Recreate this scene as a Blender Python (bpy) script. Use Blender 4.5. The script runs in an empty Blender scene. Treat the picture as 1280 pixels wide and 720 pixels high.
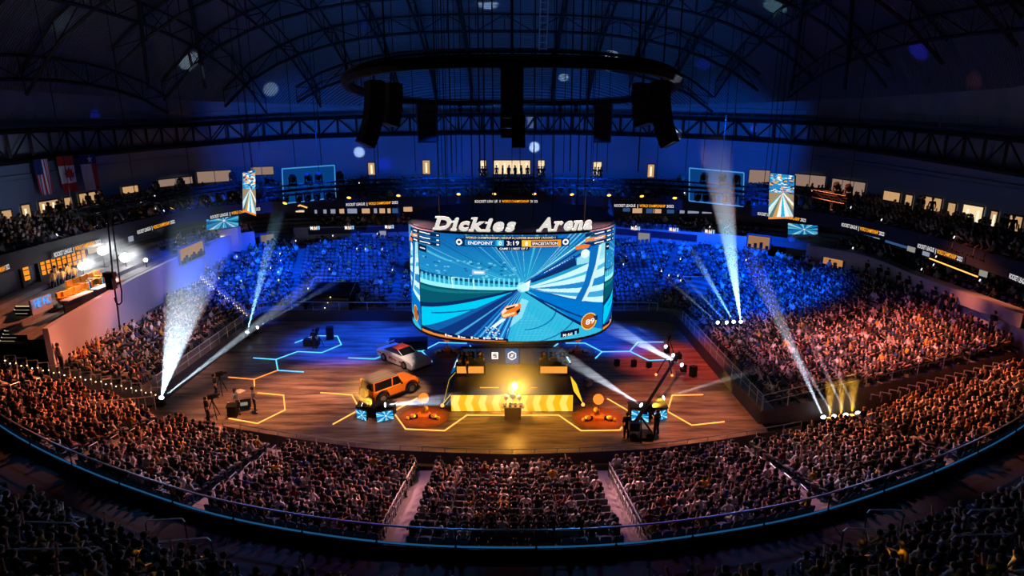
import bpy, math, random
import numpy as np
from mathutils import Vector, Matrix
random.seed(7); RNG = np.random.RandomState(11)
PI = math.pi
C = bpy.context.scene.collection
SC = bpy.context.scene

# ------------------------------------------------------------------ camera
FPX, PITCH, CAMZ = 763.0, math.radians(14.7), 18.2
cam = bpy.data.objects.new('camera', bpy.data.cameras.new('camera'))
C.objects.link(cam)
cam.location = (0, 0, CAMZ)
cam.rotation_euler = (PI / 2 - PITCH, 0, 0)
cam.data.sensor_width = 36.0
cam.data.lens = FPX / 1280 * 36.0
cam.data.clip_end = 400
SC.camera = cam
SC.view_settings.view_transform = 'Standard'
SC.view_settings.look = 'None'
SC.view_settings.exposure = 0.0
SC.view_settings.gamma = 1.0
SC.view_settings.use_curve_mapping = False
SC.cycles.max_bounces = 4
SC.cycles.diffuse_bounces = 2
SC.cycles.glossy_bounces = 2
SC.cycles.transmission_bounces = 3
SC.cycles.transparent_max_bounces = 16
SC.cycles.volume_bounces = 0
SC.cycles.sample_clamp_indirect = 4.0
SC.cycles.use_denoising = True
w = bpy.data.worlds.new('dark_hall'); SC.world = w
w.use_nodes = True
w.node_tree.nodes['Background'].inputs[0].default_value = (0.001, 0.002, 0.006, 1)

# survey of the hall: a sight line from the photographer's seat met with a height, a depth or a side plane
def sight(x, y):
    u = x - 640; v = 360 - y
    return (u, FPX * math.cos(PITCH) + v * math.sin(PITCH), v * math.cos(PITCH) - FPX * math.sin(PITCH))
def at_z(x, y, z):
    d = sight(x, y); t = (z - CAMZ) / d[2]; return Vector((d[0] * t, d[1] * t, z))
def at_y(x, y, Y):
    d = sight(x, y); t = Y / d[1]; return Vector((d[0] * t, Y, CAMZ + d[2] * t))
def at_x(x, y, X):
    d = sight(x, y); t = X / d[0]; return Vector((X, d[1] * t, CAMZ + d[2] * t))
def in_frame(p, m=0):
    z = p[2] - CAMZ
    f = p[1] * math.cos(PITCH) - z * math.sin(PITCH)
    if f < .5: return False
    u = p[1] * math.sin(PITCH) + z * math.cos(PITCH)
    x = 640 + FPX * p[0] / f; y = 360 - FPX * u / f
    return -m < x < 1280 + m and -m < y < 720 + m

# ------------------------------------------------------------------ materials
def srgb(r, g, b):
    f = lambda c: (c / 255 / 12.92) if c / 255 <= .04045 else ((c / 255 + .055) / 1.055) ** 2.4
    return (f(r), f(g), f(b))
MATS = {}
def mat(name, col, rough=.7, metal=0.0, noise=0.0, nscale=4.0, bump=0.0, spec=.3):
    if name in MATS: return MATS[name]
    m = bpy.data.materials.new(name); m.use_nodes = True
    nt = m.node_tree; b = nt.nodes['Principled BSDF']
    b.inputs['Base Color'].default_value = (*col, 1)
    b.inputs['Roughness'].default_value = rough
    b.inputs['Metallic'].default_value = metal
    b.inputs['Specular IOR Level'].default_value = spec
    if noise or bump:
        tc = nt.nodes.new('ShaderNodeTexCoord'); n = nt.nodes.new('ShaderNodeTexNoise')
        n.inputs['Scale'].default_value = nscale; n.inputs['Detail'].default_value = 4
        nt.links.new(tc.outputs['Object'], n.inputs['Vector'])
        if noise:
            mx = nt.nodes.new('ShaderNodeMix'); mx.data_type = 'RGBA'
            mx.inputs[6].default_value = (*[c * (1 - noise) for c in col], 1)
            mx.inputs[7].default_value = (*[min(1, c * (1 + noise)) for c in col], 1)
            nt.links.new(n.outputs['Fac'], mx.inputs[0]); nt.links.new(mx.outputs[2], b.inputs['Base Color'])
        if bump:
            bp = nt.nodes.new('ShaderNodeBump'); bp.inputs['Strength'].default_value = bump
            nt.links.new(n.outputs['Fac'], bp.inputs['Height']); nt.links.new(bp.outputs[0], b.inputs['Normal'])
    MATS[name] = m; return m
def emit(name, col, k=1.0):
    if name in MATS: return MATS[name]
    m = bpy.data.materials.new(name); m.use_nodes = True
    nt = m.node_tree; nt.nodes.clear()
    e = nt.nodes.new('ShaderNodeEmission'); o = nt.nodes.new('ShaderNodeOutputMaterial')
    e.inputs[0].default_value = (*col, 1); e.inputs[1].default_value = k
    m.cycles.emission_sampling = 'AUTO' if name in ('orange_led', 'deep_orange_led', 'blue_led', 'yellow_led', 'screen_picture', 'desk_orange', 'bar_orange') else 'NONE'
    nt.links.new(e.outputs[0], o.inputs[0]); MATS[name] = m; return m
def emit_attr(name, k=1.0):
    m = emit(name, (1, 1, 1), k); nt = m.node_tree
    a = nt.nodes.new('ShaderNodeAttribute'); a.attribute_name = 'Col'
    e = [n for n in nt.nodes if n.type == 'EMISSION'][0]
    nt.links.new(a.outputs['Color'], e.inputs[0]); return m
def attr_mat(name, rough=.75):
    m = mat(name, (1, 1, 1), rough); nt = m.node_tree
    a = nt.nodes.new('ShaderNodeAttribute'); a.attribute_name = 'Col'
    nt.links.new(a.outputs['Color'], nt.nodes['Principled BSDF'].inputs['Base Color']); return m
def objcol_mat(name, rough=.8):
    m = mat(name, (1, 1, 1), rough); nt = m.node_tree
    a = nt.nodes.new('ShaderNodeObjectInfo')
    nt.links.new(a.outputs['Color'], nt.nodes['Principled BSDF'].inputs['Base Color']); return m

M_CONC = mat('stand_concrete', (.16, .15, .16), .85, noise=.35, nscale=1.2)
M_AISLE = mat('aisle_concrete', (.26, .22, .22), .8, noise=.3, nscale=2)
M_WALL = mat('balcony_wall_paint', (.42, .40, .44), .75, noise=.12, nscale=.6)
M_UWALL = mat('upper_wall_paint', (.17, .23, .34), .8, noise=.12, nscale=.4)
M_BLACK = mat('black_steel', (.006, .006, .008), .6, noise=.3)
M_DARK = mat('dark_grey_metal', (.03, .03, .035), .5, .6, noise=.2)
M_STEEL = mat('brushed_steel', (.55, .56, .6), .3, .9, noise=.1, nscale=20)
M_RAIL = mat('painted_rail', (.55, .56, .6), .35, .4, noise=.1, nscale=20)
M_BLKCLOTH = mat('black_drape', (.004, .004, .005), .95, noise=.4, nscale=6)
M_SEAT = mat('seat_fabric', (.10, .10, .125), .7, noise=.25, nscale=8)
M_RUBBER = mat('rubber', (.012, .012, .012), .8, noise=.3)
M_GLASSDK = mat('dark_window_glass', (.01, .012, .015), .08, 0, noise=.1, spec=.8)

# ------------------------------------------------------------------ mesh builder
class MB:
    def __init__(s): s.v = []; s.f = []; s.m = []
    def add(s, vs, fs, mi=0):
        o = len(s.v); s.v += [tuple(p) for p in vs]; s.f += [tuple(i + o for i in f) for f in fs]; s.m += [mi] * len(fs); return s
    def box(s, c, d, rz=0.0, mi=0, rot=None, taper=1.0):
        hx, hy, hz = d[0] / 2, d[1] / 2, d[2] / 2
        R = rot if rot is not None else Matrix.Rotation(rz, 3, 'Z')
        vs = []
        for sz in (-1, 1):
            k = taper if sz > 0 else 1
            for sx, sy in ((-1, -1), (1, -1), (1, 1), (-1, 1)):
                vs.append(R @ Vector((sx * hx * k, sy * hy * k, sz * hz)) + Vector(c))
        return s.add(vs, [(3, 2, 1, 0), (4, 5, 6, 7), (0, 1, 5, 4), (1, 2, 6, 5), (2, 3, 7, 6), (3, 0, 4, 7)], mi)
    def tube(s, p, q, r, n=5, r2=None, mi=0):
        p, q = Vector(p), Vector(q); d = q - p
        if d.length < 1e-6: return s
        z = d.normalized(); a = Vector((0, 0, 1)) if abs(z.z) < .9 else Vector((1, 0, 0))
        x = z.cross(a).normalized(); y = z.cross(x); r2 = r if r2 is None else r2
        vs = [p + (x * math.cos(2 * PI * i / n) + y * math.sin(2 * PI * i / n)) * r for i in range(n)]
        vs += [q + (x * math.cos(2 * PI * i / n) + y * math.sin(2 * PI * i / n)) * r2 for i in range(n)]
        fs = [(i, (i + 1) % n, n + (i + 1) % n, n + i) for i in range(n)] + [tuple(range(n - 1, -1, -1)), tuple(range(n, 2 * n))]
        return s.add(vs, fs, mi)
    def path(s, pts, r, n=5, mi=0):
        for a, b in zip(pts, pts[1:]): s.tube(a, b, r, n, mi=mi)
        return s
    def ball(s, c, r, n=8, k=6, sc=(1, 1, 1), mi=0):
        vs = [(c[0], c[1], c[2] - r * sc[2])]
        for j in range(1, k):
            a = -PI / 2 + PI * j / k
            for i in range(n):
                b = 2 * PI * i / n
                vs.append((c[0] + r * sc[0] * math.cos(a) * math.cos(b), c[1] + r * sc[1] * math.cos(a) * math.sin(b), c[2] + r * sc[2] * math.sin(a)))
        vs.append((c[0], c[1], c[2] + r * sc[2])); L = len(vs) - 1
        fs = [(0, 1 + (i + 1) % n, 1 + i) for i in range(n)]
        for j in range(k - 2):
            for i in range(n):
                a = 1 + j * n; fs.append((a + i, a + (i + 1) % n, a + n + (i + 1) % n, a + n + i))
        a = 1 + (k - 2) * n; fs += [(a + i, a + (i + 1) % n, L) for i in range(n)]
        return s.add(vs, fs, mi)
    def lathe(s, prof, c=(0, 0, 0), n=16, mi=0, axis=None):
        R = axis if axis is not None else Matrix.Identity(3)
        vs = []
        for r, z in prof:
            for i in range(n):
                b = 2 * PI * i / n; vs.append(R @ Vector((r * math.cos(b), r * math.sin(b), z)) + Vector(c))
        fs = []
        for j in range(len(prof) - 1):
            for i in range(n): fs.append((j * n + i, j * n + (i + 1) % n, (j + 1) * n + (i + 1) % n, (j + 1) * n + i))
        fs.append(tuple(range(n - 1, -1, -1))); fs.append(tuple((len(prof) - 1) * n + i for i in range(n)))
        return s.add(vs, fs, mi)
    def prism(s, pts, ax, h, mi=0):
        """pts: 3-D outline, ax: unit vector, h: thickness"""
        n = len(pts); a = Vector(ax) * h
        vs = [Vector(p) for p in pts] + [Vector(p) + a for p in pts]
        fs = [(i, (i + 1) % n, n + (i + 1) % n, n + i) for i in range(n)] + [tuple(range(n - 1, -1, -1)), tuple(range(n, 2 * n))]
        return s.add(vs, fs, mi)
    def mesh(s, name, mats, smooth=False):
        me = bpy.data.meshes.new(name); me.from_pydata([tuple(v) for v in s.v], [], s.f)
        for m in (mats if isinstance(mats, (list, tuple)) else [mats]): me.materials.append(m)
        me.polygons.foreach_set('material_index', s.m)
        if smooth: me.polygons.foreach_set('use_smooth', [True] * len(s.f))
        me.update(); return me
    def build(s, name, mats, parent=None, smooth=False, loc=None):
        return link(name, s.mesh(name, mats, smooth), parent, loc)
def link(name, me, parent=None, loc=None):
    o = bpy.data.objects.new(name, me); C.objects.link(o)
    if parent is not None: o.parent = parent
    if loc is not None: o.location = loc
    return o
def tag(o, label=None, cat=None, group=None, kind=None):
    if label: o['label'] = label
    if cat: o['category'] = cat
    if group: o['group'] = group
    if kind: o['kind'] = kind
    return o
def thing(name, label, cat, loc=(0, 0, 0), rz=0.0, group=None):
    o = bpy.data.objects.new(name, None); C.objects.link(o)
    o.location = loc; o.rotation_euler = (0, 0, rz); o.empty_display_size = .2
    return tag(o, label, cat, group)
def struct(o): o['kind'] = 'structure'; return o
def dup(root, loc, rz=0.0, label=None, group=None, scale=None):
    r = root.copy(); C.objects.link(r); r.location = loc; r.rotation_euler = (0, 0, rz)
    if label: r['label'] = label
    if group: r['group'] = group
    if scale: r.scale = (scale,) * 3
    for ch in list(root.children):
        c = ch.copy(); C.objects.link(c); c.parent = r
        for g in list(ch.children):
            d = g.copy(); C.objects.link(d); d.parent = c
    return r
def lerp(a, b, t): return a + (b - a) * t
def vl(a, b, t): return tuple(lerp(p, q, t) for p, q in zip(a, b))
def spl(P, t):
    """Catmull-Rom through P at parameter t (0..len-1)"""
    n = len(P); i = max(0, min(n - 2, int(math.floor(t)))); f = t - i
    p0, p1, p2, p3 = P[max(0, i - 1)], P[i], P[i + 1], P[min(n - 1, i + 2)]
    return Vector([.5 * (2 * b + (c - a) * f + (2 * a - 5 * b + 4 * c - d) * f * f + (3 * b - a - 3 * c + d) * f ** 3) for a, b, c, d in zip(p0, p1, p2, p3)])
def interp(xs, ys, x): return float(np.interp(x, xs, ys))
ORD = ['first', 'second', 'third', 'fourth', 'fifth', 'sixth', 'seventh', 'eighth', 'ninth', 'tenth', '11th', '12th', '13th', '14th', '15th', '16th', '17th', '18th', '19th', '20th',
       '21st', '22nd', '23rd', '24th', '25th', '26th', '27th', '28th', '29th', '30th', '31st', '32nd', '33rd', '34th', '35th', '36th', '37th', '38th', '39th', '40th']

# lettering: a text turned into a mesh and laid on any surface by fn(x, y) -> point
def text_data(txt, size=1.0, bold=.0, shear=0.0, space=1.0, extrude=0.0):
    cu = bpy.data.curves.new('t', 'FONT'); cu.body = txt; cu.size = size; cu.offset = bold; cu.shear = shear
    cu.space_character = space; cu.align_x = 'CENTER'; cu.align_y = 'CENTER'; cu.resolution_u = 3; cu.extrude = extrude
    o = bpy.data.objects.new('t', cu); C.objects.link(o)
    dg = bpy.context.evaluated_depsgraph_get(); dg.update()
    me = bpy.data.meshes.new_from_object(o.evaluated_get(dg))
    vs = [tuple(v.co) for v in me.vertices]; fs = [tuple(p.vertices) for p in me.polygons]
    bpy.data.objects.remove(o); bpy.data.curves.remove(cu); bpy.data.meshes.remove(me)
    return vs, fs
def lettering(name, txt, size, fn, m, parent=None, bold=0.0, shear=0.0, space=1.0, extrude=0.0, width=None):
    vs, fs = text_data(txt, 1.0, min(bold, .012), shear, space, extrude)
    vs = [(v[0] * size, v[1] * size, v[2] * size) for v in vs]
    if width and vs:
        w0 = max(v[0] for v in vs) - min(v[0] for v in vs); k = width / w0
        vs = [(v[0] * k, v[1], v[2]) for v in vs]
    b = MB(); b.add([fn(v[0], v[1], v[2]) for v in vs], fs)
    return b.build(name, m, parent)
# ------------------------------------------------------------------ people
M_SKIN = mat('skin', (.66, .40, .30), .6, noise=.1, nscale=12)
M_SHIRT = objcol_mat('shirt_cloth')
M_TROUS = mat('trouser_cloth', (.02, .022, .035), .85, noise=.3, nscale=10)
M_HAIR = mat('hair', (.02, .013, .009), .6, noise=.3, nscale=30)
M_SHOE = mat('shoe', (.03, .03, .03), .6, noise=.2)
def skin_body(nodes, edges, sub):
    me = bpy.data.meshes.new('b'); names = list(nodes)
    me.from_pydata([nodes[k][0] for k in names], [(names.index(a), names.index(b)) for a, b in edges], [])
    o = bpy.data.objects.new('b', me); C.objects.link(o)
    md = o.modifiers.new('s', 'SKIN'); md.use_smooth_shade = True
    for i, k in enumerate(names):
        r = nodes[k][1]; sv = me.skin_vertices[0].data[i]
        sv.radius = r if isinstance(r, tuple) else (r, r); sv.use_root = (k == 'pelvis')
    if sub: sm = o.modifiers.new('u', 'SUBSURF'); sm.levels = sub; sm.render_levels = sub
    dg = bpy.context.evaluated_depsgraph_get(); dg.update()
    r = bpy.data.meshes.new_from_object(o.evaluated_get(dg))
    bpy.data.objects.remove(o)
    return r, names
REGION = {'skin': 0, 'shirt': 1, 'trousers': 2, 'shoe': 3}
def classify(me, nodes, edges, reg):
    """give each face the region of the bone it lies on"""
    segs = [(Vector(nodes[a][0]), Vector(nodes[b][0]), REGION[reg(a, b)]) for a, b in edges]
    out = []
    for p in me.polygons:
        c = p.center; best = (9e9, 0)
        for a, b, r in segs:
            d = b - a; t = max(0, min(1, (c - a).dot(d) / max(d.length_squared, 1e-9)))
            q = (c - (a + d * t)).length
            if q < best[0]: best = (q, r)
        out.append(best[1])
    return out
def reg_default(a, b):
    s = a + b
    if 'finger' in s or 'thumb' in s or 'hand' in s or 'wrist' in s or 'head' in s or 'nose' in s or 'jaw' in s or 'crown' in s or 'ear' in s: return 'skin'
    if 'toe' in s: return 'shoe'
    if 'knee' in s or 'hip' in s or 'ankle' in s: return 'trousers'
    return 'shirt'
def pose_nodes(kind, fine):
    N = {}; E = []
    seat = kind != 'stand' and kind != 'host'
    if seat:
        lean = {'sit': 0, 'lean': .16, 'clap': .04, 'cheer': -.02, 'slouch': -.06, 'turn': .02}[kind]
        N['pelvis'] = ((0, -.12, .53), (.145, .12)); N['spine'] = ((0, -.13 + lean * .4, .72), (.13, .105))
        N['chest'] = ((0, -.12 + lean * .8, .92), (.15, .11)); N['neck'] = ((0, -.10 + lean, 1.09), .055)
        hx = .03 if kind == 'turn' else 0
        N['head'] = ((hx, -.085 + lean * 1.15, 1.18), (.07, .08)); N['crown'] = ((hx, -.09 + lean * 1.2, 1.30), (.075, .09))
        zs = 1.02; ys = -.12 + lean * .85
        for s, n in ((-1, 'l'), (1, 'r')):
            N['shoulder' + n] = ((s * .185, ys, zs), .06)
            if kind == 'cheer' and s > 0: el, wr = (s * .27, ys + .04, 1.24), (s * .22, ys + .08, 1.50)
            elif kind == 'clap': el, wr = (s * .25, ys + .12, .80), (s * .06, ys + .32, .98)
            elif kind == 'lean': el, wr = (s * .22, ys + .20, .74), (s * .08, ys + .38, .80)
            elif kind == 'turn' and s < 0: el, wr = (s * .28, ys + .10, .80), (s * .12, ys + .22, 1.08)
            else: el, wr = (s * .245, ys + .08, .77), (s * .13, ys + .30, .66)
            N['elbow' + n] = (el, .045); N['wrist' + n] = (wr, .03)
            d = (Vector(wr) - Vector(el)).normalized(); N['hand' + n] = (tuple(Vector(wr) + d * .08), (.036, .02) if fine else .034)
            N['hip' + n] = ((s * .10, -.06, .51), .085); N['knee' + n] = ((s * .13, .34, .52), .065)
            N['ankle' + n] = ((s * .13, .33, .12), .045); N['toe' + n] = ((s * .14, .47, .045), .04)
    else:
        N['pelvis'] = ((0, 0, .95), (.14, .11)); N['spine'] = ((0, 0, 1.12), (.125, .10)); N['chest'] = ((0, 0, 1.33), (.155, .11))
        N['neck'] = ((0, .0, 1.51), .055); N['head'] = ((0, .015, 1.60), (.07, .08)); N['crown'] = ((0, .01, 1.72), (.075, .09))
        for s, n in ((-1, 'l'), (1, 'r')):
            N['shoulder' + n] = ((s * .19, 0, 1.43), .06)
            if kind == 'host' and s < 0: el, wr = (s * .27, .02, 1.16), (s * .12, .22, 1.28)
            elif kind == 'host': el, wr = (s * .26, -.04, 1.15), (s * .25, .12, .95)
            else: el, wr = (s * .25, -.02, 1.15), (s * .24, .06, .90)
            N['elbow' + n] = (el, .045); N['wrist' + n] = (wr, .03)
            d = (Vector(wr) - Vector(el)).normalized(); N['hand' + n] = (tuple(Vector(wr) + d * .08), (.036, .02) if fine else .034)
            sp = .10 if kind == 'host' else .0
            N['hip' + n] = ((s * .095, 0, .90), .09); N['knee' + n] = ((s * (.115 + sp * .4), .03, .50), .062)
            N['ankle' + n] = ((s * (.12 + sp), -.01, .10), .045); N['toe' + n] = ((s * (.14 + sp), .13, .04), .04)
    E = [('pelvis', 'spine'), ('spine', 'chest'), ('chest', 'neck'), ('neck', 'head'), ('head', 'crown')]
    for n in 'lr': E += [('chest', 'shoulder' + n), ('shoulder' + n, 'elbow' + n), ('elbow' + n, 'wrist' + n), ('wrist' + n, 'hand' + n),
                        ('pelvis', 'hip' + n), ('hip' + n, 'knee' + n), ('knee' + n, 'ankle' + n), ('ankle' + n, 'toe' + n)]
    if fine:
        h = Vector(N['head'][0])
        N['nose'] = (tuple(h + Vector((0, .095, .03))), .014); N['jaw'] = (tuple(h + Vector((0, .05, -.045))), .04)
        E += [('head', 'nose'), ('head', 'jaw')]
        for s, n in ((-1, 'l'), (1, 'r')):
            N['ear' + n] = (tuple(h + Vector((s * .085, -.01, .03))), .014); E.append(('head', 'ear' + n))
            hd = Vector(N['hand' + n][0]); wr = Vector(N['wrist' + n][0]); d = (hd - wr).normalized()
            side = d.cross(Vector((0, 0, 1))).normalized() * -s
            for q, (off, ln) in enumerate(((-.027, .06), (-.009, .072), (.009, .068), (.027, .052))):
                a = hd + side * off + d * .03; b = hd + side * off * 1.25 + d * (.03 + ln * .6) - Vector((0, 0, .008)); e = b + d * ln * .35 - Vector((0, 0, .022))
                N[f'finger{n}{q}a'] = (tuple(a), .0095); N[f'finger{n}{q}b'] = (tuple(b), .009); N[f'finger{n}{q}c'] = (tuple(e), .008)
                E += [('hand' + n, f'finger{n}{q}a'), (f'finger{n}{q}a', f'finger{n}{q}b'), (f'finger{n}{q}b', f'finger{n}{q}c')]
            a = wr + d * .045 - side * .035; b = a + d * .04 - side * .02
            N[f'thumb{n}a'] = (tuple(a), .011); N[f'thumb{n}b'] = (tuple(b), .009)
            E += [('wrist' + n, f'thumb{n}a'), (f'thumb{n}a', f'thumb{n}b')]
    return N, E
def hair_mb(N, long=False):
    c = Vector(N['crown'][0]); b = MB()
    h = Vector(N['head'][0])
    b.ball((c.x, c.y - .035, c.z - .045), .122, 8, 6, (.92, 1.0, 1.0))
    if long: b.ball((h.x, h.y - .075, h.z - .02), .085, 7, 5, (1.0, .55, 1.7))
    return b
BODIES = {}
def body(kind, fine, long=False):
    key = (kind, fine)
    if key not in BODIES:
        N, E = pose_nodes(kind, fine)
        me, _ = skin_body(N, E, 1 if fine else 0)
        cl = classify(me, N, E, reg_default)
        me.name = 'person_body'
        for m in (M_SKIN, M_SHIRT, M_TROUS, M_SHOE): me.materials.append(m)
        me.polygons.foreach_set('material_index', cl); me.polygons.foreach_set('use_smooth', [True] * len(cl)); me.update()
        hs = {L: hair_mb(N, L).mesh('person_hair', M_HAIR, True) for L in (False, True)}
        BODIES[key] = (me, cl, hs)
    return BODIES[key]
SEATED = ['sit', 'sit', 'lean', 'clap', 'slouch', 'turn', 'cheer', 'sit']
SHIRTS = [('black', (.008, .008, .010)), ('black', (.007, .007, .008)), ('dark navy', (.008, .010, .028)), ('charcoal', (.022, .022, .026)), ('white', (.60, .58, .58)),
          ('grey', (.11, .11, .12)), ('dark red', (.12, .012, .010)), ('black', (.009, .008, .009)), ('yellow', (.45, .26, .03)), ('dark blue', (.015, .04, .15)),
          ('black', (.008, .008, .009)), ('light grey', (.32, .30, .31)), ('dark green', (.010, .03, .02)), ('dark navy', (.007, .009, .024)), ('white', (.66, .62, .60)), ('maroon', (.05, .008, .012)), ('brown', (.05, .025, .014)), ('black', (.007, .007, .008)), ('charcoal', (.02, .02, .022))]
def add_person(name, label, kind, loc, rz, shirt=None, fine=True, group=None, long=False, scale=1.0, cat='person'):
    me, cl, hs = body(kind, fine)
    o = link(name, me); tag(o, label, cat, group)
    o.location = loc; o.rotation_euler = (0, 0, rz); o.scale = (scale,) * 3
    o.color = (*(shirt or SHIRTS[0][1]), 1)
    link('hair', hs[long], o)
    return o
def mesh_arrays(me):
    n = len(me.vertices); v = np.empty(n * 3, np.float32); me.vertices.foreach_get('co', v)
    return v.reshape(-1, 3), [tuple(p.vertices) for p in me.polygons]
class Merge:
    """many copies of small meshes laid down in one mesh with a colour per face"""
    def __init__(s): s.V = []; s.L = []; s.T = []; s.Cc = []; s.n = 0
    def add_many(s, verts, faces, cols, mats4):
        """verts (n,3), faces list, cols (k,nf,3), mats4: list of (x,y,z,rz,scale)"""
        k = len(mats4)
        if not k: return
        a = np.array(mats4, np.float32); c, q = np.cos(a[:, 3]), np.sin(a[:, 3]); S = a[:, 4]
        x = verts[None, :, 0] * S[:, None]; y = verts[None, :, 1] * S[:, None]; z = verts[None, :, 2] * S[:, None]
        V = np.stack([x * c[:, None] - y * q[:, None] + a[:, 0:1], x * q[:, None] + y * c[:, None] + a[:, 1:2], z + a[:, 2:3]], -1).reshape(-1, 3)
        loops = np.array([i for f in faces for i in f], np.int64); tot = np.array([len(f) for f in faces], np.int64)
        L = (loops[None, :] + (np.arange(k) * len(verts))[:, None] + s.n).reshape(-1)
        s.V.append(V); s.L.append(L); s.T.append(np.tile(tot, k)); s.Cc.append(np.asarray(cols, np.float32).reshape(-1, 3)); s.n += k * len(verts)
    def build(s, name, m, smooth=False):
        V = np.concatenate(s.V); L = np.concatenate(s.L); T = np.concatenate(s.T); Cc = np.concatenate(s.Cc)
        me = bpy.data.meshes.new(name); me.vertices.add(len(V)); me.vertices.foreach_set('co', V.reshape(-1).astype(np.float32))
        me.loops.add(len(L)); me.loops.foreach_set('vertex_index', L.astype(np.int32))
        me.polygons.add(len(T)); st = np.concatenate([[0], np.cumsum(T)[:-1]]).astype(np.int32)
        me.polygons.foreach_set('loop_start', st)
        if smooth: me.polygons.foreach_set('use_smooth', np.ones(len(T), bool))
        me.update(calc_edges=True)
        at = me.attributes.new('Col', 'FLOAT_COLOR', 'FACE')
        at.data.foreach_set('color', np.concatenate([Cc, np.ones((len(Cc), 1), np.float32)], 1).reshape(-1))
        me.materials.append(m); return link(name, me)
# ------------------------------------------------------------------ plan of the hall (metres, x to the right, y into the hall)
NX = [0, 4, 8, 12, 16, 20, 24, 28, 32, 36, 40]
N_YI = [29.2, 29.4, 29.8, 30.8, 32.0, 33.4, 34.9, 36.0, 36.9, 37.9, 39.0]
N_ZI = [.5, .5, .5, .5, .5, .6, 1.4, 2.2, 2.8, 3.4, 4.0]
N_YO = [19.6, 19.8, 20.5, 21.6, 23.2, 25.0, 27.0, 29.3, 31.6, 34.0, 36.4]
N_ZO = [2.75, 2.75, 2.75, 2.77, 2.82, 2.95, 3.25, 3.7, 4.2, 4.8, 5.4]
def yi(x): return interp(NX, N_YI, abs(x))
def smooth(T, x):
    q = abs(x) / 4; i = min(9, int(q)); f = q - i
    a, b_, c, d = T[i - 1] if i else T[1], T[i], T[i + 1], T[i + 2] if i < 9 else 2 * T[10] - T[9]
    return .5 * (2 * b_ + (c - a) * f + (2 * a - 5 * b_ + 4 * c - d) * f * f + (3 * b_ - a - 3 * c + d) * f ** 3)
def yo(x): return smooth(N_YO, x)
def zo(x): return smooth(N_ZO, x)
def zi(x): return interp(NX, N_ZI, abs(x))
PITCH_ROW = .86
UI = [(-24, 38.2, 1), (-24, 47, 1), (-24, 55, 1), (-23.7, 56.2, 1), (-22, 56.7, 1), (-12, 56.8, .9), (0, 56.8, .9), (8, 56.8, .9), (13.5, 56.7, .9), (15.3, 55.8, .9), (15.6, 54, .9), (15.6, 45, .9), (15.7, 35.3, .9)]
UO = [(-29.2, 36.5, 3.5), (-29.9, 47, 3.6), (-30.6, 57, 3.8), (-30.8, 66, 4.8), (-26, 72, 5.1), (-13, 75, 5.2), (0, 75.5, 5.2), (9, 74.4, 5.2), (19, 69.5, 5.2), (28, 62, 5.2), (32.5, 55, 5), (32.9, 47, 4.8), (33.2, 37.3, 4.3)]
WT = [6.0, 6.7, 6.8, 6.8, 6.7, 6.45, 6.45, 6.5, 6.7, 7.0, 7.0, 6.8, 6.7]   # top of the balcony wall over UO
# fascia of the upper deck and the window wall behind it
FA = [(-32.4, 30), (-32.6, 38), (-33, 48), (-32.6, 56), (-30.5, 63), (-25, 68.5), (-15.6, 71.5), (-6, 73.5), (0, 74), (8, 73.3), (15, 71.2), (22, 67.5), (27.5, 62.5), (30.5, 55), (31.5, 46), (30.9, 38), (30.3, 30)]
WW = [(-39, 26), (-39, 38), (-39, 50), (-39, 61), (-37.3, 73), (-29.5, 80.3), (-18, 82), (-7, 82), (0, 82), (8, 82), (16, 82), (26.5, 80.3), (34.3, 72), (36, 60), (36, 49), (36, 38), (36, 26)]
W_BASE = [11.4, 11.5, 11.6, 11.8, 12.0, 12.2, 12.3, 12.3, 12.3, 12.3, 12.3, 12.2, 12.0, 11.7, 11.5, 11.5, 11.4]
W_RIM = [14.8, 15.4, 15.8, 16.0, 16.3, 17.0, 17.4, 17.6, 17.6, 17.6, 17.4, 17.0, 16.5, 16.0, 15.5, 14.9, 14.4]
def F3(t, z=9.5): p = spl([(a, b, 0) for a, b in FA], t); return Vector((p.x, p.y, z))
def W3(t, z=None, rim=False):
    p = spl([(a, b, 0) for a, b in WW], t)
    return Vector((p.x, p.y, z if z is not None else interp(range(17), W_RIM if rim else W_BASE, t)))

# ------------------------------------------------------------------ event floor
def floor_mat():
    m = bpy.data.materials.new('event_floor'); m.use_nodes = True; nt = m.node_tree; b = nt.nodes['Principled BSDF']
    tc = nt.nodes.new('ShaderNodeTexCoord')
    mp = nt.nodes.new('ShaderNodeMapping'); mp.inputs['Scale'].default_value = (.22, 1.6, 1); mp.inputs['Rotation'].default_value = (0, 0, math.radians(-9))  # streaks: floor grain plus moving gobo light painted into the colour
    n = nt.nodes.new('ShaderNodeTexNoise'); n.inputs['Scale'].default_value = 1.1; n.inputs['Detail'].default_value = 5; n.inputs['Roughness'].default_value = .65
    cr = nt.nodes.new('ShaderNodeValToRGB')
    cr.color_ramp.elements[0].position = .36; cr.color_ramp.elements[0].color = (.09, .05, .04, 1)
    cr.color_ramp.elements[1].position = .66; cr.color_ramp.elements[1].color = (.42, .29, .22, 1)
    nt.links.new(tc.outputs['Object'], mp.inputs[0]); nt.links.new(mp.outputs[0], n.inputs['Vector']); nt.links.new(n.outputs['Fac'], cr.inputs[0])
    nt.links.new(cr.outputs[0], b.inputs['Base Color']); b.inputs['Roughness'].default_value = .42; b.inputs['Specular IOR Level'].default_value = .35
    return m
fl = MB(); fl.add([(-24.3, 29.0, 0), (15.9, 29.0, 0), (15.9, 57, 0), (-24.3, 57, 0)], [(0, 1, 2, 3)])
struct(fl.build('floor', floor_mat()))
fb = MB(); fb.box((-1.5, 45, -.16), (90, 100, .3)); struct(fb.build('floor_base', M_BLKCLOTH))

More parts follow.
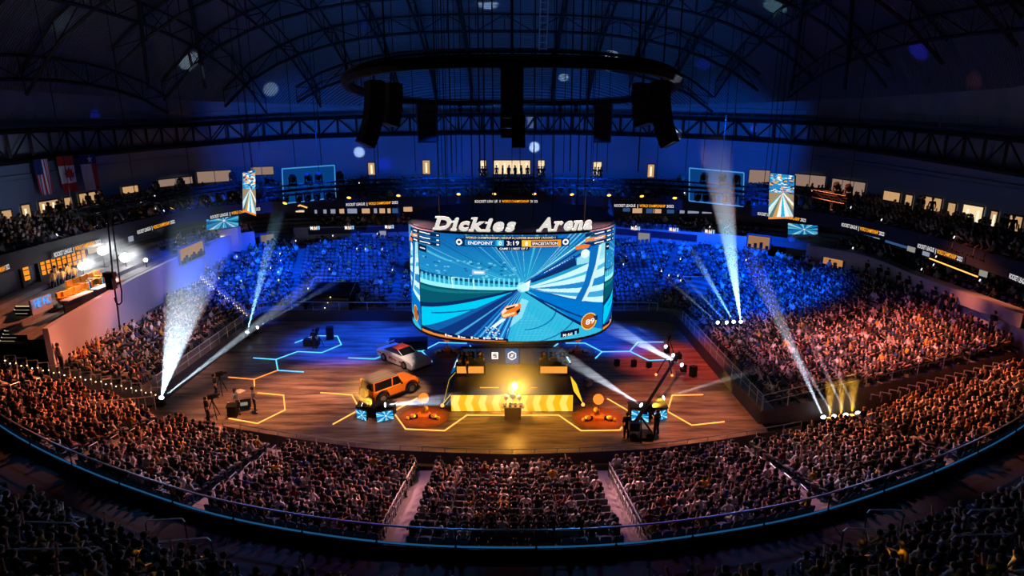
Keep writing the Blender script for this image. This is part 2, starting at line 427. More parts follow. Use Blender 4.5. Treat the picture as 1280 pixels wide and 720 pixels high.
# ------------------------------------------------------------------ lower stands, stepped concrete
AISLES_NEAR = [-29.0, -20.5, -13.1, -4.6, 4.6, 12.9, 20.2, 28.6]
PN = .76
def near_rows(x):
    n = 0
    while yo(x) + (n + 1) * PN < yi(x) + .1: n += 1
    return n
def near_row_z(x, k): return zo(x) - .195 * (k + .5)
b = MB(); xs = [i * .8 for i in range(-50, 51)]
for xa, xb in zip(xs, xs[1:]):
    n = max(near_rows(xa), near_rows(xb)); zp = (zo(xa), zo(xb))
    b.add([(xa, yo(xa) - .2, zp[0]), (xb, yo(xb) - .2, zp[1]), (xb, yo(xb), zp[1]), (xa, yo(xa), zp[0])], [(0, 1, 2, 3)])
    for k in range(n):
        za, zb = near_row_z(xa, k), near_row_z(xb, k)
        ya0, yb0 = yo(xa) + k * PN, yo(xb) + k * PN
        ya1, yb1 = max(ya0, min(ya0 + PN, yi(xa))), max(yb0, min(yb0 + PN, yi(xb)))
        b.add([(xa, ya0, zp[0]), (xb, yb0, zp[1]), (xb, yb0, zb), (xa, ya0, za), (xb, yb1, zb), (xa, ya1, za)], [(0, 3, 2, 1), (3, 5, 4, 2)])
        zp = (za, zb)
    b.add([(xa, yi(xa), zp[0]), (xb, yi(xb), zp[1]), (xb, yi(xb), 0), (xa, yi(xa), 0)], [(0, 3, 2, 1)])
struct(b.build('floor_near_stand', M_CONC))
for x in AISLES_NEAR:                      # lighter stair treads in the aisles
    b = MB(); n = near_rows(x)
    for k in range(n):
        for h in (0, 1):
            z = near_row_z(x, k) + .012 + h * .09; y = yo(x) + (k + .25 + (0 if h else .5)) * PN
            b.box((x, y, z - .06), (.92, PN * .52, .14))
    struct(b.build('floor_aisle_steps', M_AISLE))
    b = MB()
    for k in range(n):
        for h in (0, 1): b.box((x, yo(x) + (k + .02 + (.5 if h == 0 else 0)) * PN, near_row_z(x, k) + .03 + h * .09), (.9, .05, .03))
    struct(b.build('floor_aisle_nosings', mat('nosing_dark', (.04, .03, .04), .7, noise=.2)))
US = 12
def u_pt(t, d):
    a = spl(UI, t); o = spl(UO, t); L = Vector((o.x - a.x, o.y - a.y, 0)).length
    f = d / L; return a.lerp(o, min(1, f)), L
def u_z(t, k):
    a = spl(UI, t); o = spl(UO, t); L = Vector((o.x - a.x, o.y - a.y)).length
    n = max(1, L / PITCH_ROW); return a.z + (o.z - a.z) * k / n
def u_rows(t):
    return int(u_pt(t, 0)[1] / PITCH_ROW)
b = MB(); ts = [i * .1 for i in range(0, 121)]
for ta, tb in zip(ts, ts[1:]):
    n = max(u_rows(ta), u_rows(tb)) + 1; zp = (0, 0)
    for k in range(n):
        pa, pb = u_pt(ta, k * PITCH_ROW)[0], u_pt(tb, k * PITCH_ROW)[0]
        qa, qb = u_pt(ta, (k + 1) * PITCH_ROW)[0], u_pt(tb, (k + 1) * PITCH_ROW)[0]
        za, zb = u_z(ta, k), u_z(tb, k)
        b.add([(pa.x, pa.y, zp[0]), (pb.x, pb.y, zp[1]), (pb.x, pb.y, zb), (pa.x, pa.y, za), (qb.x, qb.y, zb), (qa.x, qa.y, za)], [(0, 1, 2, 3), (3, 2, 4, 5)])
        zp = (za, zb)
for t in (0, 12):                           # end faces of the horseshoe
    n = u_rows(t) + 1
    for k in range(n):
        p, q = u_pt(t, k * PITCH_ROW)[0], u_pt(t, (k + 1) * PITCH_ROW)[0]; z = u_z(t, k)
        b.add([(p.x, p.y, 0), (q.x, q.y, 0), (q.x, q.y, z), (p.x, p.y, z)], [(0, 1, 2, 3)])
struct(b.build('floor_lower_stand', M_CONC))
# front fascia of the side stands
b = MB()
for ta, tb in zip(ts, ts[1:]):
    p, q = spl(UI, ta), spl(UI, tb)
    d = Vector((q.y - p.y, -(q.x - p.x), 0))
    if d.length > 1e-4: d.normalize()
    b.add([p - d * -.05 - Vector((0, 0, p.z)), q - d * -.05 - Vector((0, 0, q.z)), q - d * -.05 + Vector((0, 0, .12)), p - d * -.05 + Vector((0, 0, .12))], [(0, 1, 2, 3)])
struct(b.build('trim_1', mat('stand_front_board', (.05, .05, .07), .6, noise=.2)))

# ------------------------------------------------------------------ balcony walls behind the lower stands
def wall_strip(name, t0, t1, zfun, m, n=60, off=0.0, cap=.35):
    b = MB()
    for i in range(n):
        ta, tb = lerp(t0, t1, i / n), lerp(t0, t1, (i + 1) / n)
        p, q = spl(UO, ta), spl(UO, tb); z0a, z1a = zfun(ta); z0b, z1b = zfun(tb)
        d = Vector((q.y - p.y, -(q.x - p.x), 0)).normalized() * -1
        pp, qq = p + d * cap, q + d * cap
        b.add([(p.x, p.y, z0a), (q.x, q.y, z0b), (q.x, q.y, z1b), (p.x, p.y, z1a), (qq.x, qq.y, z1b), (pp.x, pp.y, z1a), (pp.x, pp.y, z0a), (qq.x, qq.y, z0b)],
              [(0, 1, 2, 3), (3, 2, 4, 5), (5, 4, 7, 6)] + ([(0, 3, 5, 6)] if i == 0 else []) + ([(1, 7, 4, 2)] if i == n - 1 else []))
    return struct(b.build(name, m))
wz = lambda t: (spl(UO, t).z - 1.0, interp(range(13), WT, t))
wall_strip('wall_left', 0, 3.45, wz, M_WALL)
wall_strip('wall_back', 4.0, 8.85, wz, M_WALL)
wall_strip('wall_right', 9.25, 12, wz, M_WALL)
# coping lip along the balcony
b = MB()
for i in range(160):
    ta, tb = 9.3 + 2.7 * i / 160, 9.3 + 2.7 * (i + 1) / 160
    p, q = spl(UO, ta), spl(UO, tb); za, zb = interp(range(13), WT, ta), interp(range(13), WT, tb)
    d = Vector((q.y - p.y, -(q.x - p.x), 0)).normalized()
    a0, b0 = p + d * .55, q + d * .55
    b.add([(p.x, p.y, za), (q.x, q.y, zb), (b0.x, b0.y, zb - .03), (a0.x, a0.y, za - .03), (a0.x, a0.y, za - .95), (b0.x, b0.y, zb - .95), (p.x, p.y, za - 1.0), (q.x, q.y, zb - 1.0)], [(0, 1, 2, 3), (3, 2, 5, 4), (4, 5, 7, 6)])
struct(b.build('trim_2', mat('coping_paint', (.40, .35, .40), .7, noise=.15, nscale=2)))

# club level behind the balcony wall: floor, back wall
def C3(t, d, z):
    a = spl(UO, t); k = spl([(p[0], p[1], 0) for p in UI], t); n = Vector((a.x - k.x, a.y - k.y, 0))
    if t < 2.2: n = Vector((-1, 0, 0))
    elif t > 9.8: n = Vector((1, 0, 0))
    n.normalize(); return Vector((a.x + n.x * d, a.y + n.y * d, z))
b = MB(); w_ = MB()
for i in range(120):
    ta, tb = 12 * i / 120, 12 * (i + 1) / 120
    za, zb = interp(range(13), WT, ta) - .75, interp(range(13), WT, tb) - .75
    for k in range(5):
        p, q = C3(ta, .3 + k * 1.1, za + k * .32), C3(tb, .3 + k * 1.1, zb + k * .32)
        r, s_ = C3(ta, .3 + (k + 1) * 1.1, za + k * .32), C3(tb, .3 + (k + 1) * 1.1, zb + k * .32)
        b.add([p, q, s_, r, r + Vector((0, 0, .32)), s_ + Vector((0, 0, .32))], [(0, 1, 2, 3), (3, 2, 5, 4)])
    p, q = C3(ta, 5.8, za + 1.2), C3(tb, 5.8, zb + 1.2)
    w_.add([p, q, Vector((q.x, q.y, 10)), Vector((p.x, p.y, 10))], [(0, 1, 2, 3)])
struct(b.build('floor_club_level', M_CONC)); struct(w_.build('wall_club_back', mat('club_wall_paint', (.07, .07, .09), .8, noise=.3)))
# upper deck: soffit, fascia, rows, window wall
b = MB(); fa = MB(); ww = MB(); rimb = MB()
UDR = 7
def deck_pt(t, s): a = F3(t, 9.75); o = W3(t); return Vector((lerp(a.x, o.x, s), lerp(a.y, o.y, s), lerp(a.z, o.z - 1.15, s)))
for i in range(160):
    ta, tb = 16 * i / 160, 16 * (i + 1) / 160
    p, q = F3(ta), F3(tb)
    o = lambda v, z: Vector((v.x, v.y, z))
    fa.add([o(p, 9.15), o(q, 9.15), o(q, 10.35), o(p, 10.35)], [(0, 1, 2, 3)])
    pw, qw = W3(ta), W3(tb)
    fa.add([o(p, 9.15), o(q, 9.15), Vector((qw.x, qw.y, 9.15)), Vector((pw.x, pw.y, 9.15))], [(3, 2, 1, 0)])
    for k in range(UDR):
        a0, b0, a1, b1 = deck_pt(ta, k / UDR), deck_pt(tb, k / UDR), deck_pt(ta, (k + 1) / UDR), deck_pt(tb, (k + 1) / UDR)
        b.add([a0, b0, o(b1, b0.z), o(a1, a0.z), a1, b1], [(0, 1, 2, 3), (3, 2, 5, 4)])
    ww.add([o(pw, pw.z - 1.7), o(qw, qw.z - .6), W3(tb, rim=True), W3(ta, rim=True)], [(0, 1, 2, 3)])
struct(fa.build('wall_upper_fascia', mat('fascia_black', (.012, .013, .018), .6, noise=.2)))
struct(b.build('floor_upper_deck', mat('upper_deck_concrete', (.07, .07, .08), .85, noise=.3)))
struct(ww.build('wall_upper', M_UWALL))
for nm, z0, z1, off in (('trim_3', .42, .50, .25), ('trim_4', .30, .33, .12)):
    b = MB()
    for i in range(160):
        ta, tb = .5 + 15 * i / 160, .5 + 15 * (i + 1) / 160
        pa, pb, ra, rb = W3(ta), W3(tb), W3(ta, rim=True), W3(tb, rim=True)
        cx = Vector((-1.5, 45, 0)); na = (cx - Vector((pa.x, pa.y, 0))).normalized() * off; nb = (cx - Vector((pb.x, pb.y, 0))).normalized() * off
        f = lambda p, r, n, s: Vector((p.x + n.x, p.y + n.y, lerp(p.z + 1.9, r.z, s)))
        b.add([f(pa, ra, na, z0), f(pb, rb, nb, z0), f(pb, rb, nb, z1), f(pa, ra, na, z1), f(pa, ra, na * 0, z1), f(pb, rb, nb * 0, z1)], [(0, 1, 2, 3), (3, 2, 5, 4)])
    struct(b.build(nm, M_UWALL))

# ------------------------------------------------------------------ roof
def rim_of(x, y):
    best = (9e9, 0)
    for i, (a, c) in enumerate(WW):
        d = (a - x) ** 2 + (c - y) ** 2
        if d < best[0]: best = (d, i)
    return W_RIM[best[1]]
def roof_z(x, y):
    r = min(1.0, abs((x + 1.5) / 37.7) ** 3 + abs((y - 34) / 48.2) ** 3)
    return 21.0 + (1 - r) ** .72 * 14.0
# wall zone between the rim and the roof: panels behind, truss in front
bp = MB(); rs = MB(); cat = MB(); lat = MB()
NT = 76
for i in range(NT):
    ta, tb = .4 + 15.2 * i / NT, .4 + 15.2 * (i + 1) / NT
    pa, pb, ra, rb = W3(ta), W3(tb), W3(ta, rim=True), W3(tb, rim=True)
    cx = Vector((-1.5, 45, 0)); na = (cx - Vector((pa.x, pa.y, 0))).normalized(); nb = (cx - Vector((pb.x, pb.y, 0))).normalized()
    top = lambda r: Vector((r.x, r.y, 21.6))
    bp.add([ra, rb, top(rb), top(ra)], [(0, 1, 2, 3)])
    A, B = ra + na * .7, rb + nb * .7; H = Vector((0, 0, 2.2))
    rs.tube(A, B, .28, 4); rs.tube(A + H, B + H, .22, 4); rs.tube(A, A + H, .14, 4)
    if i % 2: rs.tube(A, B + H, .09, 4)
    else: rs.tube(A + H, B, .09, 4)
    A2, B2 = ra + na * 1.6 + Vector((0, 0, 2.6)), rb + nb * 1.6 + Vector((0, 0, 2.6))
    cat.add([A2, B2, B2 - nb * 1.4, A2 - na * 1.4], [(0, 1, 2, 3), (3, 2, 1, 0)])
    for hz in (.5, 1.0): cat.tube(A2 + Vector((0, 0, hz)), B2 + Vector((0, 0, hz)), .035, 3)
    cat.tube(A2, A2 + Vector((0, 0, 1.0)), .035, 3)
struct(bp.build('wall_clerestory', mat('clerestory_panel', (.20, .23, .28), .7, noise=.4, nscale=.5)))
t = thing('ring_truss', 'dark steel lattice ring truss running along the top of the hall wall', 'truss')
rs.build('lattice', M_BLACK, t)
t = thing('catwalk', 'pale edged maintenance catwalk with handrails above the ring truss', 'catwalk')
cat.build('walkway', mat('catwalk_steel', (.22, .25, .30), .5, .3, noise=.3), t)
rm = mat('roof_deck', (.30, .33, .38), .6, .1)
nt = rm.node_tree; tc = nt.nodes.new('ShaderNodeTexCoord'); wv = nt.nodes.new('ShaderNodeTexWave'); wv.bands_direction = 'Y'; wv.inputs['Scale'].default_value = 1.5
bpn = nt.nodes.new('ShaderNodeBump'); bpn.inputs['Strength'].default_value = 1.0; bpn.inputs['Distance'].default_value = .25
nt.links.new(tc.outputs['Object'], wv.inputs[0]); nt.links.new(wv.outputs['Fac'], bpn.inputs['Height']); nt.links.new(bpn.outputs[0], nt.nodes['Principled BSDF'].inputs['Normal'])
cr = nt.nodes.new('ShaderNodeValToRGB'); cr.color_ramp.elements[0].color = (.12, .13, .16, 1); cr.color_ramp.elements[1].color = (.26, .29, .34, 1); cr.color_ramp.elements[0].position = .25
nt.links.new(wv.outputs['Fac'], cr.inputs[0]); nt.links.new(cr.outputs[0], nt.nodes['Principled BSDF'].inputs['Base Color'])
rf = MB(); nx, ny = 60, 70
def inside(u, v):
    # square -> superellipse of the plan
    x, y = u, v
    m = max(abs(x), abs(y)); 
    if m < 1e-6: return (-1.5, 34)
    r = (abs(x) ** 3 + abs(y) ** 3) ** (1 / 3); k = m / r
    return (-1.5 + 37.7 * x * k, 34 + 48.2 * y * k)
P = [[inside(-1 + 2 * i / nx, -1 + 2 * j / ny) for i in range(nx + 1)] for j in range(ny + 1)]
rf.add([(x, y, roof_z(x, y)) for row in P for x, y in row], [(j * (nx + 1) + i, (j + 1) * (nx + 1) + i, (j + 1) * (nx + 1) + i + 1, j * (nx + 1) + i + 1) for j in range(ny) for i in range(nx)])
# corners between the superellipse roof and the rounded wall
bo = MB()
rim_out = [(-39, -10)] + WW + [(36, -10)]
struct(rf.build('ceiling', rm, smooth=True))
b = MB()
for i in range(160):
    ta, tb = 16 * i / 160, 16 * (i + 1) / 160
    pa, pb = W3(ta), W3(tb)
    def inn(p):
        v = Vector(((p.x + 1.5) / 37.7, (p.y - 34) / 48.2)); r = (abs(v.x) ** 3 + abs(v.y) ** 3) ** (1 / 3)
        k = .97 / r; return Vector((-1.5 + v.x * k * 37.7, 34 + v.y * k * 48.2, 0))
    ia, ib = inn(pa), inn(pb)
    b.add([Vector((pa.x, pa.y, 21.5)), Vector((pb.x, pb.y, 21.5)), Vector((ib.x, ib.y, roof_z(ib.x, ib.y))), Vector((ia.x, ia.y, roof_z(ia.x, ia.y)))], [(0, 1, 2, 3)])
struct(b.build('ceiling_edge', rm))
# roof trusses: arches down the length and across, each a truss of its own
def roof_truss(pts, label, grp, dpt=1.7):
    b1, b2 = MB(), MB(); top = []; low = []
    for x, y in pts:
        z = roof_z(x, y); top.append(Vector((x, y, z - .35))); low.append(Vector((x, y, z - .35 - dpt)))
    b1.path(top, .11, 4); b1.path(low, .15, 4)
    for i in range(len(pts) - 1):
        b2.tube(top[i], low[i], .05, 3)
        b2.tube(low[i], top[i + 1], .055, 3) if i % 2 else b2.tube(top[i], low[i + 1], .055, 3)
    t = thing('roof_truss', label, 'truss', (0, 0, 0), 0, grp)
    b1.build('chord', M_BLACK, t); b2.build('bracing', M_BLACK, t)
def inside_r(x, y): return abs((x + 1.5) / 37.7) ** 3 + abs((y - 34) / 48.2) ** 3 < .985
for i, x in enumerate([-33, -28, -23, -18.5, -14, -9.5, -5, 0, 5, 9.5, 14, 18.5, 23, 28, 32]):
    pts = [(x + (y - 82) * x * -.004, y) for y in [81 - 3.2 * j for j in range(19)]]
    pts = [p for p in pts if inside_r(*p)]
    roof_truss(pts, f'dark arched roof truss rising from the far wall, {ORD[i]} from the left', 'lengthwise roof trusses')
for i, y in enumerate([36, 43, 50, 57, 64, 70.5, 76]):
    pts = [(x, y) for x in [-38 + 3.1 * j for j in range(25)]]
    pts = [p for p in pts if inside_r(*p)]
    roof_truss(pts, f'dark arched roof truss spanning from side to side, {ORD[6 - i]} from the far wall', 'crosswise roof trusses')
for i, (sx, sy) in enumerate([(-36, 76), (33, 76), (-37.5, 66), (34.5, 66)]):   # hip trusses from the far corners
    cx0 = -14 if sx < 0 else 12
    pts = [(lerp(sx, cx0, j / 16), lerp(sy, 26, j / 16)) for j in range(17)]
    pts = [p for p in pts if inside_r(*p)]
    roof_truss(pts, ['slanting hip truss from the far left corner', 'slanting hip truss from the far right corner', 'slanting hip truss starting beside the left side wall', 'slanting hip truss starting beside the right side wall'][i] + ' of the roof', 'hip trusses', 2.3)
# lit access ladder under the roof
b = MB(); z0 = roof_z(2.8, 60)
for s in (-.35, .35): b.tube((2.9 + s, 62, z0 - 9), (2.9 + s, 56, z0 + 2), .05, 4)
t = thing('access_ladder', 'pale steel access ladder hanging below the roof above the hanging ring', 'ladder')
b.build('stile', M_STEEL, t)
b = MB()
for k in range(22): f = k / 21; p = Vector((2.9, lerp(62, 56, f), lerp(z0 - 9, z0 + 2, f))); b = MB(); b.tube(p - Vector((.35, 0, 0)), p + Vector((.35, 0, 0)), .035, 4); b.build('rung', M_STEEL, t)

# ------------------------------------------------------------------ near walkway, upper deck steps before the photographer, curved rail
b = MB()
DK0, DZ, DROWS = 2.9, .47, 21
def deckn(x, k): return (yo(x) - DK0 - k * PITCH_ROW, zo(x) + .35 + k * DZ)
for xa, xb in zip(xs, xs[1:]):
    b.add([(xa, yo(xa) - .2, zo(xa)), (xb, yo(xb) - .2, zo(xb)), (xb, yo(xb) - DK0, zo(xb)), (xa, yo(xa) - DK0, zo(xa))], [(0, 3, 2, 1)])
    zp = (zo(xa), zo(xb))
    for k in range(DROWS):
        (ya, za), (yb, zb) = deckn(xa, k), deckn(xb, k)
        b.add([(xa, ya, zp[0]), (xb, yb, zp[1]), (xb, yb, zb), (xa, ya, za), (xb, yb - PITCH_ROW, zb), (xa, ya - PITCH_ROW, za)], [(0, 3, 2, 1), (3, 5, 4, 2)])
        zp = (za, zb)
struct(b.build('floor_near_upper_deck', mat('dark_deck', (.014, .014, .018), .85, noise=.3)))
# curb with its painted blue sheen and the long handrail above it
cb = MB(); 
for xa, xb in zip(xs, xs[1:]):
    for (o0, o1, z0_, z1_) in ((-.22, .0, 0, .34),):
        pa, pb = Vector((xa, yo(xa) + o0, zo(xa))), Vector((xb, yo(xb) + o0, zo(xb)))
        qa, qb = Vector((xa, yo(xa) + o1, zo(xa))), Vector((xb, yo(xb) + o1, zo(xb)))
        U = Vector((0, 0, z1_))
        cb.add([pa, pb, pb + U, pa + U, qa + U, qb + U, qa, qb], [(0, 1, 2, 3), (3, 2, 5, 4), (4, 5, 7, 6)])
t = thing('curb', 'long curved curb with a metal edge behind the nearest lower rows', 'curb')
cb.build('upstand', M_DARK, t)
e = MB(); e.path([(x, yo(x) - .1, zo(x) + .36) for x in xs], .035, 6); e.build('edge_strip', emit('edge_sheen', (.02, .14, .34), .5), t)  # emission stands in for the scoreboard's blue light reflected by the metal edge
t = thing('handrail', 'long curved steel handrail over the walkway curb', 'railing')
e = MB(); e.path([(x, yo(x) - .12, zo(x) + 1.12) for x in xs], .04, 6); e.build('top_rail', mat('blue_steel_rail', (.5, .65, .8), .45, .1, noise=.1), t)
for i in range(25):
    x = -36 + i * 3.0 + .9; e = MB(); e.tube((x, yo(x) - .12, zo(x)), (x, yo(x) - .12, zo(x) + 1.12), .03, 5); e.box((x, yo(x) - .12, zo(x) + .36), (.1, .1, .04)); e.build('post', M_DARK, t)
# ------------------------------------------------------------------ seats
def seat_parts():
    back = MB()
    out = [(-.22, .42), (.22, .42), (.235, .72), (.17, .81), (-.17, .81), (-.235, .72)]
    yy = lambda z: -.27 - (z - .42) * .18
    n = len(out); vs = [(x, yy(z), z) for x, z in out] + [(x, yy(z) - .05, z) for x, z in out]
    back.add(vs, [tuple(range(n)), tuple(range(2 * n - 1, n - 1, -1))] + [(i, n + i, n + (i + 1) % n, (i + 1) % n) for i in range(n)])
    cush = MB(); cush.box((0, -.06, .44), (.44, .40, .08)); 
    ped = MB(); ped.box((0, -.15, .2), (.05, .22, .4)); ped.box((0, -.1, .015), (.1, .34, .03))
    arm = MB(); arm.box((.255, -.1, .62), (.04, .30, .035)); arm.box((.255, -.2, .42), (.03, .05, .4))
    return dict(backrest=back, cushion=cush, pedestal=ped, armrest=arm)
SP = seat_parts()
SEAT_ME = {k: v.mesh('seat_' + k, M_SEAT if k in ('backrest', 'cushion') else M_DARK) for k, v in SP.items()}
def seat_merge_arrays():
    V = []; F = []; Cl = []
    for k, v in SP.items():
        o = len(V); V += v.v; F += [tuple(i + o for i in f) for f in v.f]; Cl += [0 if k in ('backrest', 'cushion') else 1] * len(v.f)
    return np.array(V, np.float32), F, np.array(Cl)
proto_seat = None
def add_seat(label, loc, rz, sc=1.0):
    global proto_seat
    if proto_seat is None:
        t = thing('arena_seat', label, 'seat', loc, rz, 'tip up arena seats')
        for k, me in SEAT_ME.items(): link(k, me, t)
        proto_seat = t; t.scale = (sc,) * 3; return t
    return dup(proto_seat, loc, rz, label, None, sc)

# ------------------------------------------------------------------ where seats stand
spots = []   # (x,y,z,rz, block, row, seatno, occupied?, zone)
def arc_places(fn, x0, x1, pitch=.55):
    """places along a curve every <pitch> metres"""
    n = 400; P = [fn(lerp(x0, x1, i / n)) for i in range(n + 1)]
    out = []; acc = pitch * .5
    for i in range(n):
        p, q = P[i], P[i + 1]; L = math.hypot(q[0] - p[0], q[1] - p[1])
        while acc <= L and L > 1e-9:
            f = acc / L; out.append(((lerp(p[0], q[0], f), lerp(p[1], q[1], f), lerp(p[2], q[2], f)), math.atan2(q[1] - p[1], q[0] - p[0]))); acc += pitch
        acc -= L
    return out
NB = [('far left wing', -39, -29.6, .9), ('left outer', -28.4, -21.1, .88), ('left inner', -19.9, -13.7, .88), ('left of centre', -12.5, -5.2, .82), ('centre', -4.0, 4.0, .80),
      ('right of centre', 5.2, 12.3, .84), ('right inner', 13.5, 19.6, .88), ('right outer', 20.8, 28.0, .88), ('far right wing', 29.2, 39, .93)]
for name, x0, x1, occ in NB:
    for k in range(14):
        def fn(x, k=k): return (x, yo(x) + (k + .48) * PN, near_row_z(x, k))
        for j, (p, a) in enumerate(arc_places(fn, x0, x1, .485)):
            if p[1] > yi(p[0]) - .3: continue
            if k == 0 and abs(p[0]) < 1.6: continue
            spots.append((p[0], p[1], p[2], a, name + ' near block', k, j, occ, 'near'))
# near upper deck
UD = [('left end', -38, -29.5), ('left outer', -28.5, -20.5), ('left', -19.3, -9.6), ('centre', -8.4, 8.4), ('right', 9.6, 19.3), ('right outer', 20.5, 28.5), ('right end', 29.5, 38)]
for name, x0, x1 in UD:
    for k in range(14):
        def fn(x, k=k): y, z = deckn(x, k); return (x, y - .42, z)
        for j, (p, a) in enumerate(arc_places(fn, x0, x1, .56)):
            if p[1] < 1.5: continue
            spots.append((p[0], p[1], p[2], a, name + ' upper deck', k, j, .80, 'deck'))
# horseshoe of lower stands
USEC = [(0.03, 1.02, 'left stand near the vomitory', .86), (1.08, 2.0, 'left stand', .80), (2.1, 4.05, 'far left corner', .55), (4.14, 4.98, 'far stand left', .34), (5.06, 5.96, 'far stand centre left', .30),
        (6.04, 6.98, 'far stand centre right', .30), (7.06, 7.98, 'far stand right', .34), (8.06, 9.0, 'far right corner', .55), (9.03, 10.1, 'right corner', .72), (10.16, 11.02, 'right stand', .90), (11.08, 11.97, 'right stand near end', .95)]
def in_vom(x, y):
    return (-20.5 < x < -15.6 and 57.2 < y < 61.2) or (17.6 < x < 20.4 and 57.5 < y < 61.5)
for t0, t1, name, occ in USEC:
    for k in range(1, 26):
        def fn(t, k=k): p = u_pt(t, (k + .55) * PITCH_ROW)[0]; return (p.x, p.y, u_z(t, k))
        for j, (p, a) in enumerate(arc_places(fn, t0, t1, .48)):
            # find t by nearest to test the row exists
            if in_vom(p[0], p[1]): continue
            spots.append((p[0], p[1], p[2], a + PI, name, k, j, occ, 'low'))
def row_ok(x, y):
    # inside the outer line?
    best = 9e9; bi = 0
    for i in range(0, 121):
        o = UOC[i]; d = (o[0] - x) ** 2 + (o[1] - y) ** 2
        if d < best: best = d; bi = i
    o, a = UOC[bi], UIC[bi]
    return (x - a[0]) * (o[0] - a[0]) + (y - a[1]) * (o[1] - a[1]) < ((o[0] - a[0]) ** 2 + (o[1] - a[1]) ** 2) - .55 * math.hypot(o[0] - a[0], o[1] - a[1])
UOC = [tuple(spl(UO, i * .1)) for i in range(121)]; UIC = [tuple(spl(UI, i * .1)) for i in range(121)]
spots = [s for s in spots if s[8] != 'low' or row_ok(s[0], s[1])]
# upper deck round the hall
for t0, t1, name in [(.4, 2.2, 'left upper deck'), (2.3, 3.9, 'left upper deck beyond the stair'), (4.0, 5.9, 'far left upper deck'), (6.0, 7.9, 'far upper deck left'), (8.1, 9.9, 'far upper deck right'), (10.0, 11.9, 'far right upper deck'), (12.0, 13.7, 'right upper deck beyond the stair'), (13.8, 15.6, 'right upper deck')]:
    for k in range(UDR):
        def fn(t, k=k): p = deck_pt(t, (k + .62) / UDR); q = deck_pt(t, k / UDR); return (p.x, p.y, q.z)
        for j, (p, a) in enumerate(arc_places(fn, t0, t1, .56)): spots.append((p[0], p[1], p[2], a + PI, name, k, j, .25 if 3.5 < t0 < 11.5 else .8, 'upper'))
# club level rows behind the balcony wall
for t0, t1, name in [(2.1, 3.4, 'left club level'), (4.2, 8.6, 'far club level'), (9.4, 11.9, 'right club level')]:
    for k in range(3):
        def fn(t, k=k): p = C3(t, .95 + k * 1.1, 0); return (p.x, p.y, interp(range(13), WT, t) - .75 + k * .32)
        for j, (p, a) in enumerate(arc_places(fn, t0, t1, .62)): spots.append((p[0], p[1], p[2], a + PI, name, k, j, .5, 'club'))
spots = [s for s in spots if in_frame((s[0], s[1], s[2] + .6), 45)]
# ------------------------------------------------------------------ fill them
SCL = lambda s: .88 if s[8] in ('near', 'low') else 1.0
def dist(s): return math.hypot(s[0], s[1], s[2] - CAMZ)
random.seed(5)
people = []; seats = []
for s in spots:
    occ = random.random() < s[7]
    if occ: people.append(s)
    seats.append(s)
vis = lambda s, m: in_frame((s[0], s[1], s[2] + .6), m)
people.sort(key=dist); seats.sort(key=dist)
pp = [s for s in people if vis(s, -4)]; ss = [s for s in seats if vis(s, -4)]
solo_p = set(id(s) for s in pp[:300]); solo_s = set(id(s) for s in ss[:300])
place_word = {'near': 'up from the curved curb', 'deck': 'behind the walkway'}
def where(s):
    z = s[8]; row = s[5]
    if z == 'near': return f'{ORD[row]} row of {s[4]}, {ORD[min(s[6], 39)]} place'
    return f'{ORD[row]} row of {s[4]}, {ORD[min(s[6], 39)]} place'
for s in people:
    si = random.randrange(len(SHIRTS)); kd = random.choice(SEATED); lg = random.random() < .35
    if id(s) in solo_p:
        lab = f'seated person in {SHIRTS[si][0]} top, {where(s)}'
        o = add_person('spectator', lab, kd, (s[0], s[1] + 0, s[2]), s[3] + random.uniform(-.3, .3), SHIRTS[si][1], True, 'spectators in the nearest rows', lg, random.uniform(.93, 1.05) * SCL(s))
for s in seats:
    if id(s) in solo_s: add_seat(f'dark arena seat, {where(s)}', (s[0], s[1], s[2]), s[3], SCL(s))
# the rest of the crowd, too many to build one by one
def low_arrays(kind, lg):
    me, cl, hs = body(kind, False)
    v, f = mesh_arrays(me); hv, hf = mesh_arrays(hs[lg])
    return np.concatenate([v, hv]), f + [tuple(i + len(v) for i in q) for q in hf], np.array(list(cl) + [4] * len(hf))
cm = Merge(); groups = {}
SKINS = [(.70, .44, .34), (.64, .38, .28), (.48, .27, .18), (.25, .13, .08), (.74, .50, .40)]
HAIRS = [(.02, .013, .009), (.03, .018, .01), (.10, .055, .02), (.015, .015, .018), (.10, .06, .03), (.02, .015, .01)]
for s in people:
    if id(s) in solo_p: continue
    groups.setdefault((random.choice(SEATED), random.random() < .3), []).append(s)
def person_cols(cl, k):
    out = np.empty((k, len(cl), 3), np.float32)
    for i in range(k):
        pal = np.array([random.choice(SKINS), random.choice(SHIRTS)[1], random.choice([(.02, .022, .035), (.03, .04, .09), (.012, .012, .014), (.14, .12, .09)]), (.03, .03, .03), random.choice(HAIRS)], np.float32)
        out[i] = pal[cl]
    return out
for (kd, lg), lst in groups.items():
    v, f, cl = low_arrays(kd, lg)
    cm.add_many(v, f, person_cols(cl, len(lst)), [(s[0] + random.uniform(-.05, .05), s[1] + random.uniform(-.05, .05), s[2] - random.uniform(0, .06), s[3] + random.uniform(-.35, .35), random.uniform(.92, 1.06) * SCL(s)) for s in lst])
o = cm.build('crowd', attr_mat('crowd_cloth'), True)
tag(o, 'mass of seated spectators filling the farther rows of the stands', 'crowd', None, 'stuff')
sm = Merge(); v, f, cl = seat_merge_arrays(); rest = [s for s in seats if id(s) not in solo_s]
pal = np.array([(.15, .15, .17), (.03, .03, .035)], np.float32)
jit = 1 + (RNG.rand(len(rest), 1, 1) - .5) * .5
sm.add_many(v, f, pal[cl][None] * jit, [(s[0], s[1], s[2], s[3], SCL(s)) for s in rest])
